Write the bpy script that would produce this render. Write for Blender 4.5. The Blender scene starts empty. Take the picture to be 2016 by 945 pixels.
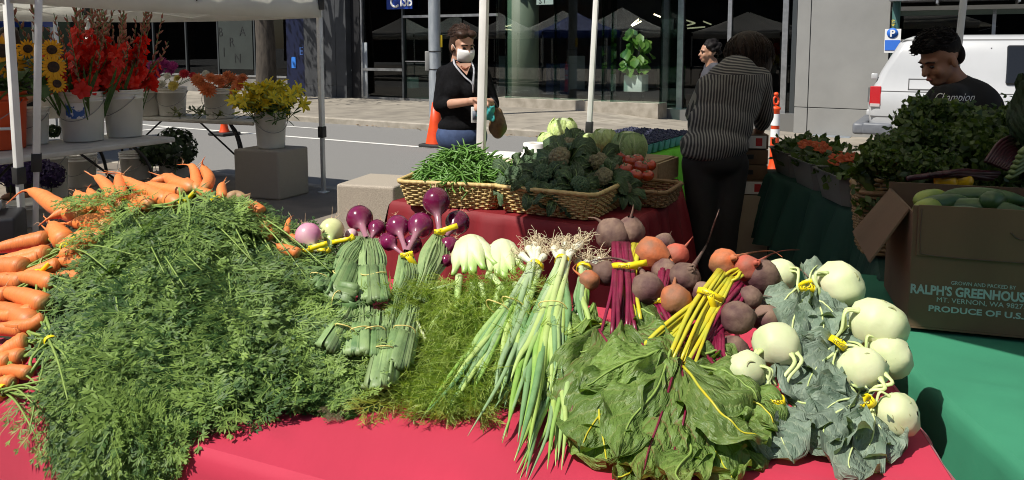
import bpy, math, random
import numpy as np
from mathutils import Vector, Matrix, noise
random.seed(7); RS = np.random.RandomState(11)
scene = bpy.context.scene
COL = scene.collection
R = math.radians
# ---------------------------------------------------------------- camera, sky, sun, exposure
F_PX, CX, CY, HORIZON, CAM_Z = 1523.0, 1008.0, 245.0, 90.0, 1.55     # photo pixels (2016 x 945)
PITCH = math.atan((CY - HORIZON) / F_PX)
cam = bpy.data.cameras.new('camera'); cam_o = bpy.data.objects.new('camera', cam); COL.objects.link(cam_o)
cam.sensor_width = 36; cam.lens = 36 * F_PX / 2016; cam.shift_y = -(472.5 - CY) / 2016
cam.clip_start = .05; cam.clip_end = 1500
cam_o.location = (0, 0, CAM_Z); cam_o.rotation_euler = (math.pi / 2 - PITCH, 0, 0)
scene.camera = cam_o
SUN_EL, SUN_H = R(54), Vector((-.86, -.51, 0)).normalized()          # horizontal direction towards the sun
SUN_DIR = Vector((SUN_H.x * math.cos(SUN_EL), SUN_H.y * math.cos(SUN_EL), math.sin(SUN_EL)))
w = bpy.data.worlds.new('World'); scene.world = w; w.use_nodes = True
sky = w.node_tree.nodes.new('ShaderNodeTexSky'); sky.sky_type = 'NISHITA'; sky.sun_disc = False
sky.sun_elevation = SUN_EL; sky.sun_rotation = math.atan2(SUN_H.x, SUN_H.y)
bg = w.node_tree.nodes['Background']; bg.inputs[1].default_value = .075
w.node_tree.links.new(sky.outputs[0], bg.inputs[0])
sl = bpy.data.lights.new('sun', 'SUN'); sl.energy = 4.6; sl.angle = R(.5); sl.color = (1, .95, .86)
so = bpy.data.objects.new('sun', sl); COL.objects.link(so); so.location = (-20, -12, 30)
so.rotation_euler = SUN_DIR.to_track_quat('Z', 'Y').to_euler()
scene.view_settings.view_transform = 'Standard'; scene.view_settings.look = 'None'
scene.view_settings.exposure = .25; scene.view_settings.gamma = 1
scene.cycles.filter_width = 1.0; scene.cycles.max_bounces = 6; scene.cycles.transparent_max_bounces = 8; scene.cycles.glossy_bounces = 3
scene.cycles.caustics_reflective = False; scene.cycles.caustics_refractive = False

# ---------------------------------------------------------------- measuring helpers
def ray(px, py):
    x, v = (px - CX) / F_PX, -(py - CY) / F_PX
    c, s = math.cos(PITCH), math.sin(PITCH)
    return Vector((x, c + s * v, -s + c * v))
def at(px, py, Y):
    d = ray(px, py); return Vector((0, 0, CAM_Z)) + d * (Y / d.y)
def on(px, py, z=0.0):
    d = ray(px, py); return Vector((0, 0, CAM_Z)) + d * ((z - CAM_Z) / d.z)
E_S, E_T = Vector((.867, -.498, 0)).normalized(), Vector((.498, .867, 0)).normalized()   # along / across the street
def st(s, t, z=0.0): return E_S * s + E_T * t + Vector((0, 0, z))
def fac(px, py, t):
    d = ray(px, py); k = t / (d.x * E_T.x + d.y * E_T.y); p = d * k
    return p.dot(E_S), CAM_Z + p.z
def sstep(x, a, b):
    x = np.clip((x - a) / (b - a), 0, 1); return x * x * (3 - 2 * x)
def dip(x, y): return -.33 * sstep(x, 1.5, 6) * sstep(y, 8, 11.5)
def lerp(a, b, t): return a + (b - a) * t
def unit(v):
    v = np.asarray(v, float); return v / (np.linalg.norm(v) + 1e-9)

# ---------------------------------------------------------------- mesh builder
ORG = {}
class G:
    def __init__(s): s.V = []; s.L = []; s.S = []; s.n = 0; s.UV = []; s.T = []; s.hasuv = False; s.hast = False
    def add(s, v, loops, sizes, uv=None, tint=None):
        v = np.asarray(v, float).reshape(-1, 3)
        s.V.append(v); s.L.append(np.asarray(loops, np.int64).ravel() + s.n); s.S.append(np.asarray(sizes, np.int64).ravel())
        if uv is not None: s.hasuv = True
        s.UV.append(np.zeros((len(v), 2)) if uv is None else np.asarray(uv, float).reshape(-1, 2))
        if tint is not None: s.hast = True
        s.T.append(np.full(len(v), .5 if tint is None or np.isscalar(tint) else 0.) if tint is None or np.isscalar(tint) else np.asarray(tint, float))
        if tint is not None and np.isscalar(tint): s.T[-1][:] = tint
        s.n += len(v); return s
    def faces(s, v, fs, **k): return s.add(v, [i for f in fs for i in f], [len(f) for f in fs], **k)
    def box(s, c, size, rz=0, M=None, taper=1.0, **k):
        x, y, z = (q / 2 for q in size)
        v = np.array([(-x, -y, -z), (x, -y, -z), (x, y, -z), (-x, y, -z), (-x * taper, -y * taper, z), (x * taper, -y * taper, z), (x * taper, y * taper, z), (-x * taper, y * taper, z)])
        m = np.array(M) if M is not None else np.array(Matrix.Rotation(rz, 3, 'Z'))
        return s.faces(v @ m.T + np.array(c), [(0, 3, 2, 1), (4, 5, 6, 7), (0, 1, 5, 4), (1, 2, 6, 5), (2, 3, 7, 6), (3, 0, 4, 7)], **k)
    def grid(s, P, uv=None, closed=False, **k):      # P: (m, n, 3)
        P = np.asarray(P, float); m, n = P.shape[:2]
        i = np.arange(m - 1)[:, None]; j = np.arange(n if closed else n - 1)[None, :]; j2 = (j + 1) % n
        f = np.stack([i * n + j, i * n + j2, (i + 1) * n + j2, (i + 1) * n + j], -1).reshape(-1, 4)
        return s.add(P.reshape(-1, 3), f, np.full(len(f), 4), uv=None if uv is None else np.asarray(uv).reshape(-1, 2), **k)
    def tube(s, pts, rad, n=8, cap=True, flat=1.0, up=None, **k):
        P = np.asarray([tuple(p) for p in pts], float); m = len(P)
        rad = np.full(m, rad) if np.isscalar(rad) else np.asarray(rad, float)
        T = np.gradient(P, axis=0); T /= (np.linalg.norm(T, axis=1)[:, None] + 1e-12)
        u = np.array(up, float) if up is not None else (np.array([0, 0, 1.]) if abs(T[0, 2]) < .9 else np.array([1., 0, 0]))
        a = np.arange(n) * 2 * np.pi / n; rings = []
        for i in range(m):
            b = np.cross(T[i], u); b /= (np.linalg.norm(b) + 1e-12); u2 = np.cross(b, T[i])
            if up is None: u = u2
            rings.append(P[i] + rad[i] * (np.cos(a)[:, None] * b + flat * np.sin(a)[:, None] * u2))
        uv = np.stack(np.broadcast_arrays(np.arange(n)[None, :] / n, np.linspace(0, 1, m)[:, None]), -1)
        s.grid(np.array(rings), uv=uv, closed=True, **k)
        if cap:
            b0 = s.n - m * n
            s.L.append(np.arange(n)[::-1] + b0); s.S.append(np.array([n])); s.L.append(np.arange(n) + b0 + (m - 1) * n); s.S.append(np.array([n]))
        return s
    def lathe(s, prof, c=(0, 0, 0), n=20, M=None, lobes=0, la=0, **k):      # prof: [(r, z)]
        pr = np.asarray(prof, float); a = np.arange(n) * 2 * np.pi / n; rr = pr[:, 0][:, None] * (1 + la * np.cos(lobes * a)[None, :])
        P = np.stack([rr * np.cos(a), rr * np.sin(a), np.repeat(pr[:, 1][:, None], n, 1)], -1)
        if M is not None: P = P @ np.array(M.to_3x3() if hasattr(M, 'to_3x3') else M).T
        uv = np.stack(np.broadcast_arrays(np.arange(n)[None, :] / n, np.linspace(0, 1, len(pr))[:, None]), -1)
        return s.grid(P + np.array(c), uv=uv, closed=True, **k)
    def ball(s, c, r, M=None, n=14, m=9, **k):
        t = np.linspace(0.02, math.pi - .02, m); r = (r, r, r) if np.isscalar(r) else r
        a = np.arange(n) * 2 * np.pi / n
        P = np.stack([np.sin(t)[:, None] * np.cos(a) * r[0], np.sin(t)[:, None] * np.sin(a) * r[1], np.repeat(np.cos(t)[:, None], n, 1) * r[2]], -1)[::-1]
        if M is not None: P = P @ np.array(M.to_3x3() if hasattr(M, 'to_3x3') else M).T
        return s.grid(P + np.array(tuple(c)), closed=True, **k)
    def prism(s, poly, z0, z1, **k):
        n = len(poly); v = [(x, y, z0) for x, y in poly] + [(x, y, z1) for x, y in poly]
        return s.faces(v, [tuple(range(n))[::-1], tuple(range(n, 2 * n))] + [(i, (i + 1) % n, n + (i + 1) % n, n + i) for i in range(n)], **k)
    def build(s, name, mat, parent=None, smooth=True, bevel=0, kind=None, label=None, seg=2, solid=0):
        V = np.concatenate(s.V)
        if parent is not None: V = V - np.array(ORG.get(parent.name, (0, 0, 0)))
        me = bpy.data.meshes.new(name); L = np.concatenate(s.L); S = np.concatenate(s.S)
        me.vertices.add(len(V)); me.vertices.foreach_set('co', V.ravel())
        me.loops.add(len(L)); me.loops.foreach_set('vertex_index', L.astype(np.int32))
        me.polygons.add(len(S)); me.polygons.foreach_set('loop_start', (np.cumsum(S) - S).astype(np.int32))
        me.update(calc_edges=True)
        me.polygons.foreach_set('use_smooth', np.full(len(S), bool(smooth)))
        if s.hasuv: me.uv_layers.new(name='uv').data.foreach_set('uv', np.concatenate(s.UV)[L].ravel())
        if s.hast: me.attributes.new('tint', 'FLOAT', 'POINT').data.foreach_set('value', np.concatenate(s.T))
        me.validate(clean_customdata=False)
        if mat: me.materials.append(mat)
        o = bpy.data.objects.new(name, me); COL.objects.link(o)
        if parent is not None: o.parent = parent; ORG[o.name] = ORG.get(parent.name, (0, 0, 0))
        if solid: m = o.modifiers.new('solid', 'SOLIDIFY'); m.thickness = solid; m.offset = 0
        if bevel: m = o.modifiers.new('bevel', 'BEVEL'); m.width = bevel; m.segments = seg; m.limit_method = 'ANGLE'; m.angle_limit = R(40)
        if kind: o['kind'] = kind
        if label: o['label'] = label
        return o
def tag(o, label, cat, group=None):
    o['label'] = label; o['category'] = cat
    if group: o['group'] = group
    return o
def thing(name, label, cat, loc=(0, 0, 0), group=None):
    o = bpy.data.objects.new(name, None); COL.objects.link(o); o.location = loc; o.empty_display_size = .1
    ORG[o.name] = tuple(loc); return tag(o, label, cat, group)
def kids(o): return [c for c in bpy.data.objects if c.parent == o]
def dup(root, loc, rot=(0, 0, 0), label=None, scale=1, tree=None):
    r = root.copy(); COL.objects.link(r); r.location = loc; r.rotation_euler = rot; r.scale = (scale,) * 3 if np.isscalar(scale) else scale
    if label: r['label'] = label
    for c, gs in (tree if tree is not None else [(c, kids(c)) for c in kids(root)]):
        d = c.copy(); COL.objects.link(d); d.parent = r
        for g in gs: e = g.copy(); COL.objects.link(e); e.parent = d
    return r
def tree_of(root): return [(c, kids(c)) for c in kids(root)]
def text_mesh(g, body, origin, xdir, updir, size, depth=.002, align='LEFT', bold=0, squash=1, shear=0):
    cu = bpy.data.curves.new('lettering', 'FONT'); cu.body = body; cu.size = size; cu.align_x = align; cu.extrude = depth; cu.offset = bold; cu.resolution_u = 3; cu.shear = shear
    o = bpy.data.objects.new('lettering', cu); COL.objects.link(o); dg = bpy.context.evaluated_depsgraph_get(); me = o.evaluated_get(dg).to_mesh()
    v = np.array([tuple(q.co) for q in me.vertices]).reshape(-1, 3); v[:, 0] *= squash
    x = unit(xdir); u = unit(updir); nn = np.cross(x, u)
    g.faces(np.array(tuple(origin)) + v[:, :1] * x + v[:, 1:2] * u + v[:, 2:3] * nn, [tuple(p.vertices) for p in me.polygons])
    o.evaluated_get(dg).to_mesh_clear(); bpy.data.objects.remove(o); bpy.data.curves.remove(cu)
def bez(pts, n=12):       # smooth curve through points
    P = np.array([tuple(p) for p in pts], float); m = len(P)
    if m == 2: return P[0] + (P[1] - P[0]) * np.linspace(0, 1, n)[:, None]
    Q = np.vstack([2 * P[0] - P[1], P, 2 * P[-1] - P[-2]]); out = []
    for x in np.linspace(0, m - 1 - 1e-6, n):
        i = int(x); t = x - i; a, b, c, d = Q[i:i + 4]
        out.append(.5 * (2 * b + (c - a) * t + (2 * a - 5 * b + 4 * c - d) * t * t + (3 * b - a - 3 * c + d) * t ** 3))
    return np.array(out)
def frame(z, x=(1, 0, 0)):   # rotation matrix with local Z along z
    z = unit(z); y = np.cross(z, x)
    if np.linalg.norm(y) < 1e-3: y = np.cross(z, (0, 1, 0))
    y = unit(y); xx = np.cross(y, z); return np.stack([xx, y, z], 1)

# ---------------------------------------------------------------- materials
def M(name, c, c2=None, sc=20, r=.6, b=0, bsc=None, metal=0, tr=0, trc=None, sss=0, spec=.5, coat=0, rnd=0, tint=None, stretch=(1, 1, 1), det=5, co='Object', fac=(.35, .65), emit=None, sheen=0):
    m = bpy.data.materials.new(name); m.use_nodes = True; nt = m.node_tree; N = nt.nodes; K = nt.links.new
    bs = N['Principled BSDF']; out = N['Material Output']
    bs.inputs['Roughness'].default_value = r; bs.inputs['Metallic'].default_value = metal; bs.inputs['Specular IOR Level'].default_value = spec
    if coat: bs.inputs['Coat Weight'].default_value = coat; bs.inputs['Coat Roughness'].default_value = .12
    if sheen: bs.inputs['Sheen Weight'].default_value = sheen
    if sss: bs.inputs['Subsurface Weight'].default_value = sss; bs.inputs['Subsurface Radius'].default_value = (.02, .008, .004)
    tc = N.new('ShaderNodeTexCoord'); mp = N.new('ShaderNodeMapping'); mp.inputs['Scale'].default_value = stretch; K(tc.outputs[co], mp.inputs[0])
    col = None
    def rgb(v): q = N.new('ShaderNodeRGB'); q.outputs[0].default_value = (*v, 1); return q.outputs[0]
    def mix(f, a, bb, mode='MIX'):
        q = N.new('ShaderNodeMix'); q.data_type = 'RGBA'; q.blend_type = mode
        if np.isscalar(f): q.inputs[0].default_value = f
        else: K(f, q.inputs[0])
        K(a, q.inputs[6]); K(bb, q.inputs[7]); return q.outputs[2]
    col = rgb(c)
    if c2 is not None:
        nz = N.new('ShaderNodeTexNoise'); nz.inputs['Scale'].default_value = sc; nz.inputs['Detail'].default_value = det; K(mp.outputs[0], nz.inputs[0])
        mr = N.new('ShaderNodeMapRange'); mr.inputs[1].default_value, mr.inputs[2].default_value = fac; K(nz.outputs[0], mr.inputs[0])
        col = mix(mr.outputs[0], col, rgb(c2))
    if tint is not None:
        at_ = N.new('ShaderNodeAttribute'); at_.attribute_name = 'tint'; col = mix(at_.outputs['Fac'], col, rgb(tint))
    if rnd:
        oi = N.new('ShaderNodeObjectInfo'); mr = N.new('ShaderNodeMapRange'); mr.inputs[3].default_value, mr.inputs[4].default_value = 1 - rnd, 1 + rnd; K(oi.outputs['Random'], mr.inputs[0])
        cb = N.new('ShaderNodeCombineColor'); [K(mr.outputs[0], cb.inputs[i]) for i in range(3)]; col = mix(1.0, col, cb.outputs[0], 'MULTIPLY')
    K(col, bs.inputs['Base Color'])
    if b:
        nz = N.new('ShaderNodeTexNoise'); nz.inputs['Scale'].default_value = bsc or sc * 2; nz.inputs['Detail'].default_value = 6; K(mp.outputs[0], nz.inputs[0])
        bp = N.new('ShaderNodeBump'); bp.inputs['Strength'].default_value = 1; bp.inputs['Distance'].default_value = b; K(nz.outputs[0], bp.inputs['Height']); K(bp.outputs[0], bs.inputs['Normal'])
    if tr:
        t = N.new('ShaderNodeBsdfTranslucent'); K(mix(1.0, col, rgb(trc or (1.6, 1.7, .7)), 'MULTIPLY'), t.inputs[0]); mx = N.new('ShaderNodeMixShader'); mx.inputs[0].default_value = tr
        K(bs.outputs[0], mx.inputs[1]); K(t.outputs[0], mx.inputs[2]); K(mx.outputs[0], out.inputs[0])
    if emit: bs.inputs['Emission Color'].default_value = (*emit[:3], 1); bs.inputs['Emission Strength'].default_value = emit[3]
    m['bs'] = 1
    return m
def glass_mat(name, tintc, refl=1.0, rough=0.0):
    m = bpy.data.materials.new(name); m.use_nodes = True; nt = m.node_tree; N = nt.nodes; K = nt.links.new; N.remove(N['Principled BSDF'])
    t = N.new('ShaderNodeBsdfTransparent'); t.inputs[0].default_value = (*tintc, 1); g = N.new('ShaderNodeBsdfGlossy'); g.inputs['Roughness'].default_value = rough
    lw = N.new('ShaderNodeLayerWeight'); fr = N.new('ShaderNodeMath'); fr.operation = 'POWER'; fr.inputs[1].default_value = 5; K(lw.outputs['Facing'], fr.inputs[0]); mu = N.new('ShaderNodeMath'); mu.operation = 'MULTIPLY_ADD'; mu.inputs[1].default_value = .9; mu.inputs[2].default_value = .045 * refl; mu.use_clamp = True
    K(fr.outputs[0], mu.inputs[0]); mx = N.new('ShaderNodeMixShader'); K(mu.outputs[0], mx.inputs[0]); K(t.outputs[0], mx.inputs[1]); K(g.outputs[0], mx.inputs[2]); K(mx.outputs[0], N['Material Output'].inputs[0]); return m
# ================================================================ materials of the setting
RZ = math.atan2(E_S.y, E_S.x)
m_asph = M('asphalt', (.165, .162, .155), (.255, .25, .24), 90, .9, .002, 220, fac=(.3, .7))
m_conc = M('sidewalk_concrete', (.33, .295, .24), (.23, .205, .17), 2.0, .85, .0015, 60, rnd=.09)
m_plaza = M('plaza_concrete', (.24, .205, .165), (.17, .145, .12), 3, .85, .0015, 60, rnd=.06)
m_kerb = M('kerb_concrete', (.4, .36, .3), (.28, .25, .2), 5, .85, .002, 50)
m_paint = M('road_paint', (.78, .77, .72), (.45, .44, .42), 14, .7, fac=(.55, .8))
m_wall = M('cast_concrete', (.3, .3, .288), (.23, .23, .222), 1.3, .8, .001, 30, fac=(.25, .75), det=9)
m_clad = M('dark_cladding', (.055, .058, .063), (.04, .043, .047), 3, .5, rnd=.06)
m_black = M('black_metal', (.02, .02, .022), r=.45)
m_alu = M('aluminium', (.55, .56, .57), (.42, .43, .44), 8, .35, metal=.85)
m_alud = M('dark_aluminium', (.09, .1, .105), r=.4, metal=.6)
m_galv = M('galvanised_steel', (.45, .48, .5), (.33, .36, .39), 14, .5, metal=.5, stretch=(1, 1, .25))
m_int = M('interior_grey', (.1, .1, .1), (.07, .07, .07), 2, .8)
m_intf = M('interior_floor', (.16, .16, .155), r=.3)
m_glass = glass_mat('tinted_glass', (.9, .95, .93), 1.5)
m_glassd = glass_mat('dark_glass', (.2, .23, .22), 1.1)
m_glassg = glass_mat('green_glass', (.6, .76, .71), 1.4)
m_blue = M('blue_sign', (.015, .05, .3), r=.4)
m_navy = M('navy_panel', (.006, .01, .04), r=.4)
m_white = M('white_paint', (.8, .8, .78), r=.45)
m_led = M('led_strip', (1, .9, .7), emit=(1, .82, .55, 5))
m_bark = M('bark', (.085, .07, .055), (.04, .033, .027), 12, .9, .01, 20, stretch=(1, 1, .3))
m_leaf = M('street_leaf', (.05, .09, .025), (.08, .12, .03), 3, .6, tr=.25)
m_orange = M('safety_orange', (.9, .085, .012), (.75, .06, .01), 8, .45)
m_reflect = M('reflective_white', (.85, .85, .86), r=.35)
m_rubber = M('black_rubber', (.018, .018, .018), r=.7)

# ================================================================ ground, street, sidewalks
def sheet(name, s0, s1, t0, t1, z, mat, ns=40, ntt=10, kind='structure'):
    S, T = np.meshgrid(np.linspace(s0, s1, ns), np.linspace(t0, t1, ntt), indexing='ij')
    X = S * E_S.x + T * E_T.x; Y = S * E_S.y + T * E_T.y
    g = G().grid(np.stack([X, Y, z + dip(X, Y)], -1)[:, ::-1]); o = g.build(name, mat); o['kind'] = kind
    g2 = o.data
    if g2.polygons[0].normal.z < 0: g2.flip_normals()
    return o
sheet('ground', -500, 500, -400, 600, -.75, m_asph, 60, 60)
sheet('street', -90, 60, 6.35, 12.55, -.12, m_asph, 120, 14)
plaza = sheet('plaza', -40, 40, -30, 6.2, -.012, m_plaza, 60, 20)
walk = sheet('sidewalk', -90, 60, 12.6, 17.9, -.012, m_kerb, 120, 12)
def slab(parent, s0, s1, t0, t1, mat, j=.006):
    c = [st(a, b) for a, b in ((s0 + j, t0 + j), (s1 - j, t0 + j), (s1 - j, t1 - j), (s0 + j, t1 - j))]
    v = [(p.x, p.y, dip(p.x, p.y) - .03) for p in c] + [(p.x, p.y, float(dip(p.x, p.y))) for p in c]
    G().faces(v, [(4, 5, 6, 7), (0, 1, 5, 4), (1, 2, 6, 5), (2, 3, 7, 6), (3, 0, 4, 7)]).build('slab', mat, parent, smooth=False)
for i in range(22):
    for j in range(3): slab(walk, -21 + i * 1.55, -21 + (i + 1) * 1.55, 12.62 + j * 1.66, 12.62 + (j + 1) * 1.66, m_conc)
for i in range(13):
    for j in range(5): slab(plaza, -12 + i * 1.5, -12 + (i + 1) * 1.5, -1.3 + j * 1.5, -1.3 + (j + 1) * 1.5, m_plaza)
def kerb(name, t0, t1, z):
    g = G(); ss = np.linspace(-60, 40, 130)
    ring = [(t0, -.25), (t0, z - .02), (t0 + .02, z), (t1 - .02, z), (t1, z - .02), (t1, -.25)]
    P = []
    for s in ss:
        p = [st(s, t) for t, _ in ring]; P.append([(q.x, q.y, zz + float(dip(q.x, q.y))) for q, (_, zz) in zip(p, ring)])
    o = g.grid(P).build(name, m_kerb, smooth=False); o['kind'] = 'structure'
kerb('kerb', 6.2, 6.36, .004); kerb('kerb', 12.44, 12.61, .004)
def mark(s0, s1, t0, t1):
    pts = []; n = 14
    P = [[(p.x, p.y, -.115 + float(dip(p.x, p.y))) for p in (st(s, t0), st(s, t1))] for s in np.linspace(s0, s1, n)]
    o = G().grid(P).build('road_marking', m_paint, smooth=False); o['kind'] = 'structure'
mark(-30, -5.0, 10.2, 10.31); mark(-22, -11, 11.5, 11.58); mark(-2.2, .3, 10.35, 10.46)
mark(-2.6, -2.1, 9.2, 10.9); mark(-1.9, -1.2, 9.0, 9.12); mark(.0, 1.4, 11.0, 11.5); mark(-14.0, -13.88, 8.4, 10.3)
# fallen leaves along the far kerb
g = G()
for k in range(260):
    s = random.uniform(-3, 3.5) if k < 170 else random.uniform(-11, -2); p = st(s, 12.36 + random.gauss(0, .06)); a = random.uniform(0, 6.28); r_ = random.uniform(.02, .045)
    z = -.108 + float(dip(p.x, p.y)); q = [(p.x + r_ * math.cos(a + i * 1.571) * (1 if i % 2 else .5), p.y + r_ * math.sin(a + i * 1.571) * (1 if i % 2 else .5), z + random.uniform(0, .02)) for i in range(4)]
    g.faces(q, [(0, 1, 2, 3)])
tag(g.build('fallen_leaves', M('dry_leaf', (.4, .22, .06), (.25, .12, .04), 30), kind='stuff'), 'dry fallen leaves scattered along the far kerb', 'leaves')
# utility covers in the far sidewalk
for i, (px, py, lb) in enumerate([(1545, 240, 'steel utility cover in the sidewalk beside the concrete wall'), (1637, 256, 'pale steel utility cover nearer the van bumper')]):
    p = on(px, py, -.2); p.z = float(dip(p.x, p.y)) + .004
    tag(G().box(p, (.75, .42, .012), RZ).build('utility_cover', M('cover_steel', (.3, .34, .38), (.24, .27, .3), 8, .5, metal=.3), bevel=.004), lb, 'utility cover')

# ================================================================ the glass and concrete building across the street
TF = 17.6
bld = thing('office_building', 'office building with dark cladding, glass shopfront and concrete wall across the street', 'building', st(-5, TF))
def fbox(name, s0, s1, z0, z1, t0, t1, mat, parent=bld, bevel=0, label=None):
    c = st((s0 + s1) / 2, (t0 + t1) / 2, (z0 + z1) / 2); return G().box(c, (s1 - s0, t1 - t0, z1 - z0), RZ).build(name, mat, parent, smooth=False, bevel=bevel, label=label)
def fx(px, y=100, t=TF): return fac(px, y, t)[0]
def fz(px, py, t=TF): return fac(px, py, t)[1]
ZT = 4.2
fbox('upper_wall', -45, 25, ZT, 15, TF + .3, TF + 8, m_clad)
fbox('lintel', -45, fx(1575), ZT - .45, ZT - .002, TF + .05, TF + .35, m_alud)
fbox('interior_floor', -45, 25, -.5, .05, TF + .12, TF + 9, m_intf)
fbox('interior_wall', -45, 25, .05, ZT, TF + 9, TF + 9.3, m_int)
fbox('interior_ceiling', -45, 25, ZT - .1, ZT - .004, TF + .36, TF + 9, m_int)
# left part: dark windows with a low sill wall
L0, L1 = -45, fx(563)
fbox('sill_wall', L0, L1, -.05, fz(430, 150), TF + .02, TF + .25, M('sill_grey', (.22, .21, .19), (.16, .15, .14), 4, .85))
fbox('sill', L0, L1, fz(430, 150) + .002, fz(430, 150) + .06, TF - .02, TF + .26, m_alu)
mull = [fx(p) for p in (-120, 30, 240, 298, 362, 425, 497)]
for a, b in zip([L0] + mull, mull + [L1]):
    w_ = fbox('window', a + .03, b - .03, fz(430, 150) + .07, ZT - .46, TF + .14, TF + .16, m_glassd)
for a in mull: fbox('mullion', a - .03, a + .03, fz(430, 150) + .062, ZT - .455, TF + .08, TF + .2, m_alud)
fbox('interior_panel', fx(300), fx(360), .9, 3.6, TF + .5, TF + .55, M('rust_board', (.16, .05, .02), (.1, .03, .015), 3))
bp = fbox('letter_panel', fx(428), fx(494), fz(460, 136), 3.7, TF + .07, TF + .1, M('panel_green', (.03, .038, .034), (.024, .03, .027), 2))
m_let = M('letter_dark', (.012, .014, .014))
for ch, px, py in (('B', 434, 71), ('A', 477, 70), ('R', 456, 91), ('I', 441, 111), ('N', 468, 123)):
    s_, z_ = fac(px, py, TF + .06); g = G(); text_mesh(g, ch, st(s_, TF + .066, z_), E_S, (0, 0, 1), .42, .006, 'CENTER'); g.build('letter', m_let, bp, smooth=False)
fbox('navy_panel', fx(566), fx(604), .1, ZT - .46, TF - .04, TF + .1, m_navy)
fbox('notice', fx(576), fx(584), fz(580, 134), fz(580, 112), TF - .06, TF - .045, M('notice_blue', (.03, .2, .7)))
g = G(); s_, z_ = fac(589, 108, TF - .05); text_mesh(g, 'E', st(s_, TF - .045, z_), E_S, (0, 0, 1), .35, .004); g.build('letter', M('letter_blue', (.05, .12, .35)), bld, smooth=False)
# dark cladding panels
cs = [fx(604), fx(645), fx(666), fx(687)]
for a, b in zip(cs, cs[1:]):
    for z0, z1 in ((-.1, .35), (.355, ZT + .4)): fbox('cladding_panel', a + .006, b - .006, z0, z1, TF - .12, TF + .2, m_clad, bevel=.005)
fbox('recess', fx(687), fx(704), -.1, ZT - .46, TF + .1, TF + .3, m_black)
# glazing between the cladding and the glass box
bar_z = fz(745, 137)
gl = [fx(704), fx(709), fx(790), fx(812), fx(845), fx(905), fx(976)]
fbox('window', gl[0], gl[1] - .03, .1, ZT - .46, TF + .14, TF + .16, m_glassd)
fbox('mullion', gl[1] - .03, gl[1] + .03, .05, ZT - .455, TF + .06, TF + .2, m_alu)
fbox('window', gl[1] + .03, gl[2] - .03, bar_z + .04, ZT - .46, TF + .14, TF + .16, m_glassd)
fbox('window', gl[1] + .03, gl[2] - .03, .1, bar_z - .04, TF + .14, TF + .16, m_glassd)
fbox('transom', gl[1] + .032, gl[2] - .032, bar_z - .038, bar_z + .038, TF + .08, TF + .2, m_alu)
fbox('mullion', gl[2] - .03, gl[2] + .03, .05, ZT - .455, TF + .06, TF + .2, m_alud)
dr = fbox('door', gl[2] + .04, gl[4] - .02, .06, fz(820, 35), TF + .13, TF + .15, m_glassg)
fbox('door_handle', gl[2] + .1, gl[4] - .1, fz(815, 121) - .015, fz(815, 121) + .015, TF + .05, TF + .08, m_alu, dr)
fbox('transom', gl[2] + .035, gl[6], fz(850, 34), fz(850, 34) + .07, TF + .04, TF + .1, m_alu)
fbox('window', gl[2] + .04, gl[6], fz(850, 34) + .08, ZT - .46, TF + .14, TF + .16, m_glassd)
fbox('door', gl[4] + .02, gl[5] - .02, .06, fz(850, 34) - .01, TF + .13, TF + .15, m_glassg)
fbox('window', gl[5] + .02, gl[6], .06, fz(850, 34) - .01, TF + .14, TF + .16, m_glassd)
sg = fbox('company_sign', fx(762, 10), fx(812, 10), fz(785, 18), fz(785, -22), TF - .02, TF + .03, m_blue)
s_, z_ = fac(787, 12, TF - .03); g = G(); text_mesh(g, 'ISB', st(s_, TF - .028, z_), E_S, (0, 0, 1), .43, .004, bold=.008, squash=.8); g.build('lettering', m_white, sg, smooth=False)
s_, z_ = fac(778, 3, TF - .03); c = st(s_, TF - .026, z_); g = G()
g.tube([c + E_S * (.15 * math.cos(a)) + Vector((0, 0, .15 * math.sin(a))) for a in np.linspace(.9, 5.6, 16)], .032, 6); g.build('emblem', m_white, sg)
s_, z_ = fac(748, 152, TF); fbox('planter', fx(771), fx(792), fz(780, 175), fz(780, 153), TF + .4, TF + .75, m_white)
# the glass box that stands forward
TB = 17.15
b0, b1 = fx(976, 100, TB), fx(1300, 100, TB)
fbox('plinth', b0, b1, -.6, .22, TB - .08, TF + .1, m_kerb, bevel=.01)
fins = [b0] + [fx(p, 100, TB) for p in (997, 1093, 1187, 1205)] + [b1]
for a, b in zip(fins, fins[1:]): fbox('glass_pane', a + .012, b - .012, .223, ZT - .46, TB, TB + .02, m_glass)
for a in fins[1:-1]: fbox('glass_fin', a - .01, a + .01, .224, ZT - .46, TB - .06, TB + .25, m_glassg)
fbox('glass_return', b1 - .02, b1, .223, ZT - .46, TB + .024, TF + .9, m_glassg)
fbox('box_lintel', b0, b1 + .02, ZT - .458, ZT + .3, TB - .03, TF + .04, m_alud)
# recessed entrance and glazing to the right of it
TR = TF + .5
rs = [fx(p, 100, TR) for p in (1303, 1340, 1436, 1545, 1568)]
fbox('plinth', rs[0], rs[4], -.6, .03, TR - .1, TR + .2, m_alud)
for a, b in zip(rs, rs[1:]): fbox('window', a + .03, b - .03, .035, ZT - .46, TR + .03, TR + .05, m_glassd if a != rs[0] else m_glassg)
for a, wd in ((rs[1], .07), (rs[2], .045), (rs[3], .06)): fbox('mullion', a - wd, a + wd, .032, ZT - .46, TR - .05, TR + .1, m_alu)
fbox('mullion', rs[4] - .1, rs[4], .032, ZT - .46, TR - .06, TR + .1, m_alud)
fbox('recess_lintel', rs[0] + .02, rs[4], ZT - .45, ZT - .003, TF + .36, TR + .4, m_alud)
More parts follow.
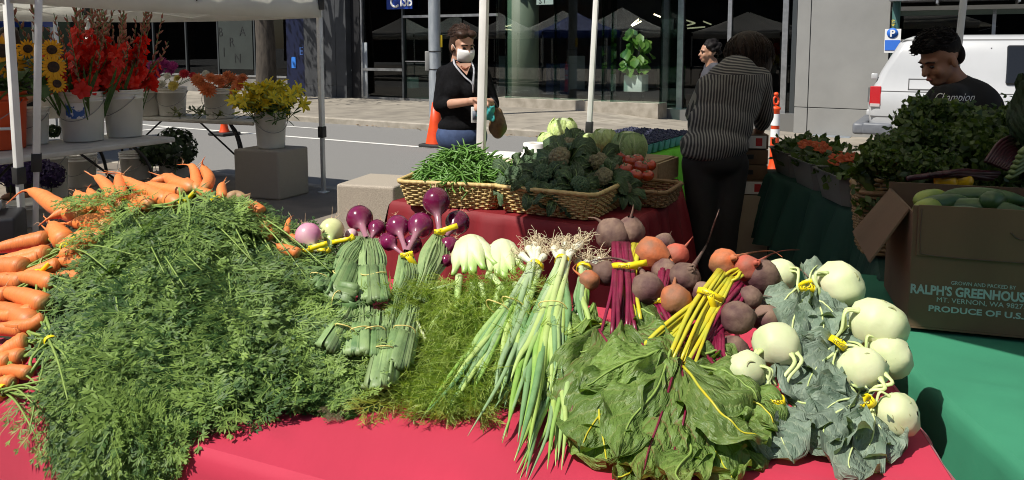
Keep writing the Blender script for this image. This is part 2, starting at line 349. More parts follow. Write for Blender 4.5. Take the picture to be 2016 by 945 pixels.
# plaque on the return and lit strips inside
fbox('plaque', fx(1303, 100, TR), fx(1326, 100, TR), fz(1315, 58, TR), fz(1315, 37, TR), TR - .02, TR + .02, m_black)
for (a, b) in (((1243, 50), (1257, 38)), ((1245, 51), (1262, 42)), ((1288, 28), (1300, 33)), ((1353, 56), (1388, 53)), ((1353, 50), (1368, 46)), ((1385, 42), (1400, 48)), ((1352, 40), (1368, 45))):
    p, q = at(*a, 23.5), at(*b, 23.2); G().tube([p, q], .022, 5).build('ceiling_lamp', m_led, bld)
G().tube([at(1030, 240, 20.8), at(1030, -80, 20.8)], .42, 20).build('column', M('column_green', (.2, .22, .17), r=.6), bld)
for px0, px1, y0, y1, mt in ((1075, 1120, 125, 185, (.02, .04, .14)), (1118, 1150, 110, 175, (.25, .25, .24)), (1160, 1210, 90, 185, (.03, .03, .05)), (980, 1000, 110, 170, (.1, .12, .13)), (1290, 1420, 130, 170, (.04, .07, .03))):
    a, b = at(px0, y1, 22.5), at(px1, y0, 22.5); G().box((a + b) / 2, (abs(b.x - a.x), .5, b.z - a.z)).build('counter', M('counter', mt), bld, smooth=False)
sgn = fbox('window_sign', fx(1055, 5, TB), fx(1088, 5, TB), fz(1070, 9, TB), fz(1070, -30, TB), TB + .03, TB + .04, M('poster', (.6, .62, .63)))
g = G(); s_, z_ = fac(1060, 7, TB + .02); text_mesh(g, 'S i', st(s_, TB + .026, z_), E_S, (0, 0, 1), .2, .002); g.build('lettering', m_alud, sgn, smooth=False)
# concrete wall with recessed joints and the dark window front right of it
c0, c1, c2 = fx(1571), fx(1598), fx(1752); zj = fz(1650, 212)
for a, b in ((c0, c1), (c1, c2)):
    for z0, z1 in ((-.8, zj), (zj, ZT + 1)): fbox('concrete_panel', a + .008, b - .008, z0 + .008, z1 - .008, TF - .25, TF + .3, m_wall, bevel=.006)
fbox('panel_backing', c0 + .02, c2 - .02, -.7, ZT + .5, TF - .22, TF + .28, m_alud)
z_ = fz(1850, 18)
fbox('sill_wall', c2, 25, -.8, .35, TF - .05, TF + .2, m_wall)
for a, b in ((c2 + .02, fx(1950)), (fx(1950) + .06, fx(2120)), (fx(2120) + .06, 25)): fbox('window', a, b, .36, z_ - .1, TF + .02, TF + .04, m_glassd)
for p in (1950, 2120): fbox('mullion', fx(p), fx(p) + .06, .355, z_ - .02, TF - .04, TF + .08, m_alu)
fbox('transom', c2, 25, z_ - .02, z_ + .06, TF - .12, TF + .1, m_white)
fbox('transom', c2, 25, z_ - .12, z_ - .025, TF - .04, TF + .08, M('green_trim', (.14, .19, .16)))
for k in range(3): fbox('canopy_slat', c2, 25, z_ + .14 + k * .1, z_ + .18 + k * .1, TF - .9 + k * .2, TF + .05, m_alu)
for k in range(5): fbox('canopy_bracket', c2 + .8 + k * 1.3, c2 + .84 + k * 1.3, z_ + .07, z_ + .13, TF - .9, TF + .05, m_alu)
fbox('upper_glazing', c2 + .01, 25, z_ + .5, ZT + .3, TF + .02, TF + .06, m_glassd)

# indoor pot plant in the glass box
pp = at(1252, 181, 18.75); pp.z = .2
pot = thing('potted_plant', 'leafy green plant in a white square pot behind the shop glass', 'potted plant', pp)
zt = at(1252, 147, 18.75).z; zb = at(1252, 180, 18.75).z
G().box((pp.x, pp.y, (zt + zb) / 2), (.46, .46, zt - zb), RZ).build('pot', m_white, pot, bevel=.01)
for dx in (-.17, .17): G().tube([(pp.x + dx, pp.y, .06), (pp.x + dx, pp.y, zb - .002)], .012, 6).build('leg', m_black, pot)
g = G(); gs = G()
for k in range(60):
    a = random.uniform(0, 6.28); h = random.uniform(.05, 1.0); rr = random.uniform(.12, .42) * (1.15 - .5 * h)
    c = Vector((pp.x + rr * math.cos(a), pp.y + rr * math.sin(a), zt + h)); L = random.uniform(.13, .2)
    Mx = frame((math.cos(a) * .5 + random.uniform(-.4, .4), -.6 + random.uniform(-.5, .4), random.uniform(.3, 1)))
    q = np.array([(0, -L, 0), (.6 * L, -.3 * L, .02), (.62 * L, .3 * L, .02), (0, L, -.02), (-.62 * L, .3 * L, .02), (-.6 * L, -.3 * L, .02)]) @ Mx.T + np.array(c)
    g.faces(q, [(0, 1, 2, 3), (0, 3, 4, 5)], tint=random.random())
    if k % 3 == 0: gs.tube(bez([(pp.x, pp.y, zt), (pp.x + rr * .3 * math.cos(a), pp.y + rr * .3 * math.sin(a), zt + h * .6), tuple(c)], 6), .01, 5)
g.build('leaves', M('indoor_leaf', (.1, .24, .04), r=.4, tr=.35, tint=(.3, .42, .1)), pot, kind='stuff'); gs.build('stem', m_bark, pot)

# ================================================================ street furniture
def cyl(g, p0, p1, r, n=14): return g.tube([p0, p1], r, n)
b = on(857, 231); po = thing('signal_pole', 'tall grey galvanised signal pole at the far kerb behind the masked woman', 'pole', b)
G().tube([b + Vector((0, 0, z)) for z in (0, .02, 3, 7)], [.14, .135, .128, .11], 24).build('shaft', m_galv, po)
for y in (101, 136): z = at(857, y, b.y).z; G().tube([b + Vector((0, 0, z - .01)), b + Vector((0, 0, z + .01))], .142, 24).build('strap', m_black, po)
q = at(867, 81, b.y); G().box(q + Vector((.02, -.03, 0)), (.05, .06, .26)).build('yellow_tag', M('tag_yellow', (.8, .55, .02)), po, bevel=.01)
q = at(842, 120, b.y); G().box(q, (.1, .16, .42)).build('control_box', M('box_grey', (.25, .25, .24)), po, bevel=.012)
b = on(722, 193); tag(G().box(b + Vector((0, 0, .82)), (.2, .14, 1.64), RZ).build('entry_post', m_galv, bevel=.01), 'slim square steel entry post in front of the dark shop windows', 'post')
b = on(688, 192); th = thing('fire_connection', 'small white fire hose connection on a pipe by the dark cladding', 'pipe', b)
G().tube([b, b + Vector((0, 0, .95))], .035, 10).build('pipe', m_galv, th); q = b + Vector((0, 0, .82)); G().ball(q, (.12, .1, .14)).build('cap', m_white, th)
G().box(b + Vector((0, 0, .68)), (.1, .1, .2)).build('body', m_white, th, bevel=.03)
b = on(1761, 240, -.3); b = st(fx(1761, 100, 17.1), 17.1, -.35)
sp = thing('parking_sign', 'blue and white parking sign on a green pole behind the van', 'sign', b)
G().tube([b, b + Vector((0, 0, 4.2))], .075, 14).build('post', M('green_paint', (.05, .13, .12), r=.5), sp)
z0, z1 = fac(1757, 84, 17.0)[1], fac(1757, 57, 17.0)[1]; s0, s1 = fac(1742, 70, 17.0)[0], fac(1774, 70, 17.0)[0]
pl = fbox('sign_plate', s0, s1, z0 - .2, z1, 16.98, 17.0, m_white, sp, bevel=.004)
s_, z_ = fac(1757, 65, 16.97); c = st(s_, 16.972, z_)
g = G(); g.tube([c, c - E_T * .006], .1, 24); g.build('disc', M('sign_blue', (.03, .16, .65)), pl)
g = G(); text_mesh(g, 'P', st(s_ - .045, 16.958, z_ - .065), E_S, (0, 0, 1), .18, .003, bold=.006); g.build('lettering', m_white, pl, smooth=False)
fbox('band', s0 + .01, s1 - .01, z0 - .15, z0 + .05, 16.968, 16.976, M('sign_blue2', (.03, .16, .65)), pl)
g = G(); text_mesh(g, '419', st(s_ + .035, 16.99, fac(1760, 52, 17)[1]), (0, 0, 1), -E_S, .09, .003); g.build('lettering', M('yellow_paint', (.8, .6, .05)), sp, smooth=False)

def delineator(px, py, h, label, top=True, cone=False, z=-.12):
    b = on(px, py, z - .1 if px > 1300 else z); b.z = z + float(dip(b.x, b.y))
    t = thing('traffic_cone' if cone else 'traffic_delineator', label, 'traffic cone' if cone else 'traffic post', b, None)
    G().box(b + Vector((0, 0, .03)), (.42, .42, .06), RZ).build('base', m_rubber, t, bevel=.02)
    if cone:
        G().lathe([(.17, .062), (.165, .08), (.1, h * .55), (.055, h), (.0, h)], b, 24).build('body', m_orange, t)
        return
    G().lathe([(.1, .062), (.075, .12), (.062, .2), (.055, h - .12), (.07, h - .1), (.07, h - .08), (.03, h - .06), (0, h - .05)], b, 20).build('body', m_orange, t)
    for z0, z1 in ((h * .52, h * .63), (h * .68, h * .84)): G().lathe([(.0615, z0), (.0605, z1)], b, 20).build('reflective_band', m_reflect, t)
    c = b + Vector((0, 0, h + .02)); G().tube([c + Vector((.038 * math.cos(a), 0, .055 * math.sin(a))) for a in np.linspace(0, 6.283, 13)], .016, 6).build('handle', m_orange, t)
    G().ball(c + Vector((0, 0, .09)), (.035, .035, .03), n=10, m=6).build('knob', m_orange, t)
delineator(858, 289, .74, 'orange traffic cone on a black base behind the masked woman', cone=True)
delineator(1523, 337, 1.03, 'tall orange and white traffic post right of the striped shirt')
delineator(442, 266, .98, 'orange traffic post on the street behind the far flower table')

# street tree whose shade dapples the dark cladding
b = st(fx(523, 150, 15.6), 15.6)
tr = thing('street_tree', 'street tree trunk with pale dappled bark in front of the dark windows', 'tree', b)
G().tube(bez([b, b + Vector((.03, 0, 1.6)), b + Vector((-.05, .05, 3.4)), b + Vector((.1, 0, 5))], 10), np.linspace(.3, .19, 10), 16).build('trunk', m_bark, tr)
g = G(); gl_ = G()
for k in range(11):
    a = k * 2.4; p = [b + Vector((0, 0, 3.3 + .12 * k)), b + Vector((1.0 * math.cos(a), 1.0 * math.sin(a), 4.4 + .12 * k)), b + Vector((2.5 * math.cos(a), 2.3 * math.sin(a), 5.2 + .3 * k))]
    g.tube(bez(p, 6), np.linspace(.1, .02, 6), 6)
    for i in range(230):
        q = np.array(p[2]) * .75 + np.array(p[1]) * .25 + RS.normal(0, .62, 3); L = RS.uniform(.06, .12); Mx = frame(RS.normal(0, 1, 3))
        gl_.faces(np.array([(0, -L, 0), (.5 * L, 0, 0), (0, L, 0), (-.5 * L, 0, 0)]) @ Mx.T + q, [(0, 1, 2, 3)])
g.build('limbs', m_bark, tr); gl_.build('crown', m_leaf, tr, kind='stuff')

# ================================================================ white panel van
vb = at(1706, 240, 13.1); vb.z = -.38
van = thing('panel_van', 'white panel van parked tail first beside the concrete wall', 'van', vb)
m_van = M('van_white', (.5, .51, .52), (.45, .46, .47), 1.5, .28, coat=.5); m_seam = M('seam_dark', (.1, .1, .1)); m_bump = M('bumper_grey', (.16, .17, .19), (.12, .13, .15), 8, .45)
def vp(x, y, z): return vb + E_S * x + E_T * y + Vector((0, 0, z))
zl = [.5, .62, .9, 1.12, 1.16, 1.5, 1.8, 1.97, 2.04, 2.09, 2.11]
xr = [.06, .03, .0, .02, .035, .17, .33, .42, .5, .62, .9]; ty = [.05, .02, .0, .01, .03, .08, .15, .2, .25, .34, .55]
xfr = [5.7, 5.75, 5.7, 5.0, 4.9, 4.4, 4.0, 3.8, 3.7, 3.5, 3.2]
rings = []
for z, x0, y0, x1 in zip(zl, xr, ty, xfr):
    ring = []; rc = .13; yw = 2.0
    for (cx_, cy_, a0) in ((x0 + rc, y0 + rc, 180), (x1 - rc, y0 + rc, 270), (x1 - rc, yw - y0 - rc, 0), (x0 + rc, yw - y0 - rc, 90)):
        for a in (0, 22.5, 45, 67.5, 90): ring.append(tuple(vp(cx_ + rc * math.cos(R(a0 + a)), cy_ + rc * math.sin(R(a0 + a)), z)))
    rings.append(ring)
g = G().grid(rings, closed=True); n = 20; top = g.n - n; g.L.append(np.arange(n) + top); g.S.append(np.array([n])); g.build('body', m_van, van)
def tumble(z): return float(np.interp(z, zl, ty))
def sidebox(name, x0, x1, z0, z1, mat, d=.012, bev=.0, par=van):
    P = []
    for dd in (-d, .03):
        for x, z in ((x0, z0), (x1, z0), (x1, z1), (x0, z1)): P.append(tuple(vp(x, tumble(z) + dd, z)))
    return G().faces(P, [(0, 1, 2, 3), (7, 6, 5, 4), (0, 4, 5, 1), (1, 5, 6, 2), (2, 6, 7, 3), (3, 7, 4, 0)]).build(name, mat, par, smooth=False, bevel=bev)
zz = lambda py: 1.55 - (py - 90) / 116.3 + .38
for name, x0, x1, z0, z1 in (('seam', .2, 5, zz(179), zz(177.5)), ('drip_rail', .45, 3.9, zz(80), zz(78)), ('seam', .05, 5.2, zz(229), zz(227))): sidebox(name, x0, x1, z0, z1, m_seam, .004)
for x0, x1, z0, z1 in ((.6, 1.6, zz(155), zz(153)), (.6, 1.6, zz(175), zz(172.5)), (.6, .615, zz(175), zz(155)), (1.74, 1.76, .62, 1.9), (3.9, 3.912, .75, 1.5)): sidebox('seam', x0, x1, z0, z1, m_seam, .004)
wn = sidebox('side_window', 1.96, 2.95, zz(161), zz(89), M('van_window', (.012, .013, .015), r=.08), .035, .03)
tl = sidebox('tail_light', .03, .2, zz(206), zz(169), M('lamp_red', (.45, .01, .015), r=.2, coat=.6), .02, .012); sidebox('reversing_lamp', .04, .19, zz(209), zz(203), M('lamp_grey', (.5, .45, .45), r=.25), .022, .004, tl)
for y in (150, 222):
    G().box(vp(.03 + (0.05 if y < 200 else 0), .12, zz(y)), (.1, .06, .1), RZ).build('hinge', m_van, van, bevel=.015)
sidebox('side_marker', .0, .02, zz(200), zz(172), m_seam, .014)
g = G(); g.box(vp(-.12, 1.0, .52), (.2, 2.06, .2), RZ); g.build('bumper', m_bump, van, bevel=.05, seg=3)
G().box(vp(.16, -.005, .53), (.46, .1, .2), RZ).build('bumper_end', m_bump, van, bevel=.04, seg=3)
G().box(vp(.35, 1.0, .36), (.5, 1.2, .12), RZ).build('tow_bar', m_rubber, van, bevel=.02)
for x in (1.2, 4.6):
    for y in (.16, 1.84):
        wh = G().lathe([(.12, -.11), (.32, -.12), (.36, -.08), (.36, .08), (.32, .12), (.12, .11)], vp(x, y, .36), 24, frame(E_T)).build('wheel', m_rubber, van)
        G().lathe([(0, -.05), (.2, -.09), (.21, 0), (.2, .09), (0, .05)], vp(x, y, .36), 20, frame(E_T)).build('rim', m_alu, wh)
G().box(vp(3.0, 1.0, .45), (4.9, 1.7, .2), RZ).build('underbody', m_rubber, van)

# ================================================================ the block opposite (seen only in the shop glass)
for i, (s0, s1, h, mt) in enumerate(((-60, -24, 13, (.13, .07, .045)), (-23, 4, 10, (.09, .085, .08)), (5, 40, 14, (.14, .1, .07)))):  # along the market
    ob = thing('street_block', ('dark brick block far behind the market, left end', 'low grey block behind the market', 'tall tan block behind the market, right end')[i], 'building', st((s0 + s1) / 2, -22, 0))
    mm = M('block_wall', mt, tuple(c * .7 for c in mt), 1.5, .85)
    G().box(st((s0 + s1) / 2, -27, h / 2), (s1 - s0, 10, h), RZ).build('wall', mm, ob, smooth=False)
    g = G()
    for k in range(int((s1 - s0) / 3)):
        for z in np.arange(1.6, h - 2, 3.2): G().box(st(s0 + 1.8 + k * 3, -21.98, z + .9), (1.7, .1, 1.9), RZ).build('window', m_black, ob, smooth=False) if k % 2 == 0 else g.box(st(s0 + 1.8 + k * 3, -21.98, z + .9), (1.7, .1, 1.9), RZ)
    g.build('windows', m_black, ob, smooth=False, kind='stuff')
ob = thing('street_block', 'dark unseen block added up the street to darken the window reflections', 'building', st(-75, 0)); G().box(st(-78, 4, 8), (6, 60, 16), RZ).build('wall', M('block_dark', (.05, .045, .04), (.03, .028, .025), 1, .9), ob, smooth=False)  # unseen block, added so the left windows mirror something dark
for k in range(5): G().box(st(-74.98, -16 + k * 9, 6), (.1, 4, 8), RZ).build('window', m_black, ob, smooth=False)
# ================================================================ market tents
m_canvas = M('white_canvas', (.88, .87, .84), (.82, .81, .78), 3, .75, .004, 6, tr=.55, trc=(1, 1, .97))
m_canvasb = M('blue_canvas', (.012, .06, .36), r=.7, tr=.2, trc=(1, 1, 1.2))
m_leg = M('white_leg', (.84, .84, .81), (.74, .74, .71), 6, .4, metal=.0)
m_legin = M('inner_leg', (.6, .6, .58), r=.35, metal=.4)
m_joint = M('joint_black', (.02, .02, .02), r=.5)
def sagrow(a, b, n, sag): return [(a + (b - a) * t) - Vector((0, 0, sag * 4 * t * (1 - t))) for t in np.linspace(0, 1, n)]
def tent(name, label, C, eave, peak, legs, mat=m_canvas, val=.24, group=None, truss=True, legw=.022, lean={}, added_awning=None, collar=1.0):
    C = [Vector((p[0], p[1], 0)) for p in C]; ctr = sum(C, Vector()) / 4
    t = thing(name, label, 'tent', ctr, group)
    top = [Vector((p.x, p.y, eave)) for p in C]; apex = Vector((ctr.x, ctr.y, peak)); g = G(); n = 9
    for i in range(4):
        a, b = top[i], top[(i + 1) % 4]; P = []
        for k in range(7):
            f = k / 6; aa, bb = a.lerp(apex, f), b.lerp(apex, f); dz = -.06 * math.sin(f * math.pi); P.append([q + Vector((0, 0, dz)) for q in sagrow(aa, bb, n, .05 * (1 - f))])
        g.grid(P)
    g.build('canopy', mat, t, solid=.003)
    g = G()
    for i in range(4):
        a, b = top[i], top[(i + 1) % 4]; out = Vector((b.y - a.y, a.x - b.x, 0)).normalized() * -.02
        up, dn = sagrow(a, b, 22, .05), sagrow(a - Vector((0, 0, val)), b - Vector((0, 0, val)), 22, .02)
        sg_ = 1 if (a + b - 2 * ctr).dot(out) > 0 else -1
        g.grid([[u + sg_ * out * 1.1 for u in up], [u.lerp(d, .5) + sg_ * out * (1.6 + .5 * math.sin(k * 1.7)) for k, (u, d) in enumerate(zip(up, dn))], [d + sg_ * out * (1.4 + .8 * math.sin(k * 2.1)) for k, d in enumerate(dn)]])
    g.build('valance', mat, t, solid=.003)
    for i in legs:
        p = C[i]; lx = lean.get(i, 0); hi = Vector((p.x, p.y, eave - .06)); lo = Vector((p.x + lx, p.y, 0)); md = hi.lerp(lo, .7)
        a = math.atan2((C[1] - C[0]).y, (C[1] - C[0]).x)
        def leg(z0, z1, w_): d = (z1 - z0); Mx = frame(d, (math.cos(a), math.sin(a), 0)); return G().box((z0 + z1) / 2, (w_ * 2, w_ * 2, d.length), M=Mx)
        lg = leg(md, hi, legw).build('leg', m_leg, t, bevel=.004); leg(lo, md, legw * .8).build('inner_leg', m_legin, lg, bevel=.003)
        leg(md - (md - lo) * .03, md + (hi - md) * .07, legw * 1.35).build('collar', m_joint, lg, bevel=.004)
        leg(hi - Vector((0, 0, .1)), hi + Vector((0, 0, .03)), legw * 1.7).build('corner_joint', m_joint, lg, bevel=.006)
        G().box(lo + Vector((0, 0, .006)), (.09, .09, .012), a).build('foot', m_leg, lg)
    if truss:
        for i in range(4):
            a, b = top[i] - Vector((0, 0, .02)), top[(i + 1) % 4] - Vector((0, 0, .02)); m_ = (a + b) / 2; d = Vector((0, 0, -.2))
            for p, q in ((a, m_ + d), (a + d, m_), (b, m_ + d), (b + d, m_)): G().tube([p.lerp(ctr + Vector((0, 0, p.z)), .02), q.lerp(ctr + Vector((0, 0, q.z)), .02)], .011, 6).build('truss_bar', m_leg, t)
            G().box(m_ + d * .5, (.05, .05, .06)).build('truss_pivot', m_joint, t)
    if added_awning:
        q0, q1 = [Vector((*p, eave - .12)) for p in added_awning]; a, b = top[0] - Vector((0, 0, .01)), top[1] - Vector((0, 0, .01))
        g = G(); g.grid([sagrow(a.lerp(q0, f), b.lerp(q1, f), 9, .03) for f in np.linspace(0, 1, 5)]); g.build('added_awning', mat, t, solid=.003)
        for p, q in ((a, q0), (b, q1)): G().tube([p - Vector((0, 0, .35)), q - Vector((0, 0, .01))], .012, 6).build('added_awning_strut', m_leg, t)
    return t
# F: over the flower stall (corners: near right, far right, far left, near left)
FA, FB, FC, FD = (-2.0, 8.1), (-5.2, 9.55), (-3.45, 5.35), (-6.5, 6.8)
tent('market_tent', 'white pop up tent over the flower stall with its scissor frame showing', [FC, FA, FB, FD], 2.08, 2.9, (0, 1, 2, 3), legw=.024)
# next tent to the left, of which one leg shows beside the flower tent's leg
tent('market_tent', 'white tent left of the picture whose leg stands beside the flower tent leg', [(-5.9, 4.0), (-3.3, 5.5), (-6.75, 6.7), (-8.5, 5.0)], 2.3, 3.0, (0, 1), legw=.024, lean={1: -.17})
# T2: over the produce stall
dl, dd = Vector((.942, -.336, 0)), Vector((.336, .942, 0)); P0 = Vector((-.155, 4.75, 0))
T2 = [P0, P0 + dl * 3.1, P0 + dl * 3.1 + dd * 2.9, P0 + dd * 2.9]
aw = [(-1.0, 2.79), (1.55, .24)]  # unseen awning added to the tent, outline set by where its shadow should fall
tent('market_tent', 'white pop up tent shading the vegetable stall, on three visible white legs', [tuple(p.xy) for p in T2], 2.4, 3.2, (0, 2, 3), legw=.024, added_awning=aw, truss=False, lean={0: -.06, 3: -.1, 2: -.12})
# blue tent behind the flower stall
tent('market_tent', 'blue canopy tent behind the sunflowers at the far left', [(-9.6, 9.6), (-6.75, 11.0), (-8.1, 13.7), (-10.9, 12.3)], 2.12, 2.9, (0, 1, 2), mat=m_canvasb, truss=False)
# the row of stalls that carries on up the street; the shop glass mirrors it
for k in range(5):
    o = Vector((-7.4, 6.6, 0)) - Vector((.9, -.43, 0)) * 3.5 * (k + 1) + Vector((.43, .9, 0)) * (1.2 if k == 0 else 0); u, v = Vector((.9, -.43, 0)) * 2.9, Vector((.43, .9, 0)) * 2.9
    tent('market_tent', 'white tent in the row up the street, seen mirrored in the shop glass', [tuple(q.xy) for q in (o, o + u, o + u + v, o + v)], 2.15, 3.1, (0, 1, 2, 3), group='white tents farther up the street', truss=False)
# ================================================================ front table: cloth, pile surface
ZT0 = .75
TA, TU, TN = np.array([-1.107, 1.69]), unit([.916, -.40]), unit([.40, .916])
FLp, FRp, BRp, BLp = TA - TU * .8, TA + TU * 1.99, np.array([.955, 2.02]), TA - TU * .8 + TN * 1.1
_X = [-1.7, -1.25, -.95, -.8, -.68, -.52, -.24, 0, .19, .45, .65, .82, .95]
_d0 = [.0, .02, -.02, .02, .08, .2, .39, .38, .33, .42, .52, .56, .6]
_H = [.3, .34, .38, .34, .27, .235, .245, .25, .26, .25, .235, .225, .2]
_L = [.75, .75, .72, .7, .68, .62, .55, .58, .62, .58, .5, .45, .3]
def S(x, y):
    x, y = np.asarray(x, float), np.asarray(y, float)
    d = (x - TA[0]) * TN[0] + (y - TA[1]) * TN[1]
    q = (d - np.interp(x, _X, _d0)) / np.interp(x, _X, _L); H = np.interp(x, _X, _H)
    h = H * np.where(q < 1, np.clip(q, 0, 1) ** .85, np.clip(1 - (q - 1.12) * 2.2, 0, 1))
    over = np.where(d < 0, -2.6 * np.abs(d) ** 1.05, 0)
    ex = .95 + .2 * (y - 1.6); h = h * np.clip((ex + .06 - x) / .12, 0, 1)
    return np.maximum(ZT0 + h + over, .1)
def hit(px, py):
    d = ray(px, py); ys = np.linspace(1.05, 3.1, 500); k = ys / d.y
    P = np.stack([d.x * k, ys, CAM_Z + d.z * k], 1); c = P[:, 2] - S(P[:, 0], P[:, 1])
    i = np.argmax(c < 0) if (c < 0).any() else int(np.argmin(c)); return P[i]
CAMP = np.array([0, 0, CAM_Z])
def pos(px, py, lift=0.0):
    P = hit(px, py); d = unit(P - CAMP); return P - d * lift
def mpp(P): return P[1] / F_PX
def nrm(P, e=.03):
    x, y = P[0], P[1]; return unit([-(S(x + e, y) - S(x - e, y)) / (2 * e), -(S(x, y + e) - S(x, y - e)) / (2 * e), 1.0])

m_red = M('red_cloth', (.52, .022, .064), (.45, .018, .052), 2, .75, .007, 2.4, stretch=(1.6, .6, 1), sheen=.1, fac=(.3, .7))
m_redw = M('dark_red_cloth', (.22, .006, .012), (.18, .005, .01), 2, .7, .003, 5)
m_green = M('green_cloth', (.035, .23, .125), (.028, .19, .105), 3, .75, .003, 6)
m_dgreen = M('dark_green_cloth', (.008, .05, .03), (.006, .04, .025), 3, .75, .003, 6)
m_lime = M('lime_cloth', (.16, .62, .03), (.13, .52, .02), 3, .7, .003, 6)
m_tlegs = M('table_leg', (.02, .02, .022), r=.4)
def cloth_table(quad, top, drop, mat, label, clabel, seedf=0., nwr=9, flare=.07, wr=.004, sub=64, legs=True, glabel=None):
    q = [np.array(p) for p in quad]; ctr = sum(q) / 4
    t = thing('folding_table', label, 'table', (ctr[0], ctr[1], 0))
    G().prism([tuple(lerp(ctr, p, .985)) for p in q], top - .04, top - .004).build('tabletop', m_tlegs, t, smooth=False)
    if legs:
        for p in q: pp = lerp(ctr, p, .86); G().tube([(pp[0], pp[1], 0), (pp[0], pp[1], top - .041)], .014, 8).build('leg', m_tlegs, t)
    c = thing('tablecloth', clabel, 'tablecloth', (ctr[0], ctr[1], top)); g = G()
    a = np.linspace(0, 1, sub); A, B = np.meshgrid(a, a, indexing='ij')
    P = (1 - A)[..., None] * ((1 - B)[..., None] * q[0] + B[..., None] * q[3]) + A[..., None] * ((1 - B)[..., None] * q[1] + B[..., None] * q[2])
    Z = np.array([[noise.noise((p[0] * 3 + seedf, p[1] * 3, 1.3)) * wr + abs(noise.noise((p[0] * 1.3 + p[1] * 2.2, seedf, p[1] * 2 - p[0]))) ** .5 * wr * .8 for p in row] for row in P])
    Z = Z + wr * np.array([[max(0, 1 - 9 * abs(noise.noise((p[0] * 1.1 + p[1] * 2.6 + seedf, p[1] * .7 - p[0] * 2.2, 4.)))) ** 2 * .7 + .5 * math.exp(-((i / sub - .36) * 60) ** 2) + .5 * math.exp(-((i / sub - .7) * 60) ** 2) + .4 * math.exp(-((j / sub - .3) * 60) ** 2) for j, p in enumerate(row)] for i, row in enumerate(P)])
    em = np.clip(np.minimum.reduce([A, 1 - A, B, 1 - B]) * 12, 0, 1); Z = Z * em
    g.grid(np.concatenate([P, (top + Z)[..., None]], -1)); o = g.build('top_sheet', mat, c)
    if o.data.polygons[0].normal.z < 0: o.data.flip_normals()
    # skirt: walk round the edge
    E = []; M_ = 44
    for i in range(4):
        p0, p1 = q[i], q[(i + 1) % 4]
        for k in range(M_): E.append((lerp(p0, p1, k / M_), i, k / M_))
    E = E + [E[0]]; rows = []; per = np.arange(len(E))
    for f in (0, .012, .03, .08, .25, .5, .75, 1):
        row = []
        for j, (p, i, kk) in enumerate(E):
            out = unit(p - ctr); e = unit(q[(i + 1) % 4] - q[i]); n_ = np.array([e[1], -e[0]]); n_ = n_ if np.dot(n_, out) > 0 else -n_
            cr = max(0, 1 - min(kk, 1 - kk) * 8); n_ = unit(n_ + out * cr * .8)
            s_ = f ** .7 * flare * (1 + .55 * math.sin(j * nwr * .09 + seedf) + .35 * math.sin(j * nwr * .23 + 1.3 * seedf)) + .012 * min(1, f * 40) + cr * f * .06
            zt = top + (.001 if f == 0 else 0) - f * drop * (1 + .04 * math.sin(j * .3)); row.append((*(p + n_ * s_), zt))
        rows.append(row)
    o = g2 = G().grid(rows).build('skirt', mat, c)
    return t, c
cloth_table([FLp, FRp, BRp, BLp], ZT0, .55, m_red, 'front table under the bright red cloth', 'bright red cloth on the front table under the vegetables', 1.7, wr=.009, flare=.05)
cloth_table([np.array([.98, 1.0]), np.array([1.9, .55]), np.array([2.5, 2.15]), np.array([1.06, 2.78])], ZT0 - .012, .6, m_green, 'table under the bright green cloth at the right', 'bright green cloth on the table right of the kohlrabi', 4.1, wr=.008, flare=.03)

# ================================================================ front produce materials
m_carrot = M('carrot_skin', (.8, .235, .055), (.55, .17, .05), 1.6, .5, .0016, 1.3, tint=(.3, .28, .1), stretch=(2.5, 46, 1), rnd=.13, sss=.04, co='UV', fac=(.45, .75))
m_tail = M('root_tail', (.72, .5, .3), r=.6)
m_tie = M('yellow_tie', (.92, .72, .01), r=.4); m_tiet = M('tie_print', (.1, .1, .02))
m_band = M('rubber_band', (.72, .6, .2), r=.5)
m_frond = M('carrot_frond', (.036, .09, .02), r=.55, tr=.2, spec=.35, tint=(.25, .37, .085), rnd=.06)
m_stalk = M('carrot_stalk', (.3, .42, .1), (.22, .34, .07), 30, .5, tr=.1)
m_fennelf = M('fennel_frond', (.15, .25, .035), r=.5, tr=.35, tint=(.4, .48, .12))
m_fennel = M('fennel_bulb', (.72, .74, .5), (.6, .66, .36), 14, .4, .001, 40, stretch=(1, 1, .25), sss=.1, tint=(.3, .5, .1))
m_oleaf = M('onion_leaf', (.075, .165, .055), (.17, .28, .1), 30, .5, .0015, 60, stretch=(1, 1, .3), tint=(.36, .43, .2), rnd=.3)
m_gonion = M('green_onion', (.19, .36, .06), (.26, .42, .09), 30, .38, tint=(.66, .7, .5), rnd=.06)
m_white = m_white
m_bulbw = M('white_bulb', (.78, .78, .66), (.66, .68, .5), 30, .35, sss=.08)
m_ronion = M('red_onion', (.2, .012, .075), (.12, .006, .035), 9, .16, .0004, 30, coat=.35, stretch=(1, 1, .3), tint=(.42, .2, .25), rnd=.12)
m_wonion = M('white_onion', (.72, .72, .4), (.62, .66, .3), 10, .25, coat=.2, stretch=(1, 1, .3), tint=(.4, .55, .2))
m_ponion = M('pink_onion', (.74, .5, .52), (.6, .16, .35), 7, .25, coat=.2, stretch=(1, 1, .3), tint=(.4, .55, .2), fac=(.4, .6))
m_beetd = M('beet_dark', (.1, .05, .045), (.26, .17, .12), 26, .8, .0025, 70, rnd=.2, tint=(.08, .02, .03), fac=(.3, .7), det=9)
m_beeto = M('beet_orange', (.56, .15, .05), (.27, .13, .075), 22, .7, .0022, 70, rnd=.15, tint=(.25, .12, .05), fac=(.4, .68), det=9)
m_beetr = M('beet_red', (.5, .1, .06), (.3, .12, .08), 22, .7, .002, 70, rnd=.1, tint=(.3, .08, .04), fac=(.42, .7), det=9)
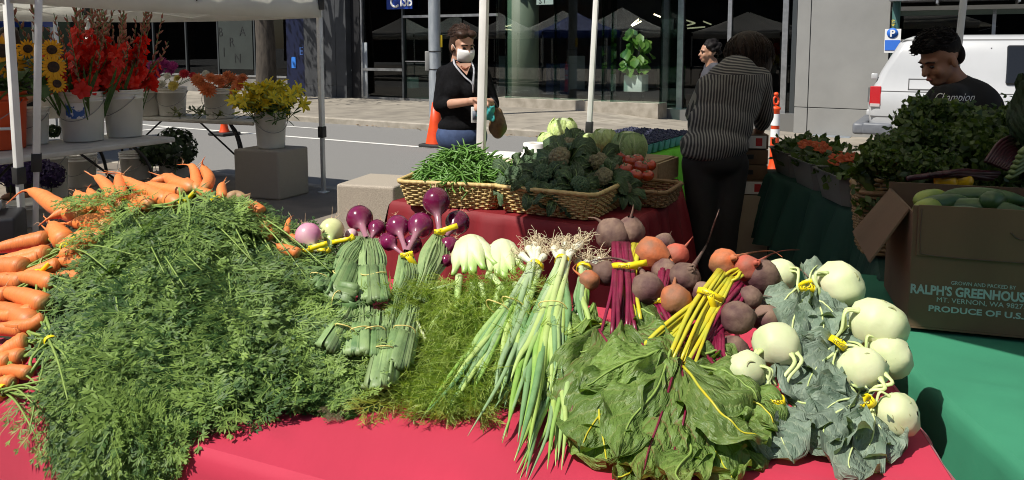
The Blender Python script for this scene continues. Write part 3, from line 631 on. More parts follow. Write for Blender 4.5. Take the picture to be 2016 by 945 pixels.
m_stemm = M('magenta_stem', (.2, .008, .045), (.13, .008, .03), 40, .35, stretch=(1, 1, .3), rnd=.1)
m_stemy = M('yellow_stem', (.58, .47, .02), (.45, .46, .04), 25, .35, rnd=.1)
m_kohl = M('kohlrabi_skin', (.62, .67, .41), (.5, .57, .3), 17, .55, .0016, 30, sss=.06, fac=(.3, .75), rnd=.07, tint=(.66, .62, .44))
m_kstalk = M('kohlrabi_stalk', (.6, .68, .33), (.48, .6, .22), 20, .45)
def M_leaf(name, c1, c2, vein, tr, nv=8, slope=2.4, r=.5, bump=.004):
    m = M(name, c1, c2, 9, r, 0, tr=tr, rnd=.22, tint=tuple(min(1, 1.5 * q) for q in c2), trc=(1.5, 1.6, .6)); nt = m.node_tree; N = nt.nodes; K = nt.links.new
    uv = N.new('ShaderNodeTexCoord'); sp_ = N.new('ShaderNodeSeparateXYZ'); K(uv.outputs['UV'], sp_.inputs[0])
    def mth(op, a, b=None):
        q = N.new('ShaderNodeMath'); q.operation = op
        for i, v in enumerate((a, b)):
            if v is None: continue
            if np.isscalar(v): q.inputs[i].default_value = v
            else: K(v, q.inputs[i])
        return q.outputs[0]
    au = mth('ABSOLUTE', sp_.outputs[0]); nz = N.new('ShaderNodeTexNoise'); nz.inputs['Scale'].default_value = 7; K(uv.outputs['UV'], nz.inputs[0])
    ph = mth('ADD', mth('SUBTRACT', mth('MULTIPLY', sp_.outputs[1], nv), mth('MULTIPLY', au, slope)), mth('MULTIPLY', nz.outputs[0], 1.1))
    tri = mth('PINGPONG', ph, .5)                                   # 0 at each side vein
    v1 = mth('SUBTRACT', 1, mth('MULTIPLY', tri, 9)); v2 = mth('SUBTRACT', 1, mth('MULTIPLY', au, 18)); vv = mth('MAXIMUM', mth('MAXIMUM', mth('MULTIPLY', v1, .6), v2), 0)
    bs = N['Principled BSDF']; src = bs.inputs['Base Color'].links[0].from_socket
    q = N.new('ShaderNodeMix'); q.data_type = 'RGBA'; K(mth('MULTIPLY', vv, .8), q.inputs[0]); K(src, q.inputs[6]); q.inputs[7].default_value = (*vein, 1); K(q.outputs[2], bs.inputs['Base Color'])
    hz = N.new('ShaderNodeTexNoise'); hz.inputs['Scale'].default_value = 14; hz.inputs['Detail'].default_value = 4; K(uv.outputs['UV'], hz.inputs[0])
    bp = N.new('ShaderNodeBump'); bp.inputs['Distance'].default_value = bump; K(mth('ADD', mth('MULTIPLY', hz.outputs[0], 1.2), mth('ADD', mth('MULTIPLY', mth('SUBTRACT', .5, tri), -1.2), mth('MULTIPLY', v2, .3))), bp.inputs['Height']); K(bp.outputs[0], bs.inputs['Normal'])
    return m
m_bleaf = M_leaf('beet_leaf', (.09, .17, .035), (.16, .25, .055), (.32, .37, .12), .25, r=.4, bump=.006)
m_bleafr = M_leaf('beet_leaf_red_vein', (.09, .165, .035), (.16, .24, .055), (.27, .02, .06), .25, r=.4, bump=.006)
m_kleaf = M_leaf('kohlrabi_leaf', (.11, .17, .12), (.19, .25, .19), (.36, .43, .3), .2, nv=5, r=.55)
m_mound = M('frond_gap_shade', (.008, .017, .005), (.013, .024, .008), 40, .9)  # near-black colour stands in for shade deep between the fronds

# ================================================================ leaf, frond and tie builders
def leaf(g, pts, width, seed=0, ruffle=.02, cup=.0, crink=.008, roll=0., shape='beet', nu=15, nv=22, up=None, tint=.3):
    C = bez(pts, nv); T = np.gradient(C, axis=0); T /= np.linalg.norm(T, axis=1)[:, None] + 1e-9
    v = np.linspace(0, 1, nv); u = np.linspace(-1, 1, nu)
    if shape == 'beet': wv = np.interp(v, [0, .05, .2, .4, .62, .82, .95, 1], [.1, .3, .72, .98, 1, .7, .3, .04])
    elif shape == 'kohl': wv = np.interp(v, [0, .12, .25, .3, .55, .8, .95, 1], [.06, .1, .5, .72, 1, .85, .45, .08])
    else: wv = np.interp(v, [0, .15, .5, .85, 1], [.2, .7, 1, .7, .1])
    jag = np.array([[1 + .16 * noise.noise((a * 5 + seed, sgn * 3, seed)) + .10 * noise.noise((a * 17, sgn * 3 + seed, 0)) for a in v] for sgn in (-1, 1)])
    P = np.zeros((nv, nu, 3)); UV = np.zeros((nv, nu, 2))
    for i in range(nv):
        n0 = np.array(up, float) if up is not None else nrm(C[i]); b = unit(np.cross(T[i], n0)); n_ = np.cross(b, T[i])
        cr, sr = math.cos(roll), math.sin(roll); b, n_ = b * cr + n_ * sr, n_ * cr - b * sr
        for j in range(nu):
            a = u[j]; w_ = width * .5 * wv[i] * (jag[0 if a < 0 else 1][i] if abs(a) > .5 else 1)
            h = cup * a * a * width + crink * noise.noise((a * 1.8 + seed * 3.1, v[i] * 4.2, seed)) * (1.2 if abs(a) > .1 else .2) + crink * .4 * noise.noise((a * 3.6 + seed, v[i] * 8, seed * 2)) \
                + ruffle * abs(a) ** 2.4 * (math.sin(v[i] * 13 + seed * 2 + (2 if a > 0 else 0)) + .6 * math.sin(v[i] * 29 + seed * 5 + a)) * .6
            P[i, j] = C[i] + b * (a * w_) + n_ * h; UV[i, j] = (a, v[i])
    g.grid(P, uv=UV, tint=np.clip(np.full(nv * nu, tint) + np.repeat((v - .5) * .15, nu), 0, 1)); return P[:, nu // 2]
def frond_template(npair=10, seed=0, kk=5, spread=1.0):
    r = np.random.RandomState(seed); V = []; T = []
    def dia(p, d, L, W, tn):
        d = unit(d); s_ = np.array([-d[1], d[0], r.uniform(-.5, .5)]); s_ = unit(s_); V.append([p, p + d * L * .5 + s_ * W, p + d * L, p + d * L * .5 - s_ * W]); T.append([tn] * 4)
    def strip(p, q, W, tn): d = unit(q - p); s_ = np.array([-d[1], d[0], 0]) * W; V.append([p - s_, q - s_ * .6, q + s_ * .6, p + s_]); T.append([tn] * 4)
    for i in range(9): strip(np.array([i / 9, 0, 0.]), np.array([(i + 1) / 9, 0, 0.]), .009 * (1 - i / 11), .95)
    for i in range(npair):
        u = .22 + .76 * (i / npair) ** .9; l = (.4 * (1 - u) ** .7 + .06) * spread
        for sg in (-1, 1):
            a = R(r.uniform(38, 62)); d = np.array([math.cos(a), sg * math.sin(a), r.uniform(-.18, .18)]); p = np.array([u, 0, 0.]); q = p + d * l; strip(p, q, .004, .8)
            for k in range(kk + 1):
                f = (k + .5) / (kk + .5); pp = p + d * l * f; ll = l * (.36 * (1 - f) + .1)
                for s2 in ((-1, 1) if k < kk else (0,)):
                    b = a * sg + s2 * R(r.uniform(30, 55)); dd = np.array([math.cos(b), math.sin(b), r.uniform(-.25, .25)])
                    dd = unit(dd); tn = r.uniform(0, .6); strip(pp, pp + dd * ll, .003, tn + .2); dia(pp + dd * ll * .72, dd, ll * .35 + .034, .0082, tn)
                    for gq in (.26, .62):
                        for s3 in (-1, 1): e = b + s3 * R(r.uniform(28, 44)); dia(pp + dd * ll * gq, np.array([math.cos(e), math.sin(e), r.uniform(-.3, .3)]), ll * (.5 - .2 * gq) + .027, .0074, tn + r.uniform(-.1, .25))
    return np.array(V).reshape(-1, 3), np.array(T).ravel()
def thread_template(seed=0, n=12):
    r = np.random.RandomState(seed); V = []; T = []
    def strip(p, q, W, tn): d = unit(q - p); s_ = unit(np.cross(d, r.normal(0, 1, 3))) * W; V.append([p - s_, q - s_ * .35, q + s_ * .35, p + s_]); T.append([tn] * 4)
    for i in range(8): strip(np.array([i / 8, 0, 0.]), np.array([(i + 1) / 8, 0, 0.]), .011 * (1 - i / 10), .9)
    for i in range(n):
        u = .12 + .85 * i / n; l = .34 * (1 - u) ** .5 + .08
        for sg in (-1, 1):
            a = R(r.uniform(22, 50)); d = unit([math.cos(a), sg * math.sin(a), r.uniform(-.6, .6)]); p = np.array([u, 0, 0.]); q = p + d * l; strip(p, q, .006, .5)
            for k in range(7):
                f = (k + 1) / 8; pp = p + d * l * f
                for s2 in (-1, 1): b = a * sg + s2 * R(r.uniform(15, 40)); strip(pp, pp + np.array([math.cos(b), math.sin(b), r.uniform(-.7, .7)]) * l * r.uniform(.25, .5), .0052, r.uniform(0, .6))
    return np.array(V).reshape(-1, 3), np.array(T).ravel()
FT = [frond_template(9, k, 4) for k in range(5)]; FTL = [frond_template(6, 20 + k, 3, 1.2) for k in range(3)]; TT = [thread_template(k) for k in range(4)]
def put_template(g, tpl, C, scale, N0, roll, tint0=0., tints=1.):
    V, T = tpl; n = len(C); Tn = np.gradient(C, axis=0); Tn /= np.linalg.norm(Tn, axis=1)[:, None] + 1e-9
    B = np.cross(Tn, N0); B /= np.linalg.norm(B, axis=1)[:, None] + 1e-9; Nn = np.cross(B, Tn); c, s_ = math.cos(roll), math.sin(roll); B, Nn = B * c + Nn * s_, Nn * c - B * s_
    x = np.clip(V[:, 0], 0, 1) * (n - 1); i = np.minimum(x.astype(int), n - 2); f = (x - i)[:, None]
    P = C[i] * (1 - f) + C[i + 1] * f; ex = np.maximum(V[:, 0] - 1, 0)[:, None] * scale
    Bi = B[i] * (1 - f) + B[i + 1] * f; Ni = Nn[i] * (1 - f) + Nn[i + 1] * f
    P = P + Tn[-1] * ex + Bi * V[:, 1:2] * scale + Ni * V[:, 2:3] * scale
    m = len(V) // 4; g.add(P, np.arange(4 * m), np.full(m, 4), tint=np.clip(T * tints + tint0, 0, 1))
def walk(P, hd, L, n=9, off=(.01, .01), wob=.25, rs=RS):
    """a path that follows the pile from P towards heading hd (2-D)"""
    a = math.atan2(hd[1], hd[0]); x, y = P[0], P[1]; out = []; st_ = L / (n - 1); k = rs.normal(0, wob)
    for i in range(n):
        z = float(S(x, y)); out.append((x, y, z + lerp(off[0], off[1], i / (n - 1))))
        e = .01; gx = (S(x + math.cos(a) * e, y + math.sin(a) * e) - z) / e; dl_ = st_ / math.sqrt(1 + min(gx * gx, 9)); a += k * st_ * 6
        x += math.cos(a) * dl_; y += math.sin(a) * dl_
    C = np.array(out); C[1:-1] = (C[:-2] + 2 * C[1:-1] + C[2:]) / 4; return C
def heading(px, py, dx, dy):
    a, b = hit(px, py), hit(px + dx * 12, py + dy * 12); h = (b - a)[:2]
    return unit(h) if np.linalg.norm(h) > 1e-4 else np.array([0., -1.])
def tie(parent, c, axis, r, wd=.012, tagv=None, mat=None, txt=True):
    """a wrapped twist tie round an axis, with a short printed flag"""
    Mx = frame(axis); g = G(); k = np.linspace(0, 2 * np.pi, 15)
    rows = [[np.array(c) + Mx @ np.array([(r + .0015) * math.cos(a), (r + .0015) * math.sin(a), z + .002 * math.sin(a * 2)]) for a in k] for z in (-wd / 2, wd / 2)]
    g.grid(rows)
    if tagv is not None:
        e = unit(tagv); s_ = unit(np.cross(e, np.array(c) - CAMP)); q0 = np.array(c) - unit(np.array(c) - CAMP) * (r + .002)
        P = [[q0 + e * f * .055 + s_ * (wd * .55 * sd) + unit(CAMP - q0) * .004 * math.sin(f * 5) for sd in (-1, 1)] for f in np.linspace(0, 1, 6)]; g.grid(P)
    o = g.build('tie', mat or m_tie, parent, solid=.0012)
    if txt and mat is None:
        vd = unit(CAMP - np.array(c)); q = np.array(c) + vd * (r + .0042); xd = unit(np.cross(unit(axis), vd)); g = G(); text_mesh(g, 'LOCAL', q - xd * .011 - unit(axis) * wd * .28, xd, unit(axis), wd * .75, .0003); g.build('print', m_tiet, o, smooth=False)
    return o
def poly_in(poly, x, y):
    c = False; n = len(poly); j = n - 1
    for i in range(n):
        if (poly[i][1] > y) != (poly[j][1] > y) and x < (poly[j][0] - poly[i][0]) * (y - poly[i][1]) / (poly[j][1] - poly[i][1]) + poly[i][0]: c = not c
        j = i
    return c
def sample(poly, n, rs):
    xs = [p[0] for p in poly]; ys = [p[1] for p in poly]; out = []
    while len(out) < n:
        x, y = rs.uniform(min(xs), max(xs)), rs.uniform(min(ys), max(ys))
        if poly_in(poly, x, y): out.append((x, y))
    return out

# ================================================================ carrot bunches
def carrot_mesh(parent, way, r_px, lift):
    """way: pixels from crown to tip; the last points are the thin tail"""
    P = [pos(x, y, lift + (dz if len(q) > 2 else 0)) for q in way for (x, y, dz) in [(q[0], q[1], q[2] if len(q) > 2 else 0)]]
    r = r_px * mpp(P[0]); n = 22; C = bez(P, n); t = np.linspace(0, 1, n); tail = .62 if len(way) > 3 else .8
    rad = r * np.interp(t, [0, .015, .05, .12, tail * .6, tail * .9, tail, tail + .08, 1], [.35, .72, .95, 1, .86, .6, .36, .13, .03])
    rad *= 1 + .03 * np.sin(t * 40 + r * 900)
    ti = np.clip(1 - t / .035, 0, 1) * .9
    g = G().tube(C, rad, 14, tint=np.repeat(ti, 14)); o = g.build('carrot', m_carrot, parent)
    return C
carrots = {
 'a': ('carrot bunch at the left edge with the topmost yellow tie', (128, 487), [([(96, 470), (40, 480), (-60, 500)], 19), ([(98, 500), (40, 510), (-60, 525)], 21), ([(52, 527), (0, 525), (-70, 530)], 22), ([(135, 475), (115, 462), (92, 452), (78, 440)], 17)]),
 'b': ('carrot bunch at the left edge tied beside two fat stacked carrots', (75, 540), [([(50, 556), (0, 552), (-60, 558)], 19), ([(20, 580), (-20, 585), (-70, 590)], 18), ([(92, 600), (50, 585), (0, 572), (-40, 565)], 22), ([(68, 640), (30, 618), (-20, 602), (-60, 600)], 24), ([(85, 505), (40, 515), (-50, 508)], 18), ([(110, 560), (70, 548), (20, 545), (-40, 548)], 19), ([(120, 520), (90, 530), (40, 540), (-30, 545)], 17)]),
 'c': ('carrot bunch low at the left edge, tie half hidden in fronds', (100, 672), [([(52, 650), (0, 648), (-70, 660)], 16), ([(56, 672), (20, 690), (-50, 725)], 24), ([(90, 625), (60, 640), (0, 640), (-50, 636)], 16), ([(48, 702), (0, 706), (-60, 712)], 19), ([(70, 610), (20, 622), (-50, 618)], 17), ([(60, 735), (20, 730), (-50, 735)], 15)]),
 'd': ('lowest carrot bunch at the left edge, yellow tie by the table edge', (8, 768), [([(30, 730), (-10, 742), (-70, 750)], 17), ([(20, 712), (-10, 706), (-70, 700)], 18), ([(28, 752), (-10, 757), (-60, 762)], 16), ([(10, 775), (-20, 778), (-60, 785)], 15)]),
 'e': ('carrot bunch with the long curved carrot reaching out left', (215, 400), [([(165, 428), (110, 405), (75, 382), (45, 376), (12, 402)], 20), ([(202, 410), (150, 412), (100, 428, .01), (75, 445)], 18), ([(220, 455), (185, 440), (140, 440), (95, 440)], 25), ([(130, 478), (115, 460), (100, 440), (85, 425)], 22), ([(205, 470), (160, 470), (120, 480), (95, 470)], 20), ([(170, 500), (135, 500), (110, 505)], 20), ([(180, 525), (140, 515), (95, 520)], 18), ([(190, 395), (160, 390), (148, 372)], 15), ([(180, 555), (140, 545), (90, 545)], 18)]),
 'f': ('carrot bunch with one carrot standing upright above the fronds', (245, 400), [([(242, 412), (238, 380), (235, 350), (240, 342), (205, 336)], 15), ([(232, 402), (215, 372), (196, 352), (180, 345), (165, 336)], 14), ([(210, 400), (188, 388), (174, 372), (180, 362)], 12), ([(270, 420), (262, 395), (258, 380)], 14), ([(222, 428), (205, 410), (190, 400), (182, 380)], 15)]),
 'g': ('carrot bunch of long carrots lying across the top of the heap', (362, 398), [([(356, 402), (310, 385), (262, 362), (236, 345), (192, 338)], 17), ([(384, 372), (350, 362), (330, 350), (312, 345), (292, 338)], 16), ([(362, 378), (320, 372), (285, 362), (262, 368)], 14), ([(345, 350), (315, 355), (290, 358)], 11), ([(330, 396), (295, 380), (262, 382)], 16), ([(300, 405), (275, 395), (250, 400)], 16)]),
 'h': ('carrot bunch at the top of the heap with two upright carrots', (425, 395), [([(403, 374), (412, 352), (402, 334), (398, 320), (404, 308)], 13), ([(388, 374), (386, 352), (380, 330), (366, 324), (348, 324)], 12), ([(438, 392), (436, 372), (440, 360), (446, 348)], 11), ([(415, 385), (400, 378), (375, 366)], 11), ([(372, 372), (370, 358), (366, 350)], 9)]),
 'i': ('carrot bunch on the right flank of the heap beside the pink onion', (485, 410), [([(540, 452), (518, 436), (500, 424), (492, 418)], 13), ([(515, 420), (498, 406), (484, 398)], 14), ([(562, 460), (566, 448), (570, 430), (578, 424)], 8), ([(595, 478), (572, 468), (555, 462)], 11), ([(540, 470), (520, 452), (505, 445)], 14), ([(590, 500), (560, 490), (540, 478)], 12)]),
}
m_pars = M('brown_carrot', (.42, .26, .13), (.34, .2, .1), 30, .6, .001, 80)
frond_polys = {   # where each bunch's greens lie, and how many fronds
 'a': ([(215, 500), (270, 460), (340, 470), (310, 640), (230, 640), (205, 580)], 70),
 'b': ([(200, 580), (250, 560), (300, 650), (280, 780), (190, 770), (165, 680)], 75),
 'c': ([(150, 710), (220, 690), (270, 800), (210, 880), (140, 840), (110, 770)], 95),
 'd': ([(75, 775), (150, 750), (240, 810), (280, 860), (180, 890), (95, 820)], 90),
 'e': ([(235, 450), (300, 415), (380, 520), (400, 700), (300, 800), (250, 640)], 80),
 'f': ([(250, 415), (350, 410), (440, 560), (460, 740), (380, 800), (330, 600)], 80),
 'g': ([(340, 410), (420, 400), (520, 560), (550, 730), (470, 790), (430, 620)], 80),
 'h': ([(420, 395), (480, 400), (580, 560), (640, 730), (560, 790), (500, 620)], 85),
 'i': ([(470, 410), (520, 440), (555, 500), (565, 600), (600, 700), (690, 745), (690, 765), (600, 780), (520, 560)], 125),
}
frs = np.random.RandomState(5)
CR = {}
for key, (lab, tpx, lst) in carrots.items():
    c0 = pos(*tpx, .0); root = thing('carrot_bunch', lab, 'carrots', c0); CR[key] = root
    g = G(); crowns = []
    for q, (way, r_) in enumerate(lst):
        C = carrot_mesh(root, way, r_, .012 + .012 * (q % 3) + (.04 if key == 'i' else 0)); crowns.append(C[0])
        for w_ in range(3):      # hair roots
            i = frs.randint(8, 20); p = C[i]; d = frs.normal(0, 1, 3); d = unit(d) * frs.uniform(.015, .05); g.tube(bez([p, p + d * .5 + frs.normal(0, .004, 3), p + d], 5), [.0012, .001, .0008, .0006, .0003], 4)
    g.build('hair_roots', m_tail, root, kind='stuff')
    tc_ = pos(*tpx, .035); g = G()
    for c in crowns:
        for w_ in range(3): g.tube(bez([c, lerp(c, tc_, .5) + frs.normal(0, .006, 3), tc_ + frs.normal(0, .006, 3)], 7), np.linspace(.0042, .003, 7), 6)
    cen = frond_polys[key][0]; far = pos(sum(p[0] for p in cen) / len(cen), sum(p[1] for p in cen) / len(cen), .02)
    for w_ in range(9): e = far + frs.normal(0, .05, 3); g.tube(bez([tc_ + frs.normal(0, .006, 3), lerp(tc_, e, .5) + np.array([0, 0, .015]), e], 9), np.linspace(.0032, .0014, 9), 5)
    g.build('stalks', m_stalk, root)
    tie(root, tc_, far - tc_, .013, .011, np.array([.6, -.2, .5]) if key in 'abg' else None)
    g = G(); poly, nf = frond_polys[key]
    for (x, y) in sample(poly, int(nf * .6), frs):
        lay = frs.uniform(0, 1) ** 1.3
        if x < 190 and y > 600: dx, dy = 1.0 + (x - 60) * .004, .55 + (y - 600) * .004
        else: dx, dy = max((x - 400) / 260., -.3 if y > 620 else .1 if x < 170 else -.5), .55 + (y - 380) / 500.
        dx += frs.normal(0, .2); dy += frs.normal(0, .16)
        nzv = noise.noise((x / 62, y / 75, 5.)); nz2 = noise.noise((x / 90, y / 90, 9.)); dx += 1.1 * nz2
        if key in 'abcd': dx = max(dx, .12)
        bk = 25 if key in 'cd' else 50 if key in 'iae' else 85; x0, y0 = x - dx * bk, y - dy * bk
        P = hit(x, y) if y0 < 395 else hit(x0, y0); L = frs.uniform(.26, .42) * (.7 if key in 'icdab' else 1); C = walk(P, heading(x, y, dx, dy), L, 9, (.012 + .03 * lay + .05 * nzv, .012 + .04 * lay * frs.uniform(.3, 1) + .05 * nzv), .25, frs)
        put_template(g, (FT if frs.rand() < .6 else FTL)[frs.randint(3)], C, L, nrm(C[3]), frs.normal(0, .22), tint0=frs.uniform(-.35, .3) + .5 * (lay - .5) + .4 * nz2, tints=.95)  # upper fronds tinted lighter, buried ones darker: gap shade put into the colour
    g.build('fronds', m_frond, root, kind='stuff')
o = bpy.data.objects['carrot_bunch.008']
G().tube(bez([pos(448, 392, .03), pos(465, 386, .03), pos(482, 390, .03), pos(494, 380, .03)], 12), np.array([.5, .9, 1, 1, .95, .9, .85, .75, .6, .4, .2, .06]) * 12 * .00155, 12).build('carrot', m_pars, o, label='brown knobbly carrot')
# near-black mound under the fronds, painting shade into the gaps between them
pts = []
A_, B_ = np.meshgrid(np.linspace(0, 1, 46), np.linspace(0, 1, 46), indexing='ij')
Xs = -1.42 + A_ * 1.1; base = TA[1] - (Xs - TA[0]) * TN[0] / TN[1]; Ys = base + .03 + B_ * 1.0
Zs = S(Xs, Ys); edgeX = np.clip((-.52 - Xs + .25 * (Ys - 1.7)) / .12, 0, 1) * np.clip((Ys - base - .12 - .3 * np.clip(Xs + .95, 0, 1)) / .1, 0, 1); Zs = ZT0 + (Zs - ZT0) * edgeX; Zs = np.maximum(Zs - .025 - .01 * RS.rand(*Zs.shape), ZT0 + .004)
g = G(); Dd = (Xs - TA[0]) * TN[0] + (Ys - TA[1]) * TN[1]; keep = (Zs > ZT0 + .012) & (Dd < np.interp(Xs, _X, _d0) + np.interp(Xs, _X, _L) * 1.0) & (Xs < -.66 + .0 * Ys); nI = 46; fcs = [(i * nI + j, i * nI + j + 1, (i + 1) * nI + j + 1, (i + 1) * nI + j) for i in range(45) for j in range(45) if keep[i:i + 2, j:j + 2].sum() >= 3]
g.faces(np.stack([Xs, Ys, Zs], -1).reshape(-1, 3), fcs); o = g.build('gap_shade_mound', m_mound, CR['g'], kind='stuff')
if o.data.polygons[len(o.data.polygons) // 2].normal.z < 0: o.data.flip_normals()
# stray frond lying on the cloth
m_wilt = M('wilted_frond', (.12, .1, .05), r=.6, tr=.2, tint=(.2, .15, .08))
for (x0, y0, x1, y1, tn, lb) in ((480, 815, 395, 850, .2, 'wilted brownish frond lying on the red cloth below the carrots'), (650, 790, 655, 830, -.1, 'small reddish frond lying on the red cloth left of the onion bundles')):
    g = G()
    a, b = on(x0, y0, ZT0 + .012), on(x1, y1, ZT0 + .008); C = bez([a, (a + b) / 2 + Vector((.006, .004, .008)), b], 8); put_template(g, FTL[1], C, float((b - a).length), np.array([0, 0, 1.]), .1, tint0=tn); tag(g.build('frond_sprig', m_wilt, kind=None), lb, 'frond')
def lump(g, amp, fr, seed, c):
    for i, V in enumerate(g.V):
        d = V - c; L = np.linalg.norm(d, axis=1)[:, None] + 1e-9
        n_ = np.array([noise.noise(Vector(v / (np.max(L) + 1e-9) * fr + seed)) + .45 * noise.noise(Vector(v / (np.max(L) + 1e-9) * fr * 2.7 - seed)) for v in d])[:, None]; g.V[i] = V + d / L * n_ * amp
    return g
# ================================================================ onions
ors = np.random.RandomState(21)
def onion(parent, px, py, r_px, neck, mat, lift=.03, tail=True, nl=.9, name='onion', asp=1.05):
    """bulb at a pixel, its neck running to another pixel"""
    c = pos(px, py, lift); nk = pos(*neck, lift * .7); r = r_px * mpp(c); ax = unit(nk - c); L = np.linalg.norm(nk - c)
    prof = [(0.02, -1.0), (.28, -.96), (.62, -.74), (.88, -.42), (1, 0), (.95, .3), (.78, .62), (.52, .88), (.33, 1.08), (.25, 1.3)]
    pr = [(a * r, b * r * asp) for a, b in prof]
    if L > 1.3 * r * asp: pr += [(.2 * r, lerp(1.3 * r * asp, L, .5)), (.2 * r, L)]
    ti = np.clip((np.array([q[1] for q in pr]) / r - .85) / .4, 0, 1) * .8
    o = G().lathe(pr, c, 26, frame(ax), tint=np.repeat(ti, 26)).build(name, mat, parent)
    g = G(); b = c - ax * r * asp * .97
    for k in range(14 if tail else 0):
        d = unit(-ax + ors.normal(0, .7, 3)) * r * ors.uniform(.4, 1.0); g.tube(bez([b, b + d * .5 + ors.normal(0, .1 * r, 3), b + d + ors.normal(0, .2 * r, 3)], 6), [.0011, .001, .0009, .0007, .0004, .0002], 4)
    if tail: g.build('root_hairs', m_tail, o, kind='stuff')
    return c, nk
def ribbons(parent, way, n, wid, spread, fold=True, lift=.03, mat=None, name='folded_leaf', tintv=.25, rs=ors):
    """strap leaves running along way (pixels) and folded back at the far end"""
    P = [pos(*w_, lift) for w_ in way]; ax = unit(P[-1] - P[0]); vd = unit(CAMP - P[len(P) // 2]); sd = unit(np.cross(ax, vd))
    for k in range(n):
        f = (k / (n - 1) - .5) * 2 if n > 1 else 0; off = sd * f * spread + vd * (.012 * (1 - f * f) + rs.uniform(-.004, .004)); k2 = rs.uniform(.9, 1.12)
        rl = rs.uniform(-.022, .012) if fold else 0; nP = len(P); Q = [P[0] + off * .45] + [p + off * ((1.15, .7)[i % 2] if i < nP - 2 else 1.05) + (ax * rl if i == nP - 2 else 0) for i, p in enumerate(P[1:])]
        if fold:
            e = Q[-1] + ax * .008 * k2; L_ = np.linalg.norm(P[-1] - P[0]); Q = Q + [e + vd * .012 + ax * .008 + off * .15, e + vd * .024 - ax * .012 + off * .2, lerp(e, P[0], .5) + off * .55 + vd * (.018 + rs.uniform(0, .006))]
        C = bez(Q, 22); T = np.gradient(C, axis=0); T /= np.linalg.norm(T, axis=1)[:, None] + 1e-9
        tw = rs.normal(0, .5); rows = []
        for i in range(22):
            a = f * .9 + tw * i / 22; b = sd * math.cos(a) - vd * math.sin(a) * .8; b = unit(b - T[i] * np.dot(b, T[i])); n_ = np.cross(T[i], b); w_ = wid * k2 * (1 - .3 * abs(i / 21 - .4))
            rows.append([C[i] + b * (u * w_) + n_ * (.35 * w_ * (1 - u * u) + .0025 * math.sin(u * 9 + k)) for u in np.linspace(-1, 1, 7)])
        G().grid(rows, tint=np.repeat(np.clip(tintv + .6 * np.linspace(.5, -.6, 22) ** 3 + rs.uniform(-.15, .2), 0, 1), 7)).build(name, mat or m_oleaf, parent, solid=.0012)
    return P
def band_at(parent, px, py, axis, r, lift, ell=1.0):
    c = pos(px, py, lift); Mx = frame(axis, unit(CAMP - c)); k = np.linspace(0, 2 * np.pi, 19)
    G().tube([c + Mx @ np.array([math.cos(a) * r * .55, math.sin(a) * r * ell, .002 * math.sin(3 * a)]) for a in k], .0016, 5, cap=False).build('rubber_band', m_band, parent)

t = thing('onion_bunch', 'pink skinned onion and white onion bunch beside the carrot greens', 'onions', pos(640, 470))
onion(t, 607, 464, 27, (622, 500), m_ponion, .085); onion(t, 653, 454, 26, (647, 500), m_wonion, .05); onion(t, 692, 462, 13, (690, 482), m_ponion, .0); onion(t, 632, 486, 14, (640, 504), m_wonion, .03)
tie(t, pos(608, 490, .06), (0.3, 0, -1), .02, .014, np.array([1, 0, .3])); tie(t, pos(640, 494, .06), (.5, 0, -1), .014, .012, np.array([-1, .3, .1]))
ribbons(t, [(622, 492), (600, 520), (596, 560), (606, 600)], 6, .011, .022, lift=.03); ribbons(t, [(650, 496), (640, 530), (632, 575)], 5, .011, .02, lift=.035)
t = thing('onion_bunch', 'leftmost red onion bunch with folded leaves under rubber bands', 'onions', pos(715, 470))
onion(t, 708, 430, 27, (722, 470), m_ronion, .06); onion(t, 742, 450, 19, (728, 474), m_ronion, .02); onion(t, 762, 474, 17, (745, 484), m_ronion, .01)
tie(t, pos(690, 470, .07), (.6, .1, -.7), .012, .012, np.array([-1, 0, -.2]))
ribbons(t, [(716, 468), (694, 500), (674, 540), (672, 572)], 8, .0125, .026, lift=.06); band_at(t, 678, 540, (-.3, -.1, -1), .032, .09)
ribbons(t, [(728, 470), (734, 510), (732, 550), (738, 585)], 8, .0125, .026, lift=.065); band_at(t, 735, 538, (.1, -.2, -1), .033, .095)
t = thing('onion_bunch', 'pair of red onions joined at a yellow tie, necks in a V', 'onions', pos(800, 480))
onion(t, 783, 446, 24, (799, 494), m_ronion, .07); onion(t, 828, 444, 27, (802, 496), m_ronion, .075); onion(t, 766, 478, 17, (792, 500), m_ronion, .02); onion(t, 812, 482, 20, (803, 512), m_ronion, .01)
tie(t, pos(801, 502, .085), (.15, -.2, -1), .016, .014, np.array([.6, 0, -.8]))
ribbons(t, [(800, 500), (806, 540), (790, 580), (775, 640)], 8, .0125, .024, lift=.06, tintv=.3, fold=False)
t = thing('onion_bunch', 'highest red onion on its own thick neck with a wide green leaf', 'onions', pos(860, 440))
onion(t, 859, 396, 28, (866, 462), m_ronion, .07); onion(t, 901, 438, 25, (876, 468), m_ronion, .03); onion(t, 884, 484, 20, (872, 500), m_ronion, .015); onion(t, 879, 513, 13, (868, 525), m_ronion, .03)
tie(t, pos(866, 456, .085), (.05, -.1, -1), .015, .014, np.array([1, 0, .35]))
ribbons(t, [(866, 462), (856, 500), (838, 545), (828, 590)], 7, .013, .028, lift=.06, tintv=.45, fold=False)
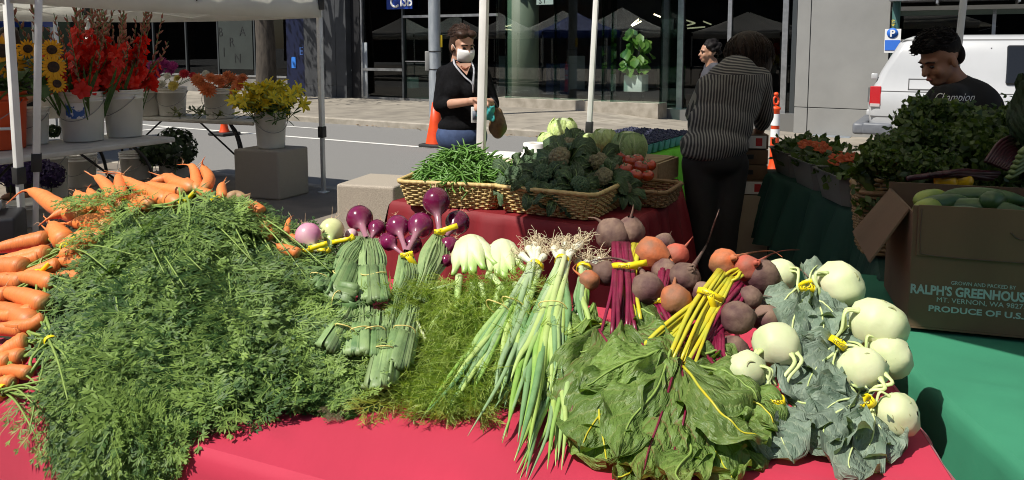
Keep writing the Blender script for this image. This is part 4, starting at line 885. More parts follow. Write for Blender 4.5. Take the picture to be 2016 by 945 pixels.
for lb, lst in (('coiled green onion leaf bundle beside the carrot fronds', [([(655, 535), (625, 535), (615, 552), (640, 566)], 6, (630, 548))]),
                ('dark folded onion leaf bundle under the coiled one', [([(630, 570), (640, 590), (670, 600), (690, 590)], 7, (660, 592))]),
                ('folded onion leaf bundle low beside the carrot fronds', [([(700, 600), (680, 640), (664, 668), (655, 682)], 7, (680, 650))]),
                ('onion leaf bundle with two loops above the red cloth', [([(716, 590), (712, 640), (706, 675), (712, 692)], 8, (712, 652)), ([(740, 610), (736, 650), (738, 684)], 5, (737, 652))]),
                ('lowest onion leaf bundle with a brown frayed end', [([(772, 620), (762, 680), (752, 718), (750, 748)], 9, (757, 690))]),
                ('pale onion leaf bundle left of the fennel fronds', [([(812, 600), (800, 640), (788, 690), (782, 712)], 8, (797, 650))])):
    t = thing('leaf_bundle', lb, 'onion leaves', pos(*lst[0][0][1]))
    for way, n_, bd in lst:
        P = ribbons(t, way, max(5, n_ - 2), .0135, .024, lift=.07, tintv=.35 if 'pale' in lb or 'frayed' in lb else .15); band_at(t, *bd, P[-1] - P[0], .027, .1)

# ================================================================ fennel
t = thing('fennel_bunch', 'two white fennel bulbs with pale stalks and feathery fronds', 'fennel', pos(950, 520))
def fennel_bulb(px, py, rx, ry, dn, lift):
    c = pos(px, py, lift); m_ = mpp(c); ax = unit(pos(*dn, lift) - c); Mx = frame(ax, unit(np.cross(ax, CAMP - c)))
    for k, (dx, s_) in enumerate(((0, 1), (-.36, .84), (.36, .86), (-.14, .9), (.17, .88))):
        off = Mx @ np.array([dx * rx * m_, 0, .12 * abs(dx) * ry * m_]) + unit(CAMP - c) * (.010 if k == 3 else (.006 if k == 4 else 0))
        prof = [(.0, -1), (.42, -.95), (.74, -.68), (.92, -.25), (.93, .15), (.74, .55), (.48, .9), (.31, 1.25), (.23, 1.7), (.0, 1.75)]
        pr = [(a * s_, b * s_) for a, b in prof]; V = G().lathe(pr, (0, 0, 0), 28, None, 7, .025)
        P = V.V[0] * np.array([rx * m_ * (.72 if k else .9), rx * m_ * .62, ry * m_]); P[:, 0] += dx * 1.25 * rx * m_ * np.clip(P[:, 2] / (ry * m_) + .2, 0, 2) * (1 if not k else 1.0) + (0 if k else .25 * rx * m_ * np.clip(P[:, 2] / (ry * m_), 0, 2) * .3); V.V[0] = P @ Mx.T + c + off; V.T[0] = np.repeat(np.clip(np.array([q[1] for q in pr]) - .55, 0, 1), 28); V.hast = True
        V.build('bulb_layer', m_fennel, t)
    return c
fennel_bulb(927, 492, 38, 46, (942, 565), .05); fennel_bulb(990, 500, 34, 46, (1002, 570), .03)
for a, b, c_, r_ in (((904, 545), (901, 580), (896, 650), 8.5), ((931, 560), (930, 600), (940, 660), 8), ((946, 560), (955, 600), (956, 670), 7.5), ((968, 545), (990, 570), (1012, 610), 8), ((985, 560), (975, 600), (965, 660), 7.5), ((1015, 560), (1020, 590), (1026, 640), 7.5), ((898, 560), (850, 570), (800, 585), 4.5), ((872, 612), (850, 640), (835, 668), 4.5)):
    C = bez([pos(*a, .055), pos(*b, .05), pos(*c_, .035)], 10); G().tube(C, r_ * mpp(C[0]) * np.linspace(1, .6, 10), 10, tint=np.repeat(np.linspace(.4, 1, 10), 10)).build('stalk', m_fennel, t)
g = G(); fpoly = [(850, 570), (1000, 570), (1010, 650), (970, 760), (910, 790), (830, 790), (815, 740), (825, 640)]
for (x, y) in sample(fpoly, 210, ors):
    dx, dy = (x - 930) / 130. + ors.normal(0, .35), 1 + ors.normal(0, .3); lay = ors.rand() ; L = ors.uniform(.12, .22)
    C = walk(hit(x, y - 25), heading(x, y, dx, dy), L, 8, (.005 + .03 * lay, .01 + .03 * lay), .5, ors); put_template(g, TT[ors.randint(4)], C, L, nrm(C[3]), ors.normal(0, .6), tint0=ors.uniform(-.2, .5) + .2 * lay, tints=.8)
g.build('fronds', m_fennelf, t, kind='stuff')
G().tube(bez([pos(838, 668, .06), pos(800, 590, .06)], 4), .004, 6).build('cut_stalk', m_fennel, t)

# ================================================================ green onions
def green_bunch(label, tiepx, bulbs, fan, nleaf, lift, rootn=26, seed=0, bands=(), roots=True):
    rs = np.random.RandomState(seed); c = pos(*tiepx, lift); t = thing('green_onion_bunch', label, 'green onions', c); m_ = mpp(c)
    for (bx, by) in bulbs:
        b = pos(bx, by, lift + rs.uniform(-.01, .015)); ax = unit(c - b); r = 8.5 * m_; n = 12; q = bez([b - ax * r, b, lerp(b, c, .5) + rs.normal(0, .003, 3), c + rs.normal(0, .006, 3)], n)
        o = G().tube(q, r * np.interp(np.linspace(0, 1, n), [0, .1, .25, .5, 1], [.5, 1, 1.05, .75, .55]), 10, tint=np.repeat(np.linspace(1, .55, n), 10)).build('bulb', m_bulbw, t)
        if not roots: continue
        g = G(); b0 = b - ax * r
        for k in range(rootn):
            d = unit(-ax + rs.normal(0, .75, 3) + np.array([0, 0, .5])); L = rs.uniform(.012, .034); p1 = b0 + d * L * .6 + rs.normal(0, .006, 3); p2 = p1 + unit(d + rs.normal(0, .8, 3)) * L * .6; p3 = p2 + rs.normal(0, .012, 3) - np.array([0, 0, .008]); g.tube(bez([b0, p1, p2, p3], 8), np.linspace(.0012, .0004, 8), 4)
        g.build('root_hairs', M_ROOT, o, kind='stuff')
    tie(t, c, pos(*fan[0], lift) - pos(*bulbs[0], lift), .019, .012, None)
    for k in range(nleaf):
        f = rs.rand(); i = f * (len(fan) - 1); j = min(int(i), len(fan) - 2); e0 = np.array(fan[j]) * (1 - i + j) + np.array(fan[j + 1]) * (i - j); ln = rs.uniform(.72, 1.06)
        mid = np.array(tiepx) * .55 + e0 * .45 + rs.normal(0, 6, 2); end = np.array(tiepx) * (1 - ln) + e0 * ln + rs.normal(0, 8, 2)
        la = lift * .6 + rs.uniform(.01, .05); st0 = c + rs.normal(0, .007, 3); pm = pos(*mid, la); pe = pos(*end, max(.02, la * .75)); n = 14
        C = bez([st0, lerp(st0, pm, .5) + rs.normal(0, .003, 3), pm, lerp(pm, pe, .5) + rs.normal(0, .006, 3), pe], n); r = rs.uniform(4.2, 7.4) * m_
        ti = np.clip(np.interp(np.linspace(0, 1, n), [0, .12, .35, 1], [.75, .35, .08, 0]) + rs.uniform(-.1, .18), 0, 1)
        G().tube(C, r * np.interp(np.linspace(0, 1, n), [0, .2, .6, .85, 1], [.8, 1, .95, .6, .08]), 8, flat=.75, tint=np.repeat(ti, 8)).build('leaf', GON[rs.randint(3)], t)
    for (x, y, rr) in bands: band_at(t, x, y, pos(*fan[len(fan) // 2], lift) - c, rr, lift + .022, 1.0)
    return t
M_ROOT = M('onion_roots', (.66, .56, .38), r=.7)
GON = [m_gonion, M('green_onion_blue', (.12, .25, .09), (.17, .31, .12), 30, .4, tint=(.66, .7, .5)), M('green_onion_light', (.3, .44, .08), (.34, .48, .12), 30, .38, tint=(.68, .7, .45))]
green_bunch('lowest green onion bunch, tips hanging over the red cloth', (1120, 640), [(1150, 618)], [(1000, 930), (1030, 950), (1075, 930), (1100, 900), (1120, 910)], 26, .02, 0, 31, roots=False)
green_bunch('green onion bunch fanning down left over the fennel fronds', (1055, 525), [(1042, 492), (1060, 494), (1030, 505), (1052, 484), (1068, 508)], [(830, 815), (850, 800), (880, 812), (905, 790), (960, 780), (1005, 800)], 52, .065, 30, 32, bands=((1012, 600, .034), (982, 608, .036)))
green_bunch('green onion bunch with the biggest tangle of pale roots', (1108, 515), [(1092, 492), (1112, 484), (1130, 490), (1140, 482), (1105, 500), (1120, 500)], [(930, 840), (1000, 850), (1040, 880), (1075, 800), (1085, 760), (1135, 690)], 54, .075, 34, 33, bands=((1088, 604, .034),))
green_bunch('small green onion bunch half hidden behind the beets', (1150, 530), [(1140, 518), (1155, 520), (1168, 522), (1178, 514)], [(1130, 640), (1160, 660)], 10, .02, 26, 34)

# ================================================================ beets
def beet(parent, px, py, r_px, tail, mat, lift=.04, crown=None, asp=1.02):
    c = pos(px, py, lift); r = r_px * mpp(c); T = [pos(x, y, lift + .004 * i) for i, (x, y) in enumerate(tail)]; ax = unit(T[0] - c)
    prof = [(.0, -1.0), (.28, -.99), (.6, -.86), (.86, -.55), (1, -.05), (.95, .3), (.75, .64), (.46, .9), (.24, 1.06)]
    ti = [.9, .9, .6, .2, 0, 0, 0, .1, .2]
    g = G().lathe([(a * r, b * r * asp) for a, b in prof], c, 26, frame(ax), 5, .03, tint=np.repeat(ti, 26)); lump(g, r * .09, 1.6, px * .13, c)
    n = 16; C = bez([c + ax * r * .8] + T, n); g.tube(C, r * np.interp(np.linspace(0, 1, n), [0, .12, .3, .6, 1], [.42, .24, .13, .07, .02]), 8, tint=.15)
    return c, g.build('beet', mat, parent)
def stems(parent, a, b, n, r_px, mat, spread, lift=.04, via=None, name='stem', rs=ors):
    A, B = pos(*a, lift), pos(*b, lift * .7); sd = unit(np.cross(B - A, CAMP - A)); vd = unit(CAMP - A)
    for k in range(n):
        f = (k + .5) / n * 2 - 1; o0, o1 = sd * f * spread[0] + vd * rs.uniform(-.008, .012), sd * f * spread[1] + vd * rs.uniform(-.01, .01); m_ = pos(*via, lift * 1.1) if via else (A + B) / 2 + vd * .006
        C = bez([A + o0, m_ + (o0 * .45 + o1 * .55) + rs.normal(0, .003, 3), B + o1 + rs.normal(0, .012, 3)], 10); r = r_px * mpp(A) * rs.uniform(.75, 1.2)
        G().tube(C, r * np.linspace(1.1, .75, 10), 8, flat=.7).build(name, mat, parent)
bunch1 = thing('beet_bunch', 'beet bunch with two brown beets standing up and magenta stems', 'beets', pos(1230, 520))
for a in (((1207, 463, 35, [(1188, 440), (1172, 430), (1158, 428)], m_beetd, .05)), (1240, 456, 29, [(1242, 430), (1246, 412), (1247, 403)], m_beetd, .06), (1192, 538, 26, [(1165, 520), (1130, 500), (1108, 494)], m_beetd, .04), (1160, 552, 21, [(1140, 540), (1128, 528), (1140, 516)], m_beeto, .05)): beet(bunch1, *a)
stems(bunch1, (1222, 478), (1218, 660), 11, 4.6, m_stemm, (.022, .03), .075, (1226, 560)); stems(bunch1, (1252, 480), (1240, 640), 5, 4, m_stemy, (.01, .012), .06, (1238, 545))
tie(bunch1, pos(1232, 524, .085), (0, -.3, -1), .034, .014, np.array([1, .1, .15]))
bunch2 = thing('beet_bunch', 'beet bunch with a big orange beet and a round brown beet with a looping tail', 'beets', pos(1300, 560))
for a in ((1284, 500, 34, [(1310, 508), (1322, 512), (1324, 524)], m_beeto, .06), (1332, 502, 24, [(1350, 484), (1358, 474), (1364, 466)], m_beetr, .05), (1308, 478, 20, [(1318, 465), (1322, 455)], m_beetd, .03), (1275, 568, 33, [(1262, 532), (1235, 515), (1200, 508), (1150, 518)], m_beetd, .09), (1330, 590, 32, [(1328, 555), (1334, 540), (1352, 532)], m_beeto, .08), (1348, 548, 32, [(1368, 520), (1392, 480), (1406, 440), (1416, 412)], m_beetd, .05), (1310, 535, 26, [(1330, 545), (1340, 560)], m_beetd, .03)): beet(bunch2, *a)
stems(bunch2, (1310, 530), (1300, 600), 6, 4.5, m_stemm, (.014, .016), .06); stems(bunch2, (1292, 600), (1335, 690), 7, 4.5, m_stemm, (.016, .02), .05)
tie(bunch2, pos(1300, 590, .06), (.3, -.3, -1), .026, .012, np.array([1, 0, -.4]))
bunch3 = thing('beet_bunch', 'beet bunch with bright yellow stems under an orange beet', 'beets', pos(1400, 570))
for a in ((1426, 517, 29, [(1452, 505), (1490, 496), (1520, 494), (1540, 506)], m_beeto, .075), (1472, 528, 27, [(1496, 514), (1520, 500), (1545, 493), (1574, 492)], m_beetr, .085), (1385, 575, 22, [(1400, 560), (1410, 548)], m_beetd, .03)): beet(bunch3, *a)
stems(bunch3, (1432, 540), (1330, 720), 12, 4.6, m_stemy, (.026, .03), .085, (1388, 610)); stems(bunch3, (1458, 535), (1420, 560), 5, 4, m_stemy, (.012, .012), .09)
stems(bunch3, (1395, 585), (1200, 760), 5, 4.5, m_stemy, (.012, .03), .07, (1310, 660))
tie(bunch3, pos(1398, 580, .105), (-.4, -.3, -1), .03, .014, np.array([.3, 0, -1]))
bunch4 = thing('beet_bunch', 'beet bunch of purple brown beets with dark magenta stems beside the kohlrabi', 'beets', pos(1460, 600))
for a in ((1500, 546, 36, [(1528, 526), (1550, 522), (1575, 530), (1592, 546)], m_beetd, .05), (1476, 586, 24, [(1500, 582), (1520, 584)], m_beetd, .04), (1452, 626, 34, [(1490, 622), (1515, 612), (1545, 598)], m_beetd, .07), (1510, 628, 28, [(1530, 606), (1545, 596)], m_beetd, .03), (1445, 690, 30, [(1470, 700), (1485, 705)], m_beetd, .0)): beet(bunch4, *a)
stems(bunch4, (1462, 560), (1370, 680), 8, 5, m_stemm, (.02, .024), .06, (1420, 610)); stems(bunch4, (1428, 628), (1360, 670), 7, 5, m_stemm, (.022, .024), .05); stems(bunch4, (1400, 640), (1385, 740), 9, 4.6, m_stemm, (.03, .03), .035, (1386, 690)); stems(bunch4, (1415, 660), (1480, 770), 4, 4, m_stemm, (.012, .012), .05, (1425, 720))
def beetleaf(parent, way, wpx, seed, mat=None, lift=.03, roll=0, stem=m_stemy, ruf=.016, tint=.3):
    P = [pos(x, y, lift + (.012 if 0 < i < len(way) - 1 else 0)) for i, (x, y) in enumerate(way)]; m_ = mpp(P[0]); g = G()
    C = leaf(g, P, wpx * m_ * 1.02, seed, ruf * 1.25, .05 if int(seed) % 2 else -.05, .015, roll, tint=tint, nu=21, nv=30); o = g.build('leaf', mat or m_bleaf, parent, label=None)
    n = len(C); G().tube(C[: n - 3] + np.array([0, -.0012, .0012]), np.linspace(.0034, .0012, n - 3), 6).build('midrib', stem, o)
BL = [  # bunch, path (base to tip), width, red veins
 (1, [(1200, 640), (1150, 640), (1100, 640)], 70, 0, .01), (1, [(1220, 660), (1160, 690), (1100, 700)], 110, 0, .012), (1, [(1225, 650), (1210, 760), (1150, 850)], 150, 0, .035), (1, [(1230, 640), (1270, 690), (1280, 780)], 130, 1, .03), (1, [(1200, 640), (1120, 760), (1090, 820)], 110, 0, .025),
 (1, [(1180, 650), (1200, 700), (1140, 780), (1110, 850)], 120, 1, .045), (1, [(1205, 720), (1180, 800), (1190, 880), (1195, 912)], 130, 0, .03), (1, [(1240, 600), (1280, 620), (1330, 660)], 90, 0, .02), (1, [(1170, 600), (1140, 640), (1090, 660), (1060, 640)], 70, 0, .03),
 (2, [(1300, 700), (1230, 770), (1170, 830), (1140, 890)], 150, 0, .05), (2, [(1320, 690), (1290, 770), (1240, 830), (1215, 905)], 120, 0, .06), (2, [(1300, 690), (1220, 720), (1140, 770)], 100, 0, .055), (2, [(1310, 640), (1240, 660), (1180, 700)], 90, 0, .03), (2, [(1335, 700), (1310, 790), (1280, 880), (1262, 945)], 130, 1, .065),
 (3, [(1340, 720), (1350, 800), (1330, 880), (1300, 940)], 130, 1, .05), (3, [(1345, 720), (1400, 790), (1450, 840), (1510, 870)], 150, 0, .055), (3, [(1345, 740), (1370, 830), (1400, 900), (1440, 940)], 150, 0, .04), (3, [(1330, 740), (1330, 830), (1350, 930)], 120, 0, .03), (3, [(1360, 730), (1440, 770), (1500, 800), (1530, 850)], 120, 0, .05),
 (4, [(1370, 720), (1420, 730), (1470, 760), (1500, 800)], 90, 0, .045), (4, [(1385, 740), (1400, 800), (1460, 880), (1500, 925)], 120, 0, .035), (4, [(1375, 740), (1380, 830), (1420, 910), (1450, 950)], 120, 0, .03), (4, [(1380, 700), (1420, 690), (1440, 730)], 60, 0, .02), (3, [(1350, 850), (1360, 890), (1330, 930), (1350, 960)], 100, 0, .045), (2, [(1265, 850), (1255, 900), (1240, 930), (1205, 945)], 70, 0, .02)]
for k, (b_, way, wpx, red, lf) in enumerate(BL):
    beetleaf((bunch1, bunch2, bunch3, bunch4)[b_ - 1], way, wpx, k * 1.7 + .3, m_bleafr if red else m_bleaf, lf + .013 * (k % 4), ors.normal(0, .2), m_stemm if red else (m_stalk if k % 3 else m_stemy), tint=ors.uniform(.1, .6))

# ================================================================ kohlrabi
m_kscar = M('kohlrabi_scar', (.4, .46, .2), (.3, .3, .16), 30, .6)
def kohl(parent, px, py, r_px, axpx, lift, stalks, rs=ors):
    c = pos(px, py, lift); r = r_px * 1.02 * mpp(c); ax = unit(pos(*axpx, lift) - c + unit(CAMP - c) * .02); Mx = frame(ax)
    prof = [(.08, -.86), (.5, -.8), (.86, -.5), (1.02, 0), (.95, .36), (.7, .68), (.35, .86), (.12, .9)]
    g = G().lathe([(a * r, b * r) for a, b in prof], c, 30, Mx, 6, .03, tint=np.repeat([1, .6, .1, 0, 0, .1, .3, .3], 30)); lump(g, r * .1, 1.4, px * .11, c); o = g.build('bulb', m_kohl, parent); g = G()
    for k in range(9):      # leaf scars round the bulb
        a = k * 1.26 + rs.rand(); f = rs.uniform(.5, 1.5); e = np.array([math.sin(f) * math.cos(a), math.sin(f) * math.sin(a), math.cos(f) * .86]); b_ = np.array([-math.sin(a), math.cos(a), 0]); g.tube([c + Mx @ ((e + b_ * q * .26 + np.array([0, 0, -.16 * q * q])) / np.linalg.norm(e + b_ * q * .34) * np.linalg.norm(e)) * r * 1.0 for q in np.linspace(-1, 1, 9)], r * np.array([.015, .03, .04, .045, .045, .045, .04, .03, .015]), 6, flat=.6)
    g.build('leaf_scars', m_kscar, o, kind='stuff')
    for k, tgt in enumerate(stalks):
        T = pos(*tgt, lift * .6 + .01); d = T - c; a = rs.uniform(-.7, .7); vd = unit(CAMP - c); e = unit(d * .35 / (np.linalg.norm(d) + 1e-6) + vd * (.25 + .35 * rs.rand()) + unit(np.cross(d, vd)) * (1 if k % 2 else -1) * rs.uniform(.55, 1.0)); p0 = c + e * r * .99; p1 = p0 + e * r * .16 + unit(d) * r * .35
        G().tube(bez([c + e * r * .9, c + e * r * 1.1 + unit(d) * r * .4, lerp(c + e * r, T, .65) + vd * .014, T], 14), r * np.interp(np.linspace(0, 1, 14), [0, .15, 1], [.15, .085, .055]), 8, flat=.6).build('stalk', m_kstalk, parent)
    return c
KT = (('kohlrabi bunch farthest back, tied where its grey leaves stand up', (1592, 562), 'back'), ('kohlrabi bunch at the right edge of the pile with two big stacked bulbs', (1650, 674), 'right'), ('kohlrabi bunch in front with a yellow tie below two pale bulbs', (1530, 792), 'front'), ('kohlrabi bunch at the front right with one bulb over the table edge', (1708, 792), 'corner'))
KB = {}
for lab, tp, key in KT: KB[key] = thing('kohlrabi_bunch', lab, 'kohlrabi', pos(*tp))
kohl(KB['back'], 1655, 563, 47, (1690, 548), .07, [(1600, 575), (1610, 590), (1606, 560), (1598, 580)]); kohl(KB['back'], 1535, 545, 36, (1520, 520), .01, [(1580, 570), (1585, 590), (1575, 580)])
kohl(KB['right'], 1728, 640, 56, (1745, 600), .075, [(1655, 680), (1650, 660), (1660, 690), (1640, 670), (1670, 672)]); kohl(KB['right'], 1752, 700, 45, (1780, 690), .035, [(1680, 690), (1690, 700)])
kohl(KB['front'], 1530, 682, 49, (1528, 640), .085, [(1535, 765), (1520, 770), (1545, 768), (1530, 760)]); kohl(KB['front'], 1468, 732, 42, (1450, 705), .065, [(1515, 780), (1505, 785), (1520, 775)])
kohl(KB['corner'], 1698, 728, 48, (1690, 700), .07, [(1702, 780), (1690, 785), (1712, 775), (1695, 770)]); kohl(KB['corner'], 1768, 816, 44, (1800, 815), .05, [(1712, 795), (1708, 805), (1714, 788)])
for key, c_, ax, r_, tv in (('back', (1592, 563), (.25, 0, -1), .022, [1, 0, -.6]), ('right', (1650, 674), (.4, 0, .6), .018, None), ('front', (1530, 790), (.2, -.1, -1), .014, None), ('corner', (1708, 792), (.7, -.1, -.7), .013, None)):
    tie(KB[key], pos(*c_, .075), ax, r_, .015, None if tv is None else np.array(tv))
KL = [('back', [(1590, 565), (1565, 610), (1560, 650)], 80, .04), ('back', [(1595, 565), (1600, 620), (1590, 670)], 90, .05), ('back', [(1600, 560), (1640, 610), (1650, 650)], 80, .035), ('back', [(1590, 560), (1600, 530), (1620, 520)], 45, .05), ('back', [(1580, 560), (1545, 590), (1540, 620)], 60, .03), ('back', [(1605, 570), (1620, 640), (1610, 700)], 100, .06), ('back', [(1595, 575), (1575, 640), (1580, 690)], 90, .055), ('back', [(1610, 540), (1640, 545), (1660, 560)], 34, .09), ('back', [(1600, 590), (1625, 600), (1660, 640)], 60, .06), ('back', [(1580, 590), (1560, 640), (1570, 690), (1600, 700)], 60, .07),
      ('right', [(1650, 674), (1620, 700), (1600, 740)], 100, .045), ('right', [(1650, 670), (1640, 720), (1650, 770)], 100, .05), ('right', [(1645, 660), (1680, 640), (1710, 640)], 50, .06), ('right', [(1645, 680), (1600, 690), (1570, 720)], 80, .035), ('right', [(1650, 690), (1610, 720), (1590, 760), (1600, 790)], 110, .06), ('right', [(1640, 690), (1660, 740), (1690, 790)], 80, .04), ('right', [(1630, 670), (1600, 660), (1580, 640)], 60, .05),
      ('front', [(1532, 790), (1530, 840), (1560, 910)], 110, .045), ('front', [(1540, 790), (1580, 840), (1590, 890)], 110, .05), ('front', [(1545, 785), (1600, 800), (1650, 830)], 100, .05), ('front', [(1520, 790), (1530, 850), (1550, 890)], 70, .035), ('front', [(1550, 790), (1610, 830), (1640, 880)], 100, .04), ('front', [(1540, 770), (1560, 740), (1590, 730)], 60, .04), ('front', [(1525, 770), (1500, 750), (1515, 730)], 40, .05),
      ('corner', [(1706, 792), (1660, 830), (1630, 880)], 110, .055), ('corner', [(1708, 795), (1690, 850), (1670, 910), (1690, 945)], 100, .045), ('corner', [(1712, 795), (1720, 850), (1700, 900)], 90, .05), ('corner', [(1715, 790), (1730, 840), (1760, 880)], 80, .04), ('corner', [(1700, 785), (1650, 790), (1610, 820)], 100, .055), ('corner', [(1710, 800), (1740, 860), (1780, 890)], 60, .025), ('corner', [(1690, 790), (1640, 820), (1620, 860), (1640, 900)], 90, .06), ('corner', [(1715, 780), (1700, 750), (1720, 730)], 50, .06)]
for k, (key, way, wpx, lf) in enumerate(KL):
    P = [pos(x, y, lf + (.012 if 0 < i < len(way) - 1 else 0)) for i, (x, y) in enumerate(way)]; g = G(); C = leaf(g, P, wpx * mpp(P[0]) * 1.25, k * 2.3 + .7, .02, .08, .012, ors.normal(0, .22), 'kohl', tint=ors.uniform(0, .5)); o = g.build('leaf', m_kleaf, KB[key])
    n = len(C); G().tube(C[: n - 5] + np.array([0, -.0012, .0012]), np.linspace(.0034, .001, n - 5), 6).build('midrib', m_kstalk, o)
# thread of root on the cloth
tag(G().tube(bez([on(875, 848, ZT0 + .007), on(890, 845, ZT0 + .007), on(893, 862, ZT0 + .007), on(876, 866, ZT0 + .007), on(880, 878, ZT0 + .007), on(893, 884, ZT0 + .007)], 24), .0009, 4).build('root_thread', M_ROOT), 'thin curly root thread lying on the red cloth', 'root')
# ================================================================ granite blocks
srs = np.random.RandomState(77)
m_gran = M('granite', (.46, .4, .32), (.3, .26, .21), 140, .75, .001, 90, fac=(.35, .65))
def block(quad, h, label):
    g = G().prism([tuple(q) for q in quad], 0, h); tag(g.build('granite_block', m_gran, smooth=False, bevel=.02, seg=3), label, 'stone block')
block([(-2.85, 7.84), (-2.34, 7.66), (-2.14, 8.06), (-2.64, 8.25)], .5, 'square granite block carrying the bucket of yellow lilies')
block([(-1.345, 5.83), (-.88, 5.70), (-.72, 6.2), (-1.18, 6.34)], .5, 'sunlit granite block left of the basket of beans')

# ================================================================ folding tables and pails of the flower stall
m_ptop = M('plastic_tabletop', (.62, .6, .55), (.5, .48, .43), 6, .5)
def folding(quad, z, label, legs=True):
    q = [Vector((*p, 0)) for p in quad]; c = sum(q, Vector()) / 4; t = thing('folding_table', label, 'table', c)
    G().prism([(p.x, p.y) for p in q], z - .045, z).build('tabletop', m_ptop, t, smooth=False, bevel=.012)
    for e in ((0, 1), (3, 2)) if (q[1] - q[0]).length < (q[3] - q[0]).length else ((0, 3), (1, 2)):
        a, b = [lerp(c, q[i], .82) for i in e]; k = .12
        for p, o in ((a, b), (b, a)):
            n_ = (c - p).normalized(); G().tube(bez([p + Vector((0, 0, z - .047)) + n_ * .18, p + n_ * .06 + Vector((0, 0, z * .72)), p + Vector((0, 0, z * .35)), p + Vector((0, 0, .0))], 9), .014, 8).build('leg', m_black, t)
        G().tube([a + Vector((0, 0, z * .33)), b + Vector((0, 0, z * .33))], .01, 6).build('cross_bar', m_black, t)
        m_ = (a + b) / 2; G().tube([m_ + Vector((0, 0, z * .33)), lerp(m_, c, .7) + Vector((0, 0, z - .05))], .01, 6).build('brace', m_black, t)
    return t
folding([(-3.0, 6.85), (-3.82, 5.22), (-4.5, 5.54), (-3.68, 7.17)], .74, 'white folding table under the gladiolus buckets')
folding([(-2.76, 8.25), (-4.75, 9.02), (-4.95, 9.67), (-2.96, 8.9)], .74, 'grey folding table with black legs holding the dahlia buckets')
m_pail = M('white_pail', (.86, .85, .8), (.72, .7, .64), 5, .38, tr=.08, trc=(1, 1, .95), stretch=(1, 1, .4))
m_pailo = M('orange_pail', (.72, .09, .02), r=.4)
m_wire = M('wire', (.3, .3, .3), r=.35, metal=.8)
m_water = M('dark_inside', (.03, .035, .03), r=.3)
def pail(base, r, h, label, mat=None, cat='bucket', lab=None, hang=None):
    b = Vector(base); t = thing('bucket', label, cat, b); rb = r * .86
    pr = [(0, .004), (rb * .96, .0), (rb, .012), (lerp(rb, r, .8), h * .8), (r * 1.035, h * .805), (r * 1.035, h * .83), (r * .985, h * .84), (r * .99, h * .9), (r * 1.03, h * .905), (r * 1.03, h * .925), (r * 1.0, h * .93), (r * 1.01, h * .97), (r * 1.05, h * .975), (r * 1.05, h), (r * .97, h), (r * .93, h * .85), (0, h * .84)]
    G().lathe(pr, b, 28).build('body', mat or m_pail, t)
    a = hang if hang is not None else random.uniform(-.4, .4); c, s_ = math.cos(a), math.sin(a); P = []
    for k in np.linspace(0, math.pi, 15): x = math.cos(k) * r * 1.06; P.append(b + Vector((c * x + s_ * math.sin(k) * r * 1.12, s_ * x - c * math.sin(k) * r * 1.12, h * .86 - math.sin(k) * r * 1.0)))
    G().tube(P, .0035, 5).build('handle', m_wire, t)
    for sg in (-1, 1): G().ball(b + Vector((c * sg * r * 1.03, s_ * sg * r * 1.03, h * .86)), .014, n=8, m=5).build('handle_lug', mat or m_pail, t)
    return t
def onp(px, py, z): return Vector(on(px, py, z))
PA = onp(165, 276, .745); pa = pail(PA, .18, .42, 'white bucket with a blue label on the near flower table', hang=.1)
d = Vector((-PA.x, -PA.y, 0)).normalized()
P = []
for k in np.linspace(-.75, .1, 9):
    a = math.atan2(d.y, d.x) + k; P.append([(PA.x + .176 * math.cos(a), PA.y + .176 * math.sin(a), PA.z + z) for z in (.2, .33)])
G().grid(P).build('label', M('blue_label', (.75, .78, .8), (.03, .12, .4), 16, .4, fac=(.48, .52)), pa)
PB = onp(246, 268, .745); pail(PB, .165, .42, 'white bucket with a hanging wire handle right of the labelled one', hang=-.5)
PC = onp(292, 227, .745); pail(PC, .16, .33, 'white bucket of magenta flowers at the back of the flower stall')
PD = onp(340, 227, .745); pail(PD, .165, .33, 'white bucket of mixed dahlias on the far flower table')
PE = onp(434, 232, .745); pail(PE, .175, .34, 'grey white bucket of orange dahlias on the far flower table')
PF = Vector((-2.49, 7.94, .503)); pail(PF, .16, .38, 'white bucket of yellow lilies standing on the granite block', hang=.5)
PG = onp(100, 232, .745); pail(PG, .15, .3, 'small white bucket between the two near tent legs')
PO = Vector((-4.02, 6.05, .745)); po_ = pail(PO, .19, .46, 'orange bucket of sunflowers at the left edge', m_pailo)
d = Vector((-PO.x, -PO.y, 0)).normalized(); G().tube([PO + d * .2 + Vector((-.14, -.02, .17)), PO + d * .2 + Vector((.1, .05, .17))], .012, 8).build('grip', m_white, po_)
PP = Vector((-3.95, 6.35, .745)); pail(PP, .12, .3, 'small white bucket with red print beside the orange bucket')
for px, py, r, h, lb in ((160, 366, .17, .36, 'white lidded bucket on the pavement under the flower table'), (104, 388, .16, .5, 'tall white bucket behind the purple flowers on the pavement'), (345, 348, .19, .3, 'white bucket of dark foliage on the pavement behind the carrots'), (268, 352, .17, .32, 'pale bucket in the shade between black table legs'), (70, 440, .2, .2, 'low white tub on the pavement between the tent legs')): pail(onp(px, py, .0), r, h, lb)
c = onp(35, 470, 0); c = Vector((-3.55, 5.0, 0)); cr_ = thing('plastic_crate', 'dark plastic crate on the pavement at the left edge', 'crate', c)
G().box(c + Vector((0, 0, .22)), (.55, .4, .44), .4).build('body', m_black, cr_, bevel=.02); G().box(c + Vector((-.1, -.02, .47)), (.5, .3, .06), .5).build('lid', M('grey_lid', (.42, .43, .45)), cr_, bevel=.01)

